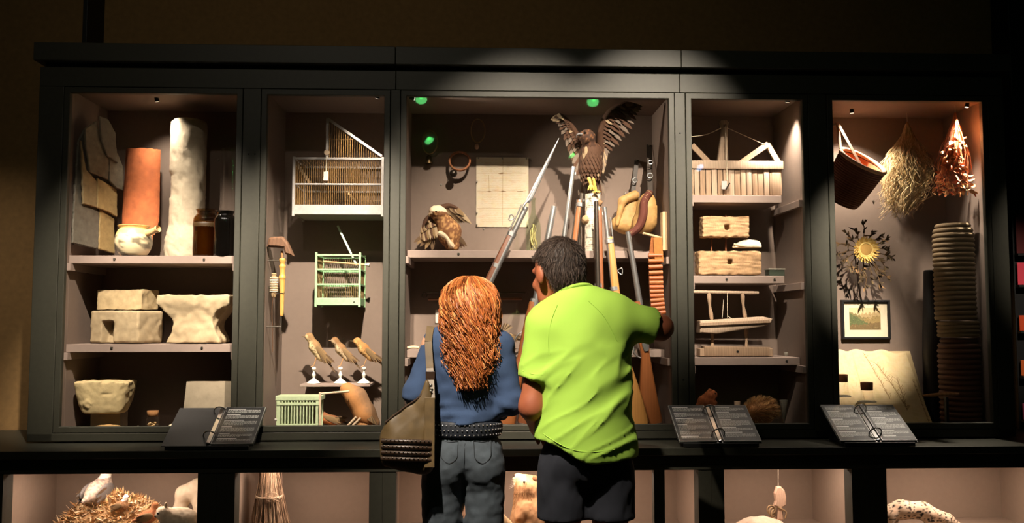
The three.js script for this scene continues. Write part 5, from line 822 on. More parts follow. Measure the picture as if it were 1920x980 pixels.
{ // deadfall of two squared logs
  const z = -0.20, f = put(1365, 515, z, S41), t = thing('deadfall_trap', 'deadfall trap of two rough logs joined by iron rods', 'trap', f), P = (x, y, d = 0) => at(x, y, z + d).sub(f), s = (4 - z) / FPX;
  const lw = mat({ c: 0x94704a, c2: 0xb8936a, kind: 'wood', tile: 0.4, tileV: 0.07, rough: 0.85, bump: 0.002 });
  const slot = (w, h, d, nx, sh) => nets(p => { const q = Math.max(Math.abs(p.x) - w / 2, Math.abs(p.y - h / 2) - h / 2 + 0.004 * n2(p.x * 20, 2), Math.abs(p.z) - d / 2) + 0.002 * n3(p.x * 12, p.y * 70, p.z * 30); return Math.max(q, 0.012 - Math.max(Math.abs(p.x - nx), Math.abs(p.y - sh), d / 2 - 0.02 - p.z)); }, V(-w / 2 - 0.02, -0.015, -d / 2 - 0.015), V(w / 2 + 0.02, h + 0.015, d / 2 + 0.015), 0.005);
  const h1 = P(1365, 474).y; mesh('lower_log', slot(119 * s, h1, 0.08, 0.0, h1 * 0.55).translate(0, 0.006, 0), lw, t);
  const a = P(1358, 445), b = P(1358, 407); mesh('upper_log', slot(89 * s, b.y - a.y, 0.07, 0.005, (b.y - a.y) * 0.45).translate(a.x, a.y, 0), lw, t);
  for (const x of [1334, 1361]) mesh('rod', bar(P(x, 480, -0.025), P(x, 402, -0.025), 0.0045), gunWoods[2], t);
  const c = thing('pale_skull', 'pale rounded animal skull resting on the lower log', 'skull', V(f.x + P(1398, 474).x, f.y + h1 + 0.022, f.z)), Q = (x, y, d = 0) => at(x, y, z + d).sub(c.position);
  mesh('cranium', nets((() => { const F = chainF([{ c: Q(1404, 461), r: V(0.054, 0.029, 0.036) }, [Q(1402, 461), Q(1380, 464, 0.01), 0.026, 0.017], [Q(1418, 460), Q(1423, 468, 0.02), 0.02, 0.012]], 0.02), e1 = Q(1386, 456, 0.034), e2 = Q(1376, 462, 0.024); return p => Math.max(F(p), 0.009 - p.distanceTo(e1), 0.007 - p.distanceTo(e2), 0.0015 - p.y) + 0.0008 * n3(p.x * 60, p.y * 60, p.z * 60); })(), V(-0.09, -0.005, -0.06), V(0.10, 0.075, 0.08), 0.004), mat({ c: 0xc9b79a, c2: 0xe2d4ba, tile: 0.06, rough: 0.8, bump: 0.001 }), c);
  mesh('jaw', tube([Q(1376, 472, 0.02), Q(1392, 475, 0.03), Q(1412, 474, 0.025)], 0.006, 14, 7).translate(0, 0.036, 0), mat({ c: 0xbfa988, rough: 0.85 }), c);
}
{ const z = -0.22, f = put(1453, 515, z, S41), t = thing('glass_slide_box', 'flat greenish glass slide box at the shelf end', 'box', f); mesh('case', box(0.075, 0.030, 0.06, 0, 0.0155, 0, 0.002), mat({ c: 0x3c443a, rough: 0.15, clearcoat: 0.8 }), t); mesh('lid', box(0.08, 0.006, 0.064, 0, 0.034, 0, 0.001), mat({ c: 0x8e8a7c, rough: 0.3 }), t); }
{ // screw-post press: top bar, posts, tilted board, base
  const z = -0.18, f = put(1375, 668, z, S42), t = thing('wooden_press_trap', 'wooden press with two posts, tilted board and hanging string', 'trap', f), P = (x, y, d = 0) => at(x, y, z + d).sub(f);
  mesh('base_beam', roughen(extrude([[P(1316, 668).x, 0.002], [P(1443, 668).x, 0.002], [P(1441, 652).x, P(0, 652).y], [P(1318, 650).x, P(0, 650).y]], 0.06, 0.004).translate(0, 0, -0.03), 0.0015, 30, 1, 0.8), trapWood[2], t);
  for (const x of [1313, 1441]) { const q = P(x, 660); mesh('end_block', box(0.02, 0.036, 0.07, q.x, q.y, 0), trapWood[0], t); }
  const m = P(1383, 659, 0.031); mesh('mark', bar(m, m.clone().add(V(0, 0, 0.002)), 0.006), M.black, t);
  mesh('top_bar', bar(P(1300, 547), P(1422, 549), 0.008, 0.008, 10), trapWood[1], t);
  for (const [x0, x1] of [[1329, 1336], [1392, 1400]]) mesh('post', tube([P(x0, 549), P(x0 + 2, 575), P((x0 + x1) / 2 + 2, 600), P(x1, 652)], u => 0.008 + 0.002 * Math.sin(u * 20), 24, 9), trapWood[0], t);
  const A = P(1310, 603, 0.02), B = P(1428, 598, 0.02); mesh('tilted_board', roughen(extrude([[A.x, A.y + 0.005], [B.x, B.y + 0.012], [P(1442, 600).x, B.y + 0.002], [P(1440, 606).x, B.y - 0.018], [P(1430, 610).x, B.y - 0.03], [P(1340, 626).x, P(0, 626).y], [P(1308, 626).x, P(0, 624).y]], 0.10, 0.004).translate(0, 0, -0.05), 0.0015, 25, 4, 0.8), trapWood[1], t);
  mesh('ledge_strip', beam(P(1312, 608, 0.055), P(1442, 602, 0.055), 0.014, 0.01), trapWood[0], t);
  for (const [a, b] of [[P(1364, 549, 0.01), P(1364, 596, 0.02)], [P(1357, 562, 0), P(1354, 596, 0)], [P(1364, 592, 0.02), P(1376, 600, 0.03)]]) mesh('string', bar(a, b, 0.0014), M.string, t);
}
{ const z = -0.2, f = put(1474, 668, z, S42), t = thing('glass_vial', 'tiny glass vial near the end of the lowest shelf', 'vial', f); mesh('vial', latheS([[0.001, 0.001], [0.010, 0.001], [0.012, 0.01], [0.011, 0.03], [0.006, 0.035], [0.008, 0.043]], 16, 24), GLASS, t); mesh('contents', lathe([[0.001, 0.002], [0.009, 0.002], [0.009, 0.02], [0.001, 0.02]], 14), mat({ c: 0x7a7468, rough: 0.7 }), t); }
{ // small seated marmot, hedgehog, goblet on the floor
  const z = -0.15, f = put(1325, 797, z, FL), t = thing('marmot', 'small reddish brown mounted animal behind the middle binder', 'animal', f), P = (x, y, d = 0) => at(x, y, z + d).sub(f);
  const A = hex(0x7a3a1a), B = hex(0xa85e2e);
  mesh('body', blob([[P(1322, 758), P(1315, 790), 0.035, 0.05], [P(1322, 752), P(1332, 742, 0.01), 0.03, 0.022], { c: P(1334, 740, 0.015), r: V(0.026, 0.022, 0.022) }, [P(1315, 770), P(1303, 792), 0.03, 0.02], [P(1326, 757, 0.025), P(1342, 756, 0.035), 0.012, 0.009], [P(1318, 790), P(1335, 797, 0.03).setY(0.014), 0.02, 0.012]], 0.005, 0.02, (p, c) => { c.copy(A).lerp(B, 0.5 + 0.5 * n3(p.x * 90, p.y * 50, p.z * 90)); }, p => 0.002 * n3(p.x * 120, p.y * 80, p.z * 120) + 20 * Math.max(0, 0.002 - p.y)), birdVC, t);
  const hd = P(1334, 740, 0.015); mesh('eye', new THREE.SphereGeometry(0.004, 8, 6).translate(hd.x + 0.012, hd.y + 0.008, hd.z + 0.018), eyeM, t); mesh('nose', new THREE.SphereGeometry(0.005, 8, 6).translate(hd.x + 0.026, hd.y - 0.002, hd.z + 0.004), eyeM, t); for (const s of [-1, 1]) mesh('ear', new THREE.SphereGeometry(0.008, 10, 8).scale(1, 1, 0.5).translate(hd.x - 0.006, hd.y + 0.02, hd.z + s * 0.012), mat({ c: 0x8a4a24, rough: 0.9 }), t);
}
{
  const z = -0.14, f = put(1424, 797, z, FL), t = thing('hedgehog', 'tawny bristly hedgehog on the floor of the trap cabinet', 'animal', f), P = (x, y, d = 0) => at(x, y, z + d).sub(f);
  const A = hex(0x8a5c30), list = [{ c: P(1426, 772), r: V(0.074, 0.062, 0.055), q: eul(0, 0, 0.25) }, [P(1410, 772, 0.01), P(1399, 785, 0.02), 0.035, 0.014]];
  mesh('body', blob(list, 0.006, 0.02, (p, c) => c.copy(A), p => 20 * Math.max(0, 0.003 - p.y)), birdVC, t);
  const r = rng(61), gs = [], c0 = P(1426, 772), hairs = [0xa8763e, 0xc29a64, 0x6e4a28].map(c => mat({ c, rough: 0.8 })), by = [[], [], []];
  for (let i = 0; i < 1500; i++) { const u = r() * TAU, w = r() * 2 - 1, n = V(Math.cos(u) * Math.sqrt(1 - w * w), w, Math.sin(u) * Math.sqrt(1 - w * w)); if (n.y < -0.5 || n.z < -0.6) continue; const b = V(n.x * 0.072, n.y * 0.058, n.z * 0.053).applyAxisAngle(V(0, 0, 1), 0.25).add(c0), d = n.clone().add(V(0.55, 0.1, 0)).normalize().multiplyScalar(0.020 + r() * 0.008); by[i % 3].push(bar(b, b.clone().add(d), 0.0011, 0.0003, 3, false)); }
  by.forEach((g, i) => { mesh('bristles', g, hairs[i], t).userData.kind = 'stuff'; });
  const nz = P(1398, 786, 0.022); mesh('nose', new THREE.SphereGeometry(0.006, 10, 8).translate(nz.x - 0.008, nz.y, nz.z), eyeM, t); mesh('eye', new THREE.SphereGeometry(0.004, 8, 6).translate(...P(1405, 779, 0.045).toArray()), eyeM, t);
}
{ const z = -0.13, f = put(1470, 797, z, FL), h = at(1470, 748, z).y - FL, d = thing('shallow_dish', 'pale shallow dish under the small glass goblet', 'dish', f); mesh('dish', latheS([[0.001, 0.003], [0.03, 0.002], [0.045, 0.008], [0.047, 0.011], [0.03, 0.006], [0.001, 0.006]], 28, 24), mat({ c: 0xb7a488, rough: 0.5 }), d);
  const t = thing('goblet', 'small conical glass goblet on a thin stem', 'goblet', V(f.x, f.y + 0.0075, f.z)); mesh('goblet', latheS([[0.001, 0], [0.015, 0.001], [0.004, 0.006], [0.0035, h * 0.35], [0.008, h * 0.45], [0.014, h * 0.75], [0.019, h * 0.93]], 20, 36), mat({ c: 0xcfcabc, rough: 0.1, transmission: 0.75, thickness: 0 }), t); }
{ const f = put(1383, 797, -0.16, FL), h = at(1383, 752, -0.16).y - FL; solo('wooden_peg', 'small pale wooden peg standing beside the hedgehog', 'peg', lathe([[0.001, 0.001], [0.014, 0.001], [0.012, h * 0.8], [0.014, h], [0.001, h]], 14), trapWood[0], f); }

// ---------------------------------------------------------------- cabinet 5: basket, dried bunches, herbarium
const coilM = mat({ c: 0x5e2e1a, c2: 0x7d4426, kind: 'fibre', tile: 0.05, rough: 0.75, bump: 0.001 }), rimM = mat({ c: 0xb07a52, c2: 0xd0a078, kind: 'fibre', tile: 0.03, rough: 0.8 });
{ // coiled basket hanging tilted by its strap
  const z = -0.265, t = thing('hanging_basket', 'coiled straw basket hanging tilted from its strap', 'basket', at(1570, 228, ZB + 0.003)), P = (x, y, d = 0) => t.L(x, y, z + d);
  const rc = P(1597, 298), bc = P(1574, 372), ax = rc.clone().sub(bc), H = ax.length(), q = new THREE.Quaternion().setFromUnitVectors(V(0, 1, 0), ax.clone().normalize().add(V(0.10, 0, 0.62)).normalize());
  const n = 20, put0 = g => g.applyQuaternion(q).translate(bc.x, bc.y, bc.z);
  for (let i = 0; i < n; i++) { const u = i / (n - 1), r = lerp(0.088, 0.112, Math.pow(u, 0.6)); mesh('coil', put0(new THREE.TorusGeometry(r, H / n * 0.62, 6, 32).rotateX(Math.PI / 2).translate(0, u * H, 0)), coilM, t); }
  mesh('basket_bottom', put0(new THREE.CylinderGeometry(0.089, 0.085, 0.012, 28).translate(0, 0, 0)), coilM, t);
  mesh('rim', put0(new THREE.TorusGeometry(0.113, 0.010, 8, 40).rotateX(Math.PI / 2).translate(0, H + 0.004, 0)), rimM, t);
  mesh('lining', put0(lathe([[0.001, 0.02], [0.085, 0.02], [0.103, H * 0.97]], 28)), mat({ c: 0xa0522c, c2: 0xb86a3e, tile: 0.05, rough: 0.9, side: THREE.DoubleSide }), t);
  const hk = P(1570, 230, 0); for (const a of [1.9, 3.6]) { const e = V(Math.cos(a) * 0.113, H, Math.sin(a) * 0.113).applyQuaternion(q).add(bc); mesh('strap', beam(e, hk, 0.014, 0.005), rimM, t); } mesh('hook', hookTo(t, hk), M.bolt, t);
}
function strandBunch(name, label, tip, pts, n, curl, mats, z, seed, thick, tieM) {   // hanging bunch of fibres: pts [[px, py, halfwidth px]...] from the tie down
  const t = thing(name, label, 'dried bunch', at(tip[0], tip[1], ZB + 0.003)), P = (x, y, d = 0) => t.L(x, y, z + d), r = rng(seed), s = (4 - z) / FPX;
  mesh('tie', bar(P(pts[0][0], tip[1]), P(pts[0][0], pts[0][1] + 10), 0.005, 0.009, 10), tieM, t); { const q = P(tip[0], tip[1], 0); mesh('hanging_thread', bar(q, V(q.x, YC - 0.001 - t.position.y, q.z), 0.0012), M.string, t); }
  const by = mats.map(() => []);
  for (let i = 0; i < n; i++) {
    const a = r() * TAU, q = Math.sqrt(r()) * (0.75 + 0.45 * r()), cut = 0.4 + 0.6 * r(), ph = r() * 9, line = [], cq = 0.5 + r();
    const m = 10; for (let k = 0; k <= m; k++) { const u = k / m * cut, f = u * (pts.length - 1), j = Math.min(pts.length - 2, Math.floor(f)), e = f - j, x = lerp(pts[j][0], pts[j + 1][0], e), y = lerp(pts[j][1], pts[j + 1][1], e), w = lerp(pts[j][2], pts[j + 1][2], e) * s; const cu = curl * u * cq; line.push(P(x, y).add(V(Math.cos(a) * q * w + cu * Math.sin(ph + u * (14 + 10 * q) + i), cu * 0.6 * Math.cos(ph * 2 + u * 19), Math.sin(a) * q * w * 0.5 + cu * Math.sin(ph * 3 + u * 17)))); }
    by[i % mats.length].push(tube(line, v => thick * (1 - 0.5 * v), 14, 3));
  }
  by.forEach((g, i) => { mesh('strands', g, mats[i], t).userData.kind = 'stuff'; });
  return t;
}
strandBunch('flax_bunch', 'pale curly flax bunch hanging between basket and reddish bunch', [1701, 229], [[1701, 232, 3], [1702, 255, 10], [1701, 280, 28], [1700, 305, 44], [1700, 330, 50], [1698, 352, 44], [1690, 378, 34], [1682, 405, 24]], 1100, 0.034, [0xc4a878, 0xd8c094, 0xb0925f].map(c => mat({ c, rough: 0.85, sheen: 0.3 })), -0.30, 71, 0.0013, mat({ c: 0xa07c4e, rough: 0.9 }));
{ // hop-like bunch: strands plus curled papery leaves
  const t = strandBunch('reddish_bunch', 'coppery red dried leaf bunch under the corner spotlight', [1791, 211], [[1791, 214, 2], [1791, 235, 8], [1790, 265, 20], [1788, 300, 32], [1787, 335, 38], [1787, 362, 40]], 240, 0.006, [0xb05c2c, 0xc8783e].map(c => mat({ c, rough: 0.75 })), -0.13, 72, 0.0013, mat({ c: 0x9a5a30, rough: 0.9 }));
  const r = rng(73), s = 4.13 / FPX, P = (x, y, d = 0) => t.L(x, y, -0.13 + d), lm = [0xb8662e, 0xd48c50, 0xe2ac74, 0x9a4a22].map(c => mat({ c, rough: 0.7, side: THREE.DoubleSide }));
  for (let i = 0; i < 300; i++) { const u = Math.pow(r(), 0.6), y = lerp(238, 365, u), w = lerp(9, 42, Math.pow(u, 1.1)) * Math.sqrt(r()), a = r() * TAU, b = P(1790 + Math.cos(a) * w - u * 2, y, Math.sin(a) * w * s * 0.8); const d = V(Math.cos(a) * 0.8 + (r() - 0.5), -0.9 + r() * 0.7, Math.sin(a) * 0.8 + (r() - 0.5)); mesh('leaf', along(feather(0.016 + r() * 0.014, 0.012 + r() * 0.008, (r() - 0.5) * 1.6, 4), b, d, V(r() - 0.5, r(), r() - 0.5)), lm[i % 4], t); }
}
{ // sunflower wreath
  const z = -0.325, t = thing('flower_wreath', 'dried wreath with one large pale yellow thistle flower', 'wreath', at(1622, 470, ZB + 0.003)), P = (x, y, d = 0) => t.L(x, y, z + d), c = P(1622, 468, 0.03), r = rng(81);
  const petM = [0xc9a24e, 0xdcbc6e].map(k => mat({ c: k, rough: 0.75, side: THREE.DoubleSide }));
  for (const [n, R0, len, dz] of [[26, 0.030, 0.040, 0], [26, 0.028, 0.032, 0.006], [22, 0.026, 0.024, 0.011]]) for (let i = 0; i < n; i++) { const a = i / n * TAU + dz * 30 + (r() - 0.5) * 0.12, d = V(Math.cos(a), Math.sin(a), 0.18); mesh('petal', along(feather(len, 0.013, 0.35, 4), c.clone().add(V(Math.cos(a) * R0, Math.sin(a) * R0, dz)), d, V(0, 0, 1)), petM[i % 2], t); }
  mesh('flower_disc', new THREE.SphereGeometry(0.034, 24, 12).scale(1, 1, 0.35).translate(c.x, c.y, c.z + 0.006), mat({ c: 0xb0803a, c2: 0xd0a458, kind: 'weave', tile: 0.04, rough: 0.9, bump: 0.002 }), t);
  mesh('disc_edge', new THREE.TorusGeometry(0.032, 0.005, 8, 32).translate(c.x, c.y, c.z + 0.010), petM[1], t);
  const lm = [0x4a3a22, 0x5c4c30, 0x3a2c1a, 0x7a5c3a].map(k => mat({ c: k, rough: 0.85, side: THREE.DoubleSide })), sm = mat({ c: 0x5a4228, rough: 0.9 });
  const sprigs = []; for (let i = 0; i < 17; i++) { const a = i / 17 * TAU + 0.2; sprigs.push([1622 + Math.cos(a) * 30, 470 + Math.sin(a) * 26, 1622 + Math.cos(a) * lerp(44, 56, r()), 476 + Math.sin(a) * lerp(42, 62, r())]); } sprigs.push([1640, 500, 1664, 520], [1620, 500, 1622, 540], [1608, 500, 1612, 528], [1640, 505, 1650, 538]);
  sprigs.forEach(([x0, y0, x1, y1], i) => { const a = P(x0, y0, 0), b = P(x1, y1, 0.03 * r()), m = a.clone().lerp(b, 0.5).add(V(0.01 * (r() - 0.5), 0.012 * (r() - 0.5), 0.012)), cu = new THREE.CatmullRomCurve3([a, m, b]); mesh('stem', tube([c.clone().setZ(a.z), a, m, b], 0.0022, 14, 5), sm, t); for (let k = 0; k < 11; k++) { const p = cu.getPoint(r()), d = cu.getTangent(r()).add(V((r() - 0.5) * 2, (r() - 0.5) * 2, (r() - 0.2))); mesh('leaf', along(feather(0.016 + 0.016 * r(), 0.009, (r() - 0.5), 3), p, d, V(r() - 0.5, r() - 0.5, 1)), lm[(i + k) % 4], t); } });
  mesh('hook', hookTo(t, P(1622, 468, 0.03)), M.bolt, t);
}
{ // framed landscape print
  const z = ZB + 0.002, a = at(1578, 562, z + 0.02), b = at(1671, 636, z + 0.02), w = b.x - a.x, h = a.y - b.y, c = V((a.x + b.x) / 2, (a.y + b.y) / 2, z), t = thing('framed_print', 'small black framed engraving of a mountain valley in pale mount', 'picture', c);
  const e = 0.012; mesh('picture_frame', extrude([[-w / 2, -h / 2], [w / 2, -h / 2], [w / 2, h / 2], [-w / 2, h / 2]], 0.022, 0.003, [[[-w / 2 + e, -h / 2 + e], [-w / 2 + e, h / 2 - e], [w / 2 - e, h / 2 - e], [w / 2 - e, -h / 2 + e]]]), M.black, t);
  mesh('mount', box(w - 2 * e + 0.002, h - 2 * e + 0.002, 0.004, 0, 0, 0.006, 0), mat({ c: 0xcdbf9f, c2: 0xd8ccb0, tile: 0.1, rough: 0.95 }), t);
  const cv = document.createElement('canvas'); cv.width = 256; cv.height = 180; const x = cv.getContext('2d'), r = rng(91); x.fillStyle = '#c9b48a'; x.fillRect(0, 0, 256, 180);
  const ridge = (y0, y1, rag, col) => { x.fillStyle = col; x.beginPath(); x.moveTo(0, 180); for (let i = 0; i <= 32; i++) x.lineTo(i * 8, lerp(y0, y1, i / 32) + rag * n2(i * 0.35, y0 * 0.1) + rag * 0.3 * (r() - 0.5)); x.lineTo(256, 180); x.fill(); };
  ridge(70, 30, 18, '#a38c62'); ridge(30, 130, 16, '#7d7048'); ridge(120, 60, 16, '#8a7448'); ridge(40, 190, 10, '#57603a'); ridge(140, 120, 10, '#6e5a38');
  for (let i = 0; i < 500; i++) { x.fillStyle = ['rgba(60,48,28,0.35)', 'rgba(190,170,120,0.25)', 'rgba(70,84,48,0.3)'][i % 3]; x.fillRect(r() * 256, 50 + r() * 130, 2 + r() * 8, 1 + r() * 4); }
  const tx = new THREE.CanvasTexture(cv); tx.colorSpace = THREE.SRGBColorSpace; const g = new THREE.PlaneGeometry(w * 0.645, h * 0.56).translate(-0.002, 0.004, 0.0085); g.userData.keepUV = true; mesh('print', g, new THREE.MeshStandardMaterial({ map: tx, roughness: 0.9 }), t);
  mesh('glazing', new THREE.PlaneGeometry(w - 2 * e, h - 2 * e).translate(0, 0, 0.012), PANE, t);
}
{ // open herbarium book leaning at the back, pressed plants on the right page
  const z0 = -0.185, z1 = -0.385, f = put(1660, 797, -0.26, FL), t = thing('herbarium_book', 'large open herbarium with pressed plants leaning at the back', 'book', f), P = (x, y, z) => at(x, y, z).sub(f);
  const y1 = P(1660, 662, z1).y, nx = 40, ny = 24, xa = P(1568, 790, z0).x, xb = P(1752, 790, z0).x, xm = lerp(xa, xb, 0.35);
  const page = (x0, x1, left) => { const g = new THREE.PlaneGeometry(1, 1, nx, ny), p = g.attributes.position; for (let i = 0; i < p.count; i++) { const u = p.getX(i) + 0.5, v = p.getY(i) + 0.5, e = left ? 1 - u : u, bulge = 0.055 * Math.sin(Math.PI * Math.min(1, Math.pow(e, 0.5))) * 0.9 * (e < 0.02 ? e / 0.02 : 1) + 0.004 * Math.sin(e * 9 + v * 2); p.setXYZ(i, lerp(x0, x1, u) - (left ? 0 : 0.03 * v), lerp(0.012, y1, v) + bulge * 0.35 + 0.006 * Math.sin(u * 14) * v, lerp(z0, z1, v) - f.z + bulge * 0.8); } g.computeVertexNormals(); g.userData.keepUV = true; return g; };
  const paper = (fn, seed) => { const cv = document.createElement('canvas'); cv.width = 512; cv.height = 512; const x = cv.getContext('2d'), r = rng(seed); x.fillStyle = '#d2bd92'; x.fillRect(0, 0, 512, 512); for (let i = 0; i < 700; i++) { x.fillStyle = `rgba(${150 + r() * 60},${118 + r() * 50},${66 + r() * 40},0.05)`; x.fillRect(r() * 512, r() * 512, 6 + r() * 60, 3 + r() * 30); } fn(x, r); const q = new THREE.CanvasTexture(cv); q.colorSpace = THREE.SRGBColorSpace; return new THREE.MeshStandardMaterial({ map: q, roughness: 0.9, side: THREE.DoubleSide }); };
  mesh('page', page(xa, xm, true), paper((x, r) => { for (let i = 0; i < 30; i++) { x.fillStyle = 'rgba(120,90,50,0.12)'; x.beginPath(); x.ellipse(r() * 512, r() * 512, 20 * r() + 4, 12 * r() + 3, r() * 3, 0, 7); x.fill(); } }, 5), t);
  const stalk = (x, r, x0, y0, x1, y1, n, L) => { x.strokeStyle = 'rgba(104,74,36,0.75)'; x.lineWidth = 4; x.beginPath(); x.moveTo(x0, y0); x.quadraticCurveTo((x0 + x1) / 2 + 12, (y0 + y1) / 2, x1, y1); x.stroke(); x.lineWidth = 2.4; for (let i = 0; i < n; i++) { const u = i / n, px = lerp(x0, x1, u) + 10 * Math.sin(u * 3.1), py = lerp(y0, y1, u), a = (i % 2 ? 1 : -1) * (0.5 + r()); x.beginPath(); x.moveTo(px, py); x.lineTo(px + Math.sin(a) * L * r() * 1.4, py - L * (0.3 + r() * 0.7)); x.stroke(); } };
  mesh('page', page(xm, xb, false), paper((x, r) => { stalk(x, r, 120, 20, 210, 330, 34, 26); stalk(x, r, 200, 90, 330, 400, 44, 34); stalk(x, r, 330, 200, 320, 400, 26, 36); x.strokeStyle = 'rgba(110,80,44,0.8)'; x.lineWidth = 3; for (let y = 190; y < 500; y += 9) { x.beginPath(); x.moveTo(478, y); x.lineTo(494, y); x.stroke(); } x.beginPath(); x.moveTo(480, 190); x.lineTo(480, 500); x.stroke(); }, 6), t);
  const bl = []; for (const [a, b] of [[xa, xm - 0.004], [xm + 0.004, xb]]) { const q = box(b - a, Math.hypot(y1, z0 - z1) - 0.01, 0.02, 0, 0, 0, 0.002); q.rotateX(-Math.atan2(z0 - z1, y1)); bl.push(q.translate((a + b) / 2, y1 / 2 - 0.002 + 0.012, (z0 + z1) / 2 - f.z - 0.028)); } mesh('page_block', bl, mat({ c: 0xb79e72, c2: 0xcbb488, kind: 'fibre', tile: 0.03, rough: 0.9 }), t);
}
[['specimen_jar', 'cork-stoppered glass jar standing before the open book', 1627, 712, -0.104, 0.040, true], ['honey_jar', 'pale glass jar with amber contents at the left of the open book', 1582, 697, -0.112, 0.034, false]].forEach(([n, l, px, top, z, r, dark]) => {
  const f = put(px, 797, z, FL), h = at(px, top + 14, z).y - FL, t = thing(n, l, 'jar', f);
  mesh('jar_body', latheS([[0.001, 0.001], [r * 0.9, 0.001], [r, 0.01], [r, h * 0.62], [r * 0.96, h * 0.72], [r * 0.72, h * 0.80], [r * 0.72, h * 0.99]], 28, 44), GLASS, t);
  mesh('cork', lathe([[0.001, 0], [r * 0.66, 0], [r * 0.70, 0.034], [r * 0.64, 0.036], [0.001, 0.036]], 22).translate(0, h - 0.012, 0), mat({ c: 0x8a5530, c2: 0xa87046, tile: 0.03, rough: 0.9 }), t);
  mesh('contents', latheS([[0.001, 0.004], [r * 0.85, 0.004], [r * 0.95, 0.012], [r * 0.95, h * (dark ? 0.55 : 0.4)], [0.001, h * (dark ? 0.56 : 0.42)]], 24, 24), mat(dark ? { c: 0x4a4a40, c2: 0x6e6a58, tile: 0.03, rough: 0.9 } : { c: 0xa0662c, c2: 0xbc8242, tile: 0.03, rough: 0.6 }), t);
  mesh('rim', new THREE.TorusGeometry(r * 0.98, 0.003, 8, 28).rotateX(Math.PI / 2).translate(0, h * 0.70, 0), mat({ c: 0xd8d4c8, rough: 0.1, clearcoat: 1 }), t);
});
// coiled straw skeps stacked at the right
function skep(label, px, z, y0, y1, r0, r1, m, n) { const f = put(px, 600, z, y0), t = thing('straw_skep', label, 'basket', f, 'coiled skeps in the right corner'), h = y1 - y0; for (let i = 0; i < n; i++) { const u = (i + 0.5) / n, r = lerp(r0, r1, u) * (u > 0.9 ? 1 - (u - 0.9) * 2.2 : 1); mesh('coil', new THREE.TorusGeometry(r, h / n * 0.56, 6, 36).rotateX(Math.PI / 2).translate(0, h * u, 0), m, t); } mesh('top_disc', new THREE.CylinderGeometry(r1 * 0.78, r1 * 0.8, 0.012, 28).translate(0, h - 0.008, 0), m, t); return t; }
const strawM = mat({ c: 0x5c4a30, c2: 0x7a6444, kind: 'fibre', tile: 0.04, rough: 0.8 }), wickM = mat({ c: 0x42200f, c2: 0x5a3420, kind: 'fibre', tile: 0.04, rough: 0.8 });
{
  const zs = -0.155, yA = at(1800, 632, zs).y, yB = at(1800, 600, zs).y, yT = at(1800, 420, zs).y, sx = 1792;
  skep('broad reddish wicker basket at the foot of the corner stack', sx + 4, zs, FL + 0.004, yA - 0.004, 0.078, 0.082, wickM, 18);
  skep('flat straw coil basket in the middle of the corner stack', sx + 4, zs, yA, yB - 0.004, 0.082, 0.082, strawM, 4);
  skep('tall dark straw skep on top of the corner stack', sx, zs, yB, yT, 0.080, 0.080, strawM, 20);
  const f = put(1750, 740, -0.345, FL), h = at(1750, 506, -0.345).y - FL, t = thing('tall_black_bottle', 'tall narrow black bottle standing left of the stacked skeps', 'bottle', f);
  mesh('bottle_body', latheS([[0.001, 0.001], [0.04, 0.001], [0.044, 0.01], [0.044, h * 0.45], [0.038, h * 0.68], [0.03, h * 0.9], [0.028, h * 0.985], [0.018, h], [0.001, h]], 28, 50), mat({ c: 0x0e0c0a, rough: 0.5 }), t);
  const k = thing('carved_stick', 'short carved stick lying before the skeps', 'stick', put(1766, 745, -0.05, at(1766, 745, -0.05).y)), Q = (x, y, d = 0) => k.L(x, y, -0.05 + d); mesh('shaft', tube([Q(1730, 742), Q(1750, 740), Q(1776, 738), Q(1798, 738)], u => 0.005 + 0.003 * Math.sin(u * 3), 20, 8), M.wood, k); mesh('support_foot', box(0.012, k.position.y - FL - 0.04, 0.02, 0.02, -(k.position.y - FL - 0.04) / 2 + 0.003, 0), M.black, k);
}
// red folders on a narrow rack by the right-hand wall
{
  const z = -0.30, x = at(1907, 560, z).x, rack = thing('brochure_rack', 'narrow black rack at the right edge beside the cabinet', 'rack', V(x + 0.06, 0.99, z)); mesh('back_board', box(0.13, 1.2, 0.02, 0, 0.6, -0.02), M.black, rack);
  [[400, 475, 0x4a1010, 'dark red topmost folder on the black rack'], [492, 534, 0xc0384a, 'bright crimson folder on the black rack'], [591, 620, 0xb8401c, 'orange red folder on the black rack'], [675, 704, 0xc05a24, 'orange folder on the black rack'], [756, 786, 0xb04a6a, 'pinkish lowest folder on the black rack']].forEach(([a, b, c, l]) => { const y0 = at(1910, b, z).y, y1 = at(1910, a, z).y; const r = mesh('pocket', box(0.12, 0.012, 0.03, 0, y0 - 0.99 - 0.007, 0.008), M.black, rack); solo('red_folder', l, 'folder', box(0.11, y1 - y0, 0.008, 0, (y1 - y0) / 2, 0), mat({ c, rough: 0.5 }), V(x + 0.058, y0, z + 0.004), 'red folders on the rack'); });
}

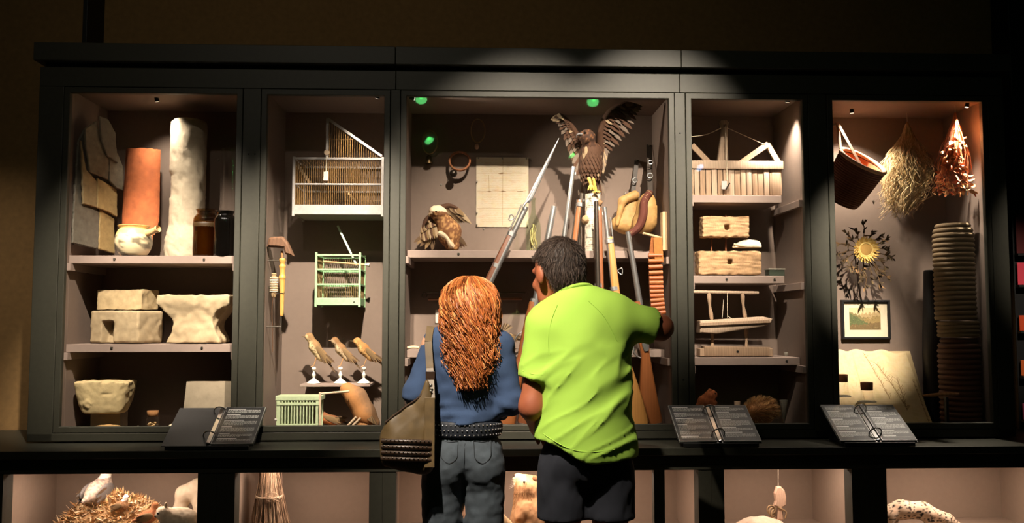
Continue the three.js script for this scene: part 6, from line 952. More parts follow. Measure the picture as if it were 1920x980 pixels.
// ---------------------------------------------------------------- reading binders on the counter
{
  const cover = mat({ c: 0x1c1c1c, rough: 0.4 }), chrome = mat({ c: 0xe0e0e0, rough: 0.12, metal: 1 }), sleeve = mat({ c: 0xffffff, rough: 0.08, transmission: 1, thickness: 0, ior: 1.4 });
  const printed = seed => { const cv = document.createElement('canvas'); cv.width = 384; cv.height = 512; const x = cv.getContext('2d'), r = rng(seed); x.fillStyle = '#0d0d0d'; x.fillRect(0, 0, 384, 512); x.fillStyle = '#c9c9c4'; let y = 26; while (y < 470) { x.fillStyle = '#f2f2ee'; x.fillRect(30, y, 90 + r() * 110, 8); y += 16; const n = 4 + Math.floor(r() * 5); for (let i = 0; i < n && y < 480; i++) { x.fillStyle = 'rgba(222,222,216,0.95)'; let px = 30; const end = i === n - 1 ? 120 + r() * 180 : 352; while (px < end) { const w = 6 + r() * 26; x.fillRect(px, y, Math.min(w, end - px), 4); px += w + 5; } y += 10; } y += 16; } const t = new THREE.CanvasTexture(cv); t.colorSpace = THREE.SRGBColorSpace; return new THREE.MeshStandardMaterial({ map: t, roughness: 0.55 }); };
  const pm = [printed(1), printed(2), printed(3)];
  [[389, 0.374, 'open ring binder with plain left cover below the carved stones', true], [1351, 0.352, 'open ring binder of printed black pages below the trap cabinet', false], [1648, 0.334, 'open ring binder of printed black pages below the herbarium', false]].forEach(([px, w, label, bare], i) => {
    const f = put(px, 829, 0.235, 0.9855), t = thing('ring_binder', label, 'binder', f, 'reading binders on the counter'), th = 0.53, L = 0.262, tilt = g => g.rotateX(Math.PI / 2 - (Math.PI / 2 - th) - Math.PI / 2 + Math.PI / 2).translate(0, 0, 0);
    // plane of the pages: local x across, local s up the slope
    const Q = g => g.applyMatrix4(new THREE.Matrix4().makeBasis(V(1, 0, 0), V(0, Math.sin(th), -Math.cos(th)), V(0, Math.cos(th), Math.sin(th))).setPosition(0, 0.012, 0));
    mesh('lectern_wedge', extrude([[0.004, 0], [-(L - 0.03) * Math.cos(th), 0], [-(L - 0.03) * Math.cos(th), (L - 0.03) * Math.sin(th)], [0.004, 0.004]], w * 0.8, 0.002).rotateY(-Math.PI / 2).translate(w * 0.4, 0.001, 0), M.black, t);
    mesh('lip', box(w * 0.9, 0.016, 0.008, 0, 0.010, 0.009), M.black, t);
    const half = w / 2, mid = bare ? 0.0 : 0;
    for (const s of [-1, 1]) {
      const cov = mesh('cover', Q(box(half - 0.006, L, 0.004, s * (half / 2 + 0.002), L / 2, 0.004, 0.001)), bare && s < 0 ? mat({ c: 0x3c3a3a, rough: 0.5 }) : cover, t);
      if (bare && s < 0) continue;
      const g = new THREE.PlaneGeometry(half - 0.022, L - 0.014); g.userData.keepUV = true; const pg = mesh('page', Q(g.translate(s * (half / 2 + 0.006), L / 2, 0.0135)), pm[(i + (s > 0 ? 1 : 0)) % 3], t);
      mesh('page_stack', Q(box(half - 0.016, L - 0.008, 0.006, s * (half / 2 + 0.005), L / 2, 0.0098, 0.001)), mat({ c: 0x8a8a86, rough: 0.3 }), t);
      mesh('plastic_sleeve', Q(new THREE.PlaneGeometry(half - 0.014, L - 0.006).translate(s * (half / 2 + 0.005), L / 2, 0.0155)), sleeve, t);
    }
    mesh('spine', Q(box(0.018, L * 0.92, 0.006, 0, L / 2, 0.008, 0.002)), chrome, t);
    for (const v of [0.18, 0.82]) mesh('ring', Q(new THREE.TorusGeometry(0.026, 0.003, 8, 28).rotateX(Math.PI / 2).translate(0, L * v, 0.018)), chrome, t);
    for (const v of [0.32, 0.68]) mesh('rivet', Q(new THREE.SphereGeometry(0.005, 10, 8).scale(1, 1, 0.5).translate(0, L * v, 0.011)), chrome, t);
  });
}
// ---------------------------------------------------------------- contents of the lower cases
const LF = YLF + 0.0006;
{ // straw mound with birds
  const z = -0.10, f = put(215, 975, z, LF), t = thing('straw_mound', 'heap of tan straw and dry leaves under the farmyard birds', 'straw', f), s = (4 - z) / FPX, h = at(215, 930, z).y - LF, r = rng(101);
  const H = (x, zz) => { const e = Math.pow(Math.abs(x) / 0.265, 2.2) + Math.pow(zz / 0.14, 2); return h * Math.max(0, 1 - e * 0.9) + 0.01 * n2(x * 20, zz * 20) * (e < 1 ? 1 : 0); };
  const g = new THREE.PlaneGeometry(0.545, 0.29, 50, 28).rotateX(-Math.PI / 2), p = g.attributes.position; for (let i = 0; i < p.count; i++) p.setY(i, Math.max(0.002, H(p.getX(i), p.getZ(i)))); g.computeVertexNormals(); mesh('heap', g, mat({ c: 0xa98358, c2: 0xcca878, kind: 'fibre', tile: 0.05, rough: 0.95 }), t);
  const ms = [0xc49c68, 0xd6b78a, 0xa87c4c, 0xe2cca6].map(c => mat({ c, rough: 0.9, side: THREE.DoubleSide })), by = ms.map(() => []);
  for (let i = 0; i < 2600; i++) { const x = (r() - 0.5) * 0.49, zz = (r() - 0.5) * 0.25, y = H(x, zz); if (y < 0.006 && r() < 0.7) continue; by[i % 4].push(along(feather(0.014 + 0.026 * r(), 0.003 + 0.007 * r(), (r() - 0.5) * 0.8, 3), V(x, Math.max(0.042, y + 0.008), zz), V(r() - 0.5, (r() - 0.25) * 0.6, r() - 0.5), V(r() - 0.5, 1, r() - 0.5))); }
  by.forEach((q, i) => { mesh('straw_flakes', q, ms[i], t).userData.kind = 'stuff'; });
}
function plumpBird(name, label, f, S, face, cols, warp) {   // round fowl: body, neck, head; face: direction it looks
  const t = thing(name, label, 'bird', f); t.rotation.y = face;
  const hd = V(0.36 * S, 1.02 * S, 0), list = [{ c: V(0, 0.42 * S, 0), r: V(0.46 * S, 0.36 * S, 0.32 * S), q: eul(0, 0, 0.35) }, [V(0.22 * S, 0.55 * S, 0), hd, 0.22 * S, 0.10 * S], { c: hd, r: V(0.14 * S, 0.12 * S, 0.11 * S) }, [V(-0.3 * S, 0.36 * S, 0), V(-0.7 * S, 0.26 * S, 0), 0.17 * S, 0.05 * S]];
  const C = cols.map(hex); mesh('body', blob(list, S * 0.04, 0.16 * S, (p, c) => { const n = n3(p.x * 9 / S, p.y * 9 / S, p.z * 9 / S); c.copy(C[0]).lerp(C[1], sstep(-0.2, 0.5, n)); if (p.y > 0.80 * S) c.copy(C[2]); }), birdVC, t);
  mesh('beak', bar(hd.clone().add(V(0.12 * S, -0.01 * S, 0)), hd.clone().add(V(0.27 * S, -0.05 * S, 0)), 0.045 * S, 0.006 * S, 8), hornM, t);
  for (const s of [-1, 1]) { mesh('eye', new THREE.SphereGeometry(0.022 * S, 8, 6).translate(hd.x + 0.05 * S, hd.y + 0.03 * S, s * 0.10 * S), eyeM, t); const w = mesh('wing', blob([{ c: V(-0.08 * S, 0.45 * S, s * 0.28 * S), r: V(0.40 * S, 0.22 * S, 0.07 * S), q: eul(0, 0, 0.3) }], S * 0.04, 0.01), warp, t); for (let k = 0; k < 5; k++) mesh('feather', along(feather(0.45 * S, 0.1 * S), V(-0.1 * S, (0.56 - k * 0.06) * S, s * (0.345 - 0.005 * k) * S), V(-1, -0.25 - 0.05 * k, 0), V(0, 0, s)), k % 2 ? warp : wingDark, w); mesh('leg', bar(V(0.02 * S, 0.15 * S, s * 0.12 * S), V(0.05 * S, 0.0, s * 0.12 * S), 0.03 * S, 0.025 * S, 6), legM, t); }
  return t;
}
const wGrey = mat({ c: 0x4e4a48, c2: 0x7d7772, kind: 'fibre', tile: 0.04, rough: 0.85 });
plumpBird('guinea_fowl', 'grey fowl with white head standing on the straw heap', at(184, 950, -0.09).add(V(0, 0.002, 0)), 0.15, Math.PI * 0.42, [0xa89684, 0x7a6c62, 0xd8d2c8], wGrey);
plumpBird('white_faced_duckling', 'small brown duckling with white face in the straw', at(226, 962, -0.02), 0.07, -0.3, [0x7a5434, 0x94704a, 0xe8e0d4], wingM);
plumpBird('partridge', 'reddish brown partridge lying low in the straw', at(276, 985, 0.02), 0.085, 0.2, [0x8a5230, 0xa86a3e, 0x9a6238], wingM);
{ // two pale animals at the right of the first case
  const z = 0.07, f = put(332, 990, z, LF), t = thing('pale_lamb', 'cream coloured animal curled at the right of the straw heap', 'animal', f), P = (x, y, d = 0) => at(x, y, z + d).sub(f), A = hex(0xcdb99a), B = hex(0xe0d2b8);
  mesh('body', blob([{ c: P(338, 980), r: V(0.085, 0.065, 0.06) }, [P(320, 972, 0.03), P(306, 962, 0.05), 0.04, 0.03], [P(345, 1000), P(370, 1010).setY(0.03), 0.04, 0.02], [P(325, 1000, 0.02), P(315, 1012, 0.03).setY(0.02), 0.03, 0.018]], 0.007, 0.03, (p, c) => c.copy(A).lerp(B, 0.5 + 0.5 * n3(p.x * 50, p.y * 50, p.z * 50)), p => 0.003 * n3(p.x * 70, p.y * 70, p.z * 70) + 20 * Math.max(0, 0.003 - p.y)), birdVC, t);
  const e = P(306, 962, 0.05); mesh('ear', new THREE.SphereGeometry(0.014, 10, 8).scale(0.5, 1.2, 0.7).translate(e.x + 0.01, e.y + 0.03, e.z), mat({ c: 0xc4a888, rough: 0.9 }), t); mesh('eye', new THREE.SphereGeometry(0.005, 8, 6).translate(e.x - 0.012, e.y + 0.006, e.z + 0.027), eyeM, t); mesh('nose', new THREE.SphereGeometry(0.007, 8, 6).translate(e.x - 0.026, e.y - 0.008, e.z + 0.012), hornM, t);
  const z2 = -0.20, f2 = put(352, 975, z2, LF), t2 = thing('pale_goose', 'pale rounded goose with bent neck behind the cream animal', 'animal', f2), Q = (x, y, d = 0) => at(x, y, z2 + d).sub(f2);
  mesh('body', blob([[Q(338, 955), Q(345, 925), 0.028, 0.032], [Q(345, 925), Q(372, 916), 0.032, 0.04], [Q(372, 916), Q(392, 950), 0.042, 0.06], [Q(392, 950), Q(388, 1010).setY(0.07), 0.06, 0.055], [Q(338, 955), Q(342, 962, 0.02), 0.024, 0.014]], 0.007, 0.03, (p, c) => c.copy(A).lerp(B, 0.6 + 0.4 * n3(p.x * 40, p.y * 40, p.z * 40)), p => 20 * Math.max(0, 0.003 - p.y)), birdVC, t2);
  mesh('beak', bar(Q(341, 960, 0.02), Q(338, 973, 0.035), 0.012, 0.003, 8), mat({ c: 0xa87a44, rough: 0.6 }), t2);
}
{ // fibre bundle
  const z = -0.05, p0 = at(505, 880, z), t = thing('fibre_bundle', 'tied bundle of pale plant fibre hanging in the second lower case', 'bundle', V(p0.x, 0.935, z)), P = (x, y, d = 0) => at(x, y, z + d).sub(t.position), r = rng(111), ms = [0xa88a6e, 0xc2a688, 0x8c7056].map(c => mat({ c, rough: 0.9 })), by = ms.map(() => []), s = 4.05 / FPX;
  for (let i = 0; i < 420; i++) { const a = r() * TAU, q = Math.sqrt(r()), ln = []; for (let k = 0; k <= 6; k++) { const u = k / 6, y = lerp(882, 1004, u), w = (u < 0.35 ? lerp(16, 24, u / 0.35) : lerp(24, 40, (u - 0.35) / 0.65)) * s; ln.push(P(505 + u * 2, y).add(V(Math.cos(a) * q * w + 0.003 * Math.sin(i + u * 9), 0, Math.sin(a) * q * w * 0.8))); } by[i % 3].push(tube(ln, 0.0016, 10, 3)); }
  by.forEach((g, i) => { mesh('fibres', g, ms[i], t).userData.kind = 'stuff'; });
  const c = P(505, 930); for (let i = 0; i < 3; i++) mesh('tie_cord', new THREE.TorusGeometry(0.058, 0.0025, 6, 30).scale(1, 0.8, 1).rotateX(Math.PI / 2 + (i - 1) * 0.12).translate(c.x, c.y + (i - 1) * 0.006, c.z), M.string, t);
  mesh('hanger', bar(V(0, 0.004, 0), P(505, 884), 0.004), M.string, t); for (let i = 0; i < 9; i++) { const y = 925 + r() * 12; mesh('stray_fibre', tube([P(485 + r() * 20, y, 0.05), P(500 + r() * 15, y - 3 + r() * 8, 0.055), P(522 + r() * 8, y + r() * 10, 0.045)], 0.0012, 8, 4), ms[1], t); }
  mesh('wall_cord', bar(P(528, 884, -0.02), P(530, 1000, -0.03), 0.003), mat({ c: 0x6a5444, rough: 0.9 }), t);
}
{ // beaver
  const z = -0.02, f = put(985, 985, z, LF), t = thing('beaver', 'tan furred beaver sitting upright with raised snout', 'animal', f), P = (x, y, d = 0) => at(x, y, z + d).sub(f), A = hex(0x8a5a34), B = hex(0xc49a6c), D = hex(0xd8b88c);
  const hd = P(990, 912), list = [{ c: hd, r: V(0.055, 0.048, 0.05) }, [P(984, 908), P(971, 896, 0.01), 0.040, 0.022], [P(993, 925), P(996, 975), 0.055, 0.085], [P(996, 975), P(1000, 1010).setY(0.08), 0.09, 0.10], [P(982, 955, 0.05), P(972, 972, 0.08), 0.028, 0.016], [P(1000, 1000, 0.06).setY(0.05), P(975, 1020, 0.1).setY(0.022), 0.045, 0.02], [P(1010, 1000).setY(0.06), P(1045, 1010, -0.05).setY(0.02), 0.05, 0.02]];
  mesh('body', blob(list, 0.007, 0.03, (p, c) => { const n = n3(p.x * 45, p.y * 30, p.z * 45); c.copy(A).lerp(B, 0.5 + 0.28 * n); if (p.x < hd.x - 0.01 && p.y > P(0, 915).y) c.lerp(D, 0.5); }, p => 0.0025 * n3(p.x * 130, p.y * 60, p.z * 130) + 20 * Math.max(0, 0.003 - p.y)), birdVC, t);
  const r = rng(121), fur = [[], []]; for (let i = 0; i < 1400; i++) { const u = r(), a = r() * TAU, y = lerp(900, 985, u), R0 = lerp(0.05, 0.088, u), c = P(lerp(989, 997, u), y), b = V(c.x + Math.cos(a) * R0, c.y, c.z + Math.sin(a) * R0 * 0.95); fur[i % 2].push(bar(b, b.clone().add(V(Math.cos(a) * 0.008, -0.016, Math.sin(a) * 0.008)), 0.0010, 0.0002, 3, false)); } fur.forEach((g, i) => { mesh('fur', g, mat({ c: i ? 0xb48a5c : 0x8f623a, rough: 0.9 }), t).userData.kind = 'stuff'; });
  mesh('nose', new THREE.SphereGeometry(0.012, 12, 10).scale(1, 0.8, 1.1).translate(...P(967, 893, 0.012).toArray()), mat({ c: 0x2a1a12, rough: 0.4 }), t); mesh('mouth', new THREE.SphereGeometry(0.012, 10, 8).scale(0.6, 1.2, 0.8).translate(...P(969, 910, 0.018).toArray()), mat({ c: 0x4a2418, rough: 0.6 }), t); mesh('teeth', box(0.006, 0.012, 0.010, ...P(967, 906, 0.024).toArray()), mat({ c: 0xd89a4a, rough: 0.4 }), t);
  mesh('eye', new THREE.SphereGeometry(0.006, 10, 8).translate(...P(983, 903, 0.048).toArray()), eyeM, t); mesh('ear', new THREE.SphereGeometry(0.015, 10, 8).scale(0.8, 1, 0.5).translate(...P(1003, 897, 0.03).toArray()), mat({ c: 0x7a5030, rough: 0.9 }), t);
  for (let i = 0; i < 6; i++) mesh('whisker', bar(P(973, 900 + i, 0.02), P(960 - i, 896 + i * 4, 0.04), 0.0006, 0.0003, 3), mat({ c: 0xe8dcc8, rough: 0.6 }), t);
  const w = thing('gnawed_log', 'gnawed pale log end standing before the beaver', 'log', put(916, 985, 0.105, LF)), Q = (x, y, d = 0) => at(x, y, 0.105 + d).sub(w.position); mesh('log', roughen(new THREE.CylinderGeometry(0.012, 0.042, 0.14, 16, 8), 0.004, 30, 3, 0.8).rotateZ(0.55).translate(Q(943, 962).x, 0.092, 0), mat({ c: 0xa07a50, c2: 0xc8a478, kind: 'wood', tile: 0.06, rough: 0.9, bump: 0.002 }), w); mesh('foot_chip', box(0.09, 0.03, 0.05, Q(955, 962).x, 0.016, 0), trapWood[0], w);
}
{ // hanging carved figure and pale hide below it
  const z = -0.05, t = thing('carved_figure', 'flat pale carved figure hanging on a thread with a rope coil', 'carving', V(at(1460, 880, z).x, 0.938, z)), P = (x, y, d = 0) => at(x, y, z + d).sub(t.position);
  const out = [[1455, 912], [1463, 911], [1470, 918], [1473, 930], [1473, 946], [1466, 950], [1468, 974], [1456, 974], [1458, 950], [1450, 947], [1453, 938], [1451, 924]].map(q => { const v = P(...q); return [v.x, v.y]; }); mesh('figure', extrude(out, 0.024, 0.005).translate(0, 0, -0.012), mat({ c: 0xb08a70, c2: 0xc8a68c, kind: 'wood', tile: 0.06, rough: 0.8 }), t);
  mesh('thread', bar(V(0, 0, 0), P(1459, 914), 0.001), M.string, t); for (let i = 0; i < 3; i++) { const q = P(1446 + i * 2, 955 + i * 4, 0.005); mesh('rope_coil', new THREE.TorusGeometry(0.018, 0.0035, 6, 20).rotateY(0.4 * i).translate(q.x, q.y, q.z), cordM, t); } mesh('rope_tail', tube([P(1458, 950, 0.012), P(1474, 960, 0.012), P(1472, 972, 0.01)], 0.004, 10, 6), cordM, t);
  const f = put(1425, 985, -0.02, LF), h = thing('pale_hide', 'pale folded hide mounded below the carved figure', 'hide', f); mesh('hide', nets(p => { const q = sdEll(p, V(0, 0.0, 0), V(0.135, at(1425, 968, -0.02).y - LF, 0.09)); return Math.max(q + 0.004 * n3(p.x * 22, p.y * 12, p.z * 22), 0.002 - p.y); }, V(-0.16, -0.01, -0.11), V(0.16, 0.16, 0.11), 0.007), mat({ c: 0xc4a890, c2: 0xdac2aa, tile: 0.1, rough: 0.9, bump: 0.002 }), h);
}
{ // genet
  const z = -0.02, f = put(1710, 990, z, LF), t = thing('spotted_genet', 'cream spotted genet arching its back in the rightmost lower case', 'animal', f), P = (x, y, d = 0) => at(x, y, z + d).sub(f), A = hex(0xc9a888), B = hex(0x2a1c12), D = hex(0xe0cbb0);
  const list = [[P(1655, 965), P(1690, 955), 0.035, 0.04], [P(1690, 955), P(1730, 957), 0.04, 0.038], [P(1730, 957), P(1775, 975), 0.036, 0.03], [P(1775, 975), P(1815, 1000), 0.028, 0.018], [P(1655, 965), P(1635, 985, 0.02), 0.032, 0.024], [P(1670, 965, 0.02), P(1668, 1010, 0.03).setY(0.02), 0.022, 0.014], [P(1745, 965, 0.02), P(1740, 1010, 0.03).setY(0.02), 0.024, 0.014], [P(1672, 965, -0.02), P(1680, 1010, -0.03).setY(0.02), 0.02, 0.014], [P(1745, 965, -0.02), P(1752, 1010, -0.03).setY(0.02), 0.022, 0.014]];
  mesh('body', blob(list, 0.005, 0.02, (p, c) => { c.copy(A).lerp(D, 0.5 + 0.5 * n3(p.x * 30, p.y * 30, p.z * 30)); const u = n3(p.x * 52, p.y * 70, p.z * 52); if (u > 0.3 && p.y > 0.05) c.copy(B); }, p => 20 * Math.max(0, 0.003 - p.y)), birdVC, t);
  const hd = P(1630, 988, 0.025); for (const s of [-1, 1]) mesh('ear', new THREE.ConeGeometry(0.012, 0.026, 10).translate(hd.x + 0.01, hd.y + 0.032, hd.z + s * 0.014), mat({ c: 0x9a7a5c, rough: 0.9 }), t); mesh('eye', new THREE.SphereGeometry(0.005, 8, 6).translate(hd.x - 0.014, hd.y + 0.006, hd.z + 0.018), eyeM, t); mesh('nose', new THREE.SphereGeometry(0.006, 8, 6).translate(hd.x - 0.022, hd.y - 0.004, hd.z), eyeM, t);
}

// ---------------------------------------------------------------- the two visitors
const skinTone = (c, A, B, p) => c.copy(A).lerp(B, 0.5 + 0.5 * n3(p.x * 18, p.y * 18, p.z * 18));
// hand: palm at wrist w, pointing d, back of the hand n; fingers curled by bend
function handBones(w, d, n, side, bend, S = 1) {
  d = d.clone().normalize(); n = n.clone().addScaledVector(d, -n.dot(d)).normalize(); const x = d.clone().cross(n).multiplyScalar(side), L = [];
  const Q = (a, b, c) => w.clone().addScaledVector(d, a * S).addScaledVector(x, b * S).addScaledVector(n, c * S);
  for (const b of [-0.030, -0.010, 0.010, 0.028]) L.push([Q(0.005, b * 0.6, 0), Q(0.085, b, 0.002), 0.016 * S, 0.013 * S, 0.014]);
  [[-0.032, 0.062, 0.9], [-0.011, 0.076, 1], [0.010, 0.072, 1], [0.029, 0.056, 0.9]].forEach(([b, len, r]) => {
    let p = Q(0.088, b, 0.002), a = 0; const segs = [0.45, 0.32, 0.23];
    for (const s of segs) { a += bend; const q = p.clone().addScaledVector(d, Math.cos(a) * len * s * S).addScaledVector(n, -Math.sin(a) * len * s * S); L.push([p, q, 0.0095 * r * S, 0.0085 * r * S, 0.005]); p = q; }
  });
  const t0 = Q(0.025, -0.034, -0.004), t1 = Q(0.058, -0.056, -0.016), t2 = Q(0.085, -0.052, -0.026); L.push([t0, t1, 0.014 * S, 0.011 * S, 0.01], [t1, t2, 0.0105 * S, 0.009 * S, 0.006]);
  return L;
}
function headParts(c, fwd, up, S) {   // c: centre of the skull; S 1 = 0.225 m tall
  fwd = fwd.clone().normalize(); up = up.clone().addScaledVector(fwd, -up.dot(fwd)).normalize(); const rt = fwd.clone().cross(up);
  const m = new THREE.Matrix4().makeBasis(rt, up, fwd.clone().negate()), q = new THREE.Quaternion().setFromRotationMatrix(m), qi = q.clone().invert();
  const Q = (x, y, z) => V(x * S, y * S, -z * S).applyQuaternion(q).add(c);   // z forward
  return { Q, q, qi, list: [
    { c: Q(0, 0.022, -0.008), r: V(0.074, 0.088, 0.094).multiplyScalar(S), q: qi, k: 0.02 }, { c: Q(0, -0.045, 0.035), r: V(0.058, 0.062, 0.058).multiplyScalar(S), q: qi, k: 0.03 },
    [Q(-0.03, -0.085, 0.045), Q(0.03, -0.085, 0.045), 0.024 * S, 0.024 * S, 0.03], [Q(0, 0.008, 0.088), Q(0, -0.030, 0.106), 0.009 * S, 0.014 * S, 0.012], [Q(-0.024, -0.066, 0.086), Q(0.024, -0.066, 0.086), 0.007 * S, 0.007 * S, 0.008],
    [Q(-0.04, 0.025, 0.078), Q(0.04, 0.025, 0.078), 0.010 * S, 0.010 * S, 0.015],
    ...[-1, 1].flatMap(s => [{ c: Q(s * 0.080, -0.012, -0.006), r: V(0.010, 0.033, 0.020).multiplyScalar(S), q: qi, k: 0.008 }, { c: Q(s * 0.036, -0.028, 0.072), r: V(0.022, 0.02, 0.018).multiplyScalar(S), q: qi, k: 0.02 }]),
  ] };
}
function bodyMesh(t, limbs, head, hands, A, B, face) {
  const col = (p, c) => { skinTone(c, A, B, p); };
  const gs = [blob(limbs, 0.011, 0.025, col)];
  gs.push(blob(head.list, 0.0045, 0.02, (p, c) => { col(p, c); if (p.distanceTo(head.Q(0, -0.066, 0.095)) < 0.022 * face) c.lerp(hex(0x9a4a3a), 0.6); }));
  for (const h of hands) gs.push(blob(h, 0.0035, 0.008, col));
  const b = mesh('body', gs, mat({ c: 0xffffff, rough: 0.55, vc: true, sheen: 0.15 }), t);
  for (const s of [-1, 1]) { const e = head.Q(s * 0.031, 0.004, 0.073); mesh('eye', new THREE.SphereGeometry(0.0105, 14, 10).translate(e.x, e.y, e.z), mat({ c: 0xe8e2da, rough: 0.2 }), t); const i = head.Q(s * 0.031, 0.004, 0.0795); mesh('iris', new THREE.SphereGeometry(0.0055, 10, 8).translate(i.x, i.y, i.z), eyeM, t); }
  return b;
}
function shoe(t, ankle, dir, m) { const d = dir.clone().setY(0).normalize(), a = V(ankle.x, 0, ankle.z), Q = (f, y) => a.clone().addScaledVector(d, f).setY(y); mesh('shoe', nets((() => { const F = chainF([[Q(-0.05, 0.05), Q(0.06, 0.045), 0.046, 0.044], [Q(0.06, 0.042), Q(0.17, 0.035), 0.044, 0.036], [Q(-0.03, 0.05), Q(-0.02, 0.095), 0.045, 0.046]], 0.03); return p => Math.max(F(p), 0.003 - p.y); })(), V(a.x - 0.25, -0.01, a.z - 0.25), V(a.x + 0.25, 0.16, a.z + 0.25), 0.009), m, t); }
const cut = (F, q, n) => p => Math.max(F(p), (p.x - q.x) * n.x + (p.y - q.y) * n.y + (p.z - q.z) * n.z);   // keeps the side n points away from
const clothM = (c, c2, tile = 0.02) => mat({ c, c2, kind: 'weave', tile, rough: 0.9, bump: 0.0006, sheen: 0.25, con: 0.6 });

{ // man in the lime T-shirt
  const z = 0.88, f = V(at(1096, 900, z).x, 0, z), t = thing('person', 'person in lime green T-shirt and dark shorts pointing into the cabinet', 'person', f), P = (x, y, d = 0) => at(x, y, z + d).sub(f);
  const A = hex(0x8e4c32), B = hex(0xa86444);
  const shL = P(1022, 612, 0.0), shR = P(1160, 598, 0.0), elL = P(998, 762, 0.02), wrL = P(1008, 800, -0.19), elR = P(1238, 614, -0.02), wrR = P(1228, 596, -0.26);
  const hipL = P(1056, 850), hipR = P(1142, 850), knL = V(hipL.x - 0.005, 0.50, -0.01), knR = V(hipR.x + 0.005, 0.50, 0.0), anL = V(hipL.x - 0.01, 0.09, 0.02), anR = V(hipR.x + 0.02, 0.09, 0.03);
  const head = headParts(P(1046, 511, -0.03), V(-0.50, -0.22, -0.84), V(-0.06, 1, -0.14), 1.02);
  const limbs = [[P(1054, 535, -0.02), P(1076, 580, 0.0), 0.056, 0.056], [P(1050, 602), P(1130, 600), 0.05, 0.05], [P(1090, 620), P(1097, 800), 0.09, 0.09, 0.06], [shL, elL, 0.050, 0.044], [elL, wrL, 0.043, 0.030], [shR, elR, 0.05, 0.043], [elR, wrR, 0.042, 0.030],
    [hipL, knL, 0.066, 0.056, 0.04], [hipR, knR, 0.066, 0.056, 0.04], [knL, anL, 0.058, 0.036], [knR, anR, 0.058, 0.036], [knL.clone().add(V(0, -0.10, 0.03)), knL.clone().add(V(0, -0.22, 0.02)), 0.045, 0.038], [knR.clone().add(V(0, -0.10, 0.03)), knR.clone().add(V(0, -0.22, 0.02)), 0.045, 0.038], [anL, V(anL.x, 0.04, anL.z - 0.12), 0.036, 0.03], [anR, V(anR.x, 0.04, anR.z - 0.12), 0.036, 0.03]];
  bodyMesh(t, limbs, head, [handBones(wrL, V(0.25, -0.25, -1), V(-0.3, 1, 0), -1, 0.45), [...handBones(wrR, V(-0.1, 0.06, -1), V(0.1, 1, 0), 1, 0.62)]], A, B, 1);
  // T-shirt: torso and sleeves, hems cut flat, folds running down from the right armpit
  const torso = chainF([{ c: P(1094, 640), r: V(0.168, 0.19, 0.122) }, { c: P(1096, 745), r: V(0.164, 0.22, 0.128) }, { c: P(1098, 842), r: V(0.174, 0.17, 0.142) }, [P(1040, 602), P(1142, 594), 0.076, 0.074], [P(1075, 572, 0.01), P(1088, 590, 0.0), 0.074, 0.085]], 0.06);
  const sl = chainF([[shL, elL, 0.068, 0.062]], 0.03), sr = chainF([[shR, elR, 0.067, 0.062]], 0.03);
  const slc = cut(sl, P(990, 706), elL.clone().sub(shL).normalize()), src = cut(sr, P(1228, 612), elR.clone().sub(shR).normalize());
  const hemL = P(1012, 822), hemC = P(1105, 860);
  const hem = p => { const u = (p.x - hemL.x) / (hemC.x - hemL.x); return lerp(hemL.y, hemC.y, sstep(0, 1, u)) - p.y - (p.x > hemC.x ? -0.012 * sstep(0, 0.16, p.x - hemC.x) * 1 : 0); };
  const neck = P(1074, 552, 0.0), nN = P(1060, 520, -0.03).sub(P(1080, 575, 0.02)).normalize();
  const fold = p => { const u = p.x * 0.80 + p.y * 0.60, v = -p.x * 0.60 + p.y * 0.80, k = sstep(P(0, 610).y, P(0, 720).y, p.y); const rg = (1 - Math.abs(n3(u * 2.1, v * 7.5, p.z * 2))) ** 5, rg2 = (1 - Math.abs(n3(u * 3 + 5, v * 12 + 3, p.z * 2))) ** 6; return 0.006 * k * n3(u * 3, v * 8, p.z * 3) - 0.010 * k * rg * sstep(-0.3, 0.4, n3(u * 2, v * 3, 9)) - 0.005 * k * rg2 + 0.003 * (1 - k) * n3(p.x * 6, p.y * 8, p.z * 6); };
  const F = p => { let d = smin(torso(p), slc(p), 0.035); d = smin(d, src(p), 0.045); d += fold(p); d = Math.max(d, hem(p)); return Math.max(d, (p.x - neck.x) * nN.x + (p.y - neck.y) * nN.y + (p.z - neck.z) * nN.z); };
  const lime = mat({ c: 0x98c444, c2: 0xa4d04e, kind: 'weave', tile: 0.012, rough: 0.85, bump: 0.0004, sheen: 0.3, sheenColor: 0xd0ff70 });
  const shirt = mesh('t_shirt', nets(F, V(-0.33, 0.90, -0.24), V(0.38, 1.72, 0.24), 0.0075), lime, t);
  const collar = []; for (let i = 0; i < 24; i++) { const a = i / 24 * TAU, e1 = V(1, 0, 0).addScaledVector(nN, -nN.x).normalize(), e2 = nN.clone().cross(e1); collar.push(neck.clone().addScaledVector(e1, Math.cos(a) * 0.071).addScaledVector(e2, Math.sin(a) * 0.071).addScaledVector(nN, -0.004)); } mesh('collar', tube(collar, 0.008, 60, 7, true), lime, shirt);
  // raglan and sleeve hem stitching, laid on the cloth by stepping to its surface
  const onCloth = (x, y) => { const q = P(x, y, 0.22); for (let k = 0; k < 90; k++) { const d = F(q); if (d < 0.0005) { q.z += 0.0006; return q; } q.z -= clamp(d * 0.5, 0.001, 0.01); } return null; };
  for (const line of [[[1052, 570], [1040, 600], [1034, 640], [1036, 668]], [[1112, 562], [1140, 590], [1158, 620], [1168, 640]], [[970, 694], [985, 700], [1005, 706], [1022, 706]], [[1014, 816], [1040, 832], [1080, 850], [1120, 853], [1160, 850]]]) { const pts = line.map(q => onCloth(...q)).filter(q => q); if (pts.length > 2) mesh('seam', tube(pts, 0.0016, 30, 5), lime, shirt); }
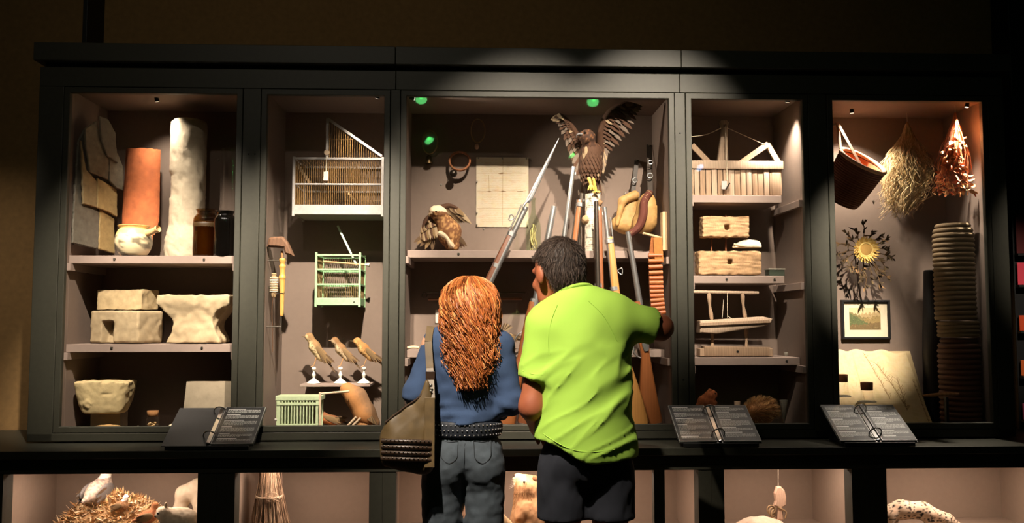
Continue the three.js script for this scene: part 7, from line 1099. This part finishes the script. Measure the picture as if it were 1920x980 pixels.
  // shorts
  const sh = chainF([{ c: P(1098, 856), r: V(0.148, 0.11, 0.116) }, [hipL.clone().add(V(0, -0.06, 0)), V(hipL.x - 0.012, hipL.y - 0.32, 0), 0.088, 0.080], [hipR.clone().add(V(0, -0.06, 0)), V(hipR.x + 0.004, hipR.y - 0.32, 0), 0.088, 0.080]], 0.03), hemY = P(1098, 972).y, top = P(1098, 822).y;
  mesh('shorts', nets(p => Math.max(sh(p) + 0.005 * n3(p.x * 10, p.y * 6, p.z * 10) + 0.002 * n3(p.x * 30, p.y * 14, p.z * 30), hemY - p.y, p.y - top), V(-0.26, hemY - 0.03, -0.2), V(0.26, top + 0.03, 0.2), 0.009), clothM(0x10131c, 0x191d28), t);
  // short dark hair over skull, open at the face
  const hq = head.Q, sk = chainF([{ c: hq(0, 0.028, -0.014), r: V(0.081, 0.091, 0.099).multiplyScalar(1.02), q: head.qi }, { c: hq(0, -0.03, -0.05), r: V(0.062, 0.058, 0.052), q: head.qi }], 0.03), fN = V(0, 0, -1).applyQuaternion(head.q), uN = V(0, 1, 0).applyQuaternion(head.q);
  const hair = p => { const v = p.clone().sub(hq(0, 0, 0)), fz = v.dot(fN), y = v.dot(uN); const line = fz > 0.0 ? 0.050 + fz * 0.25 - y : (fz > -0.035 ? lerp(-0.02, 0.05, (fz + 0.035) / 0.035) - y : -0.082 - y - (fz + 0.035) * 0.2); return Math.max(sk(p) + 0.002 * n3(p.x * 90, p.y * 60, p.z * 90), line); };
  const hairM = [0x2a1d14, 0x3a2a1e, 0x54443a].map(c => mat({ c, rough: 0.6 }));
  const hg = nets(hair, hq(0, 0, 0).addScalar(-0.15), hq(0, 0, 0).addScalar(0.15), 0.0045); const hm = mesh('hair', hg, hairM[0], t);
  const r = rng(131), hp = hg.attributes.position, hn = hg.attributes.normal, tf = [[], [], []]; for (let i = 0; i < 7000; i++) { const k = Math.floor(r() * hp.count), b = V().fromBufferAttribute(hp, k), n = V().fromBufferAttribute(hn, k), cr = hq(0.01, 0.09, -0.05); const sw = b.clone().sub(cr).addScaledVector(n, -b.clone().sub(cr).dot(n)).normalize(); const d = n.clone().multiplyScalar(0.16).add(sw).add(V((r() - 0.5) * 0.35, (r() - 0.5) * 0.35, (r() - 0.5) * 0.35)).normalize().multiplyScalar(0.014 + r() * 0.010); tf[i % 3].push(bar(b, b.clone().add(d), 0.0008, 0.0003, 3, false)); } tf.forEach((g, i) => { mesh('hair_tufts', g, hairM[i], hm).userData.kind = 'stuff'; });
  const sm = mat({ c: 0x2a2a2e, rough: 0.6 }); shoe(t, anL, V(-0.15, 0, -1), sm); shoe(t, anR, V(0.2, 0, -1), sm);
}
{ // red-haired woman
  const z = 0.72, f = V(at(872, 900, z).x, 0, z), t = thing('person', 'person with long curly red hair, blue sweater and jeans', 'person', f), P = (x, y, d = 0) => at(x, y, z + d).sub(f);
  const A = hex(0xc08a6c), B = hex(0xd2a082);
  const shL = P(818, 648), shR = P(938, 652), elL = P(781, 738, 0.03), wrL = P(792, 765, -0.20), elR = P(955, 752, 0.03), wrR = P(938, 770, -0.20);
  const hipL = P(834, 870), hipR = P(906, 870), knL = V(hipL.x - 0.022, 0.47, -0.02), knR = V(hipR.x + 0.005, 0.47, -0.01), anL = V(knL.x - 0.005, 0.085, 0.02), anR = V(knR.x + 0.01, 0.085, 0.03);
  const head = headParts(P(882, 580, -0.03), V(0.05, -0.08, -1), V(0, 1, 0), 0.95);
  bodyMesh(t, [[P(882, 600, -0.01), P(878, 640, 0.01), 0.045, 0.05], [shL, shR, 0.055, 0.055], [P(878, 655), P(874, 790), 0.085, 0.085, 0.05], [shL, elL, 0.038, 0.034], [elL, wrL, 0.033, 0.024], [shR, elR, 0.038, 0.034], [elR, wrR, 0.033, 0.024], [hipL, knL, 0.075, 0.05, 0.04], [hipR, knR, 0.075, 0.05, 0.04], [knL, anL, 0.048, 0.032], [knR, anR, 0.048, 0.032], [anL, V(anL.x, 0.035, anL.z - 0.1), 0.032, 0.026], [anR, V(anR.x, 0.035, anR.z - 0.1), 0.032, 0.026]], head, [handBones(wrL, V(0.3, -0.1, -1), V(-0.5, 1, 0), -1, 0.4, 0.88), handBones(wrR, V(-0.3, -0.1, -1), V(0.5, 1, 0), 1, 0.4, 0.88)], A, B, 1);
  // sweater
  const to = chainF([{ c: P(878, 690), r: V(0.142, 0.15, 0.098) }, { c: P(874, 765), r: V(0.118, 0.13, 0.092) }, [P(828, 643), P(930, 646), 0.058, 0.056], { c: P(872, 800), r: V(0.128, 0.07, 0.10) }], 0.05);
  const arms = chainF([[shL, elL, 0.052, 0.045], [elL, wrL, 0.044, 0.034], [shR, elR, 0.052, 0.045], [elR, wrR, 0.044, 0.034]], 0.03), zc = Math.max(wrL.z, wrR.z) - 0.0, topY = P(0, 618).y, botY = P(872, 789).y;
  const fold = p => 0.005 * n3(p.x * 7, p.y * 24, p.z * 8) * sstep(P(0, 690).y, P(0, 770).y, p.y) + 0.003 * n3(p.x * 14, p.y * 16, p.z * 14);
  const blue = mat({ c: 0x293e5c, c2: 0x34496b, kind: 'fine', tile: 0.05, rough: 0.95, bump: 0.0008, sheen: 0.2 });
  mesh('sweater', nets(p => Math.max(Math.min(smin(Math.max(to(p), botY - p.y), Math.max(arms(p), -0.215 - p.z), 0.03)) + fold(p), p.y - topY - 0.03), V(-0.32, botY - 0.1, -0.26), V(0.30, topY + 0.08, 0.2), 0.0075), blue, t);
  // belt with studs
  const by0 = P(872, 816).y, by1 = P(872, 786).y, wst = chainF([{ c: P(872, 800), r: V(0.136, 0.09, 0.106) }], 0.02);
  const belt = mesh('belt', nets(p => Math.max(wst(p), by0 - p.y - 0.01 * p.x, p.y - by1 + 0.03 * p.x), V(-0.18, by0 - 0.03, -0.16), V(0.18, by1 + 0.03, 0.16), 0.007), mat({ c: 0x15181d, c2: 0x222730, kind: 'weave', tile: 0.02, rough: 0.6 }), t);
  const stud = mat({ c: 0xd8d8d6, rough: 0.2, metal: 0.9 }), rr = rng(141), sg = new THREE.SphereGeometry(0.0032, 8, 6), wc = P(872, 800); for (let row = 0; row < 3; row++) for (let i = 0; i < 22; i++) { const a = lerp(-1.35, 1.35, (i + (row % 2) * 0.5) / 22), y = lerp(by0, by1, 0.2 + row * 0.3), e = Math.sqrt(Math.max(0.2, 1 - Math.pow((y - wc.y) / 0.09, 2))); const m = new THREE.Mesh(sg, stud); m.name = 'stud'; m.position.set(wc.x + Math.sin(a) * 0.137 * e, y, wc.z + Math.cos(a) * 0.107 * e); belt.add(m); }
  // jeans
  const je = chainF([{ c: P(871, 845), r: V(0.138, 0.10, 0.108) }, { c: P(838, 872, 0.035), r: V(0.072, 0.09, 0.080) }, { c: P(903, 872, 0.035), r: V(0.070, 0.09, 0.080) }, [hipL.clone().add(V(-0.004, -0.02, 0.015)), knL, 0.079, 0.054], [hipR.clone().add(V(0.004, -0.02, 0.015)), knR, 0.076, 0.054], [knL, anL, 0.056, 0.054], [knR, anR, 0.056, 0.054]], 0.022), jt = P(872, 808).y;
  const jn = mat({ c: 0x2c353d, c2: 0x505a63, kind: 'mottle', tile: 0.25, rough: 0.9, bump: 0.0008 });
  const JF = p => Math.max(je(p) + 0.004 * n3(p.x * 9, p.y * 22, p.z * 9) * sstep(0.9, 0.7, p.y) + 0.002 * n3(p.x * 22, p.y * 30, p.z * 22), p.y - jt, 0.085 - p.y);
  const jeans = mesh('jeans', nets(JF, V(-0.26, 0.06, -0.22), V(0.26, jt + 0.03, 0.22), 0.008), jn, t);
  const onJeans = (x, y) => { const q = P(x, y, 0.22); for (let k = 0; k < 90; k++) { const d = JF(q); if (d < 0.0005) { q.z += 0.0008; return q; } q.z -= clamp(d * 0.5, 0.001, 0.01); } return null; };
  const dark = mat({ c: 0x1c2126, rough: 0.9 });
  for (const line of [[[822, 832], [823, 850], [826, 868], [840, 878], [855, 868], [857, 850], [858, 832]], [[822, 836], [840, 838], [858, 836]], [[888, 832], [889, 850], [891, 868], [906, 878], [920, 867], [922, 850], [922, 832]], [[888, 836], [906, 838], [922, 836]], [[872, 816], [871, 840], [870, 865], [869, 885]], [[806, 824], [840, 831], [872, 833], [905, 830], [930, 824]]]) { const pts = line.map(q => onJeans(...q)).filter(q => q); if (pts.length > 2) mesh('pocket_stitching', tube(pts, 0.0014, 30, 5), dark, jeans); }
  // long curly hair
  const hq = head.Q, cap = chainF([{ c: hq(0, 0.026, -0.014), r: V(0.080, 0.092, 0.098), q: head.qi }, [P(882, 600, 0.02), P(881, 660, 0.055), 0.066, 0.058], [P(881, 660, 0.055), P(884, 705, 0.07), 0.055, 0.03]], 0.03), fz = hq(0, 0, 0.03).z;
  const hm = [0x9c5426, 0xbc6c32, 0xd69050, 0x7a3e1a].map(c => mat({ c, rough: 0.5, sheen: 0.3, sheenColor: 0xe0a060 }));
  const hair = mesh('hair', nets(p => Math.max(cap(p) + 0.006 * n3(p.x * 22, p.y * 13, p.z * 22), fz - p.z - (p.y < hq(0, 0.05, 0).y ? -0.02 : 0.05)), V(-0.2, P(0, 740).y, -0.2), V(0.22, 1.76, 0.26), 0.007), hm[0], t);
  const r = rng(151), st = hm.map(() => []), c0 = hq(0, 0.02, -0.015);
  for (let i = 0; i < 1500; i++) {
    const a = lerp(-2.15, 2.15, r()), el = lerp(0.1, 1.56, Math.pow(r(), 0.6)), skull = (az, e2, k) => c0.clone().add(V(Math.sin(az) * Math.cos(e2) * 0.088 * k, Math.sin(e2) * 0.100 * k, Math.cos(az) * Math.cos(e2) * 0.106 * k)), s0 = skull(a, el, 1.0);
    const endY = lerp(640, 732, Math.pow(r(), 0.6)), w = 50 * (1 - 0.45 * sstep(670, 735, endY)), dep = 0.055 + 0.085 * Math.cos(a * 0.7) * (0.45 + 0.6 * r()), e = P(882 + Math.sin(a * 0.72) * w * (0.75 + 0.35 * r()), endY, dep), pts = [s0], ph = r() * TAU, amp = 0.005 + 0.011 * r(), fr = 18 + r() * 16;
    const m1 = V(lerp(c0.x + Math.sin(a) * 0.09, e.x, 0.4) + Math.sin(a) * 0.012, lerp(c0.y, e.y, 0.30), Math.max(lerp(c0.z + Math.cos(a) * 0.10, e.z, 0.4) + Math.cos(a) * 0.02, -0.03)), cu = new THREE.CatmullRomCurve3([s0, skull(a, lerp(0.1, el, 0.66), 1.05 + 0.05 * r()), skull(a, lerp(0.0, el, 0.3), 1.10 + 0.10 * r()), m1, V(lerp(m1.x, e.x, 0.6), lerp(m1.y, e.y, 0.55), Math.max(lerp(m1.z, e.z, 0.6), 0.12 * Math.max(0, Math.cos(a)))), e]);
    for (let k = 1; k <= 18; k++) { const u = k / 18, p = cu.getPoint(u), g = amp * sstep(0.15, 0.6, u); pts.push(p.add(V(g * Math.sin(ph + u * fr), 0.3 * g * Math.sin(ph * 2 + u * fr), g * Math.cos(ph + u * fr)))); }
    st[[0, 1, 1, 2, 0, 3][i % 6]].push(tube(pts, v => 0.0023 * (1 - 0.5 * v), 28, 3));
  }
  st.forEach((g, i) => { mesh('hair_strands', g, hm[i], hair).userData.kind = 'stuff'; });
  const sm = mat({ c: 0x3a2a20, rough: 0.6 }); shoe(t, anL, V(-0.1, 0, -1), sm); shoe(t, anR, V(0.1, 0, -1), sm);
}
{ // shoulder bag
  const z = 0.84, f = at(768, 885, z), t = thing('shoulder_bag', 'slouchy olive brown leather bag with studded band on the woman\'s shoulder', 'bag', f), P = (x, y, d = 0) => at(x, y, z + d).sub(f), lm = mat({ c: 0x4e3e22, c2: 0x685434, kind: 'mottle', tile: 0.2, rough: 0.5, bump: 0.001 }), dk = mat({ c: 0x2a1c12, c2: 0x3a281a, tile: 0.05, rough: 0.4 });
  const out = smoothLoop([[810, 738], [814, 800], [812, 872], [795, 886], [755, 880], [720, 868], [713, 835], [722, 795], [755, 765], [785, 745], [800, 712]].map(([x, y]) => { const q = P(x, y); return [q.x, q.y]; }), 70), W = 0.10;
  const yb = P(0, 886).y, yt = P(0, 712).y;
  const poly = out, inside = (x, y) => { let c = false, d = 1e9; for (let i = 0, j = poly.length - 1; i < poly.length; j = i++) { const [xi, yi] = poly[i], [xj, yj] = poly[j]; if ((yi > y) !== (yj > y) && x < (xj - xi) * (y - yi) / (yj - yi) + xi) c = !c; const ex = xj - xi, ey = yj - yi, h = clamp(((x - xi) * ex + (y - yi) * ey) / (ex * ex + ey * ey)); d = Math.min(d, Math.hypot(x - xi - ex * h, y - yi - ey * h)); } return c ? -d : d; };
  mesh('bag_body', nets(p => { const d = inside(p.x, p.y), th = 0.028 + 0.035 * Math.sqrt(clamp(-d / 0.05)) * (1 - 0.75 * sstep(yb, yt, p.y)); return Math.max(d, Math.abs(p.z) - th) * 0.8 + 0.003 * n3(p.x * 16, p.y * 10, p.z * 16); }, V(-0.15, yb - 0.03, -0.1), V(0.13, yt + 0.03, 0.1), 0.006), lm, t);
  for (let k = 0; k < 4; k++) { const y = 826 + k * 11, b = []; for (let i = 0; i <= 12; i++) { const u = i / 12; b.push(P(lerp(716, 808, u), y + 3 * u, 0.050 + 0.018 * Math.sin(u * Math.PI))); } mesh('woven_band', tube(b, 0.0085, 40, 7), dk, t); for (let i = 0; i < 22; i++) { const u = (i + 0.5) / 22, q = P(lerp(718, 806, u), y + 3 * u - 2, 0.060 + 0.018 * Math.sin(u * Math.PI)); if ((i + k) % 2) { const m = new THREE.Mesh(new THREE.SphereGeometry(0.0026, 7, 5), M.bolt); m.name = 'stud'; m.position.copy(q); t.add(m); } } }
  mesh('side_strap', beam(P(806, 745, 0.035), P(805, 876, 0.055), 0.034, 0.008), lm, t);
  mesh('strap', [[P(807, 612, -0.10), P(803, 640, -0.045)], [P(803, 640, -0.045), P(806, 690, -0.02)], [P(806, 690, -0.02), P(809, 750, 0.03)]].map(([a, b]) => beam(a, b, 0.026, 0.006)), lm, t);
  const bk = P(807, 703, -0.005); mesh('buckle', box(0.032, 0.03, 0.008, bk.x, bk.y, bk.z + 0.004, 0.003), dk, t); for (const y of [722, 733]) { const q = P(808, y, 0.022); mesh('rivet', new THREE.SphereGeometry(0.006, 10, 8).scale(1, 1, 0.5).translate(q.x, q.y, q.z + 0.006), M.bolt, t); }
  mesh('zip_edge', tube([P(722, 792, 0.035), P(755, 766, 0.03), P(788, 742, 0.03), P(802, 720, 0.02)], 0.004, 24, 6), dk, t);
}

scene.traverse(o => { if (o.isMesh) { o.castShadow = true; o.receiveShadow = true; } });
renderer.render(scene, camera);
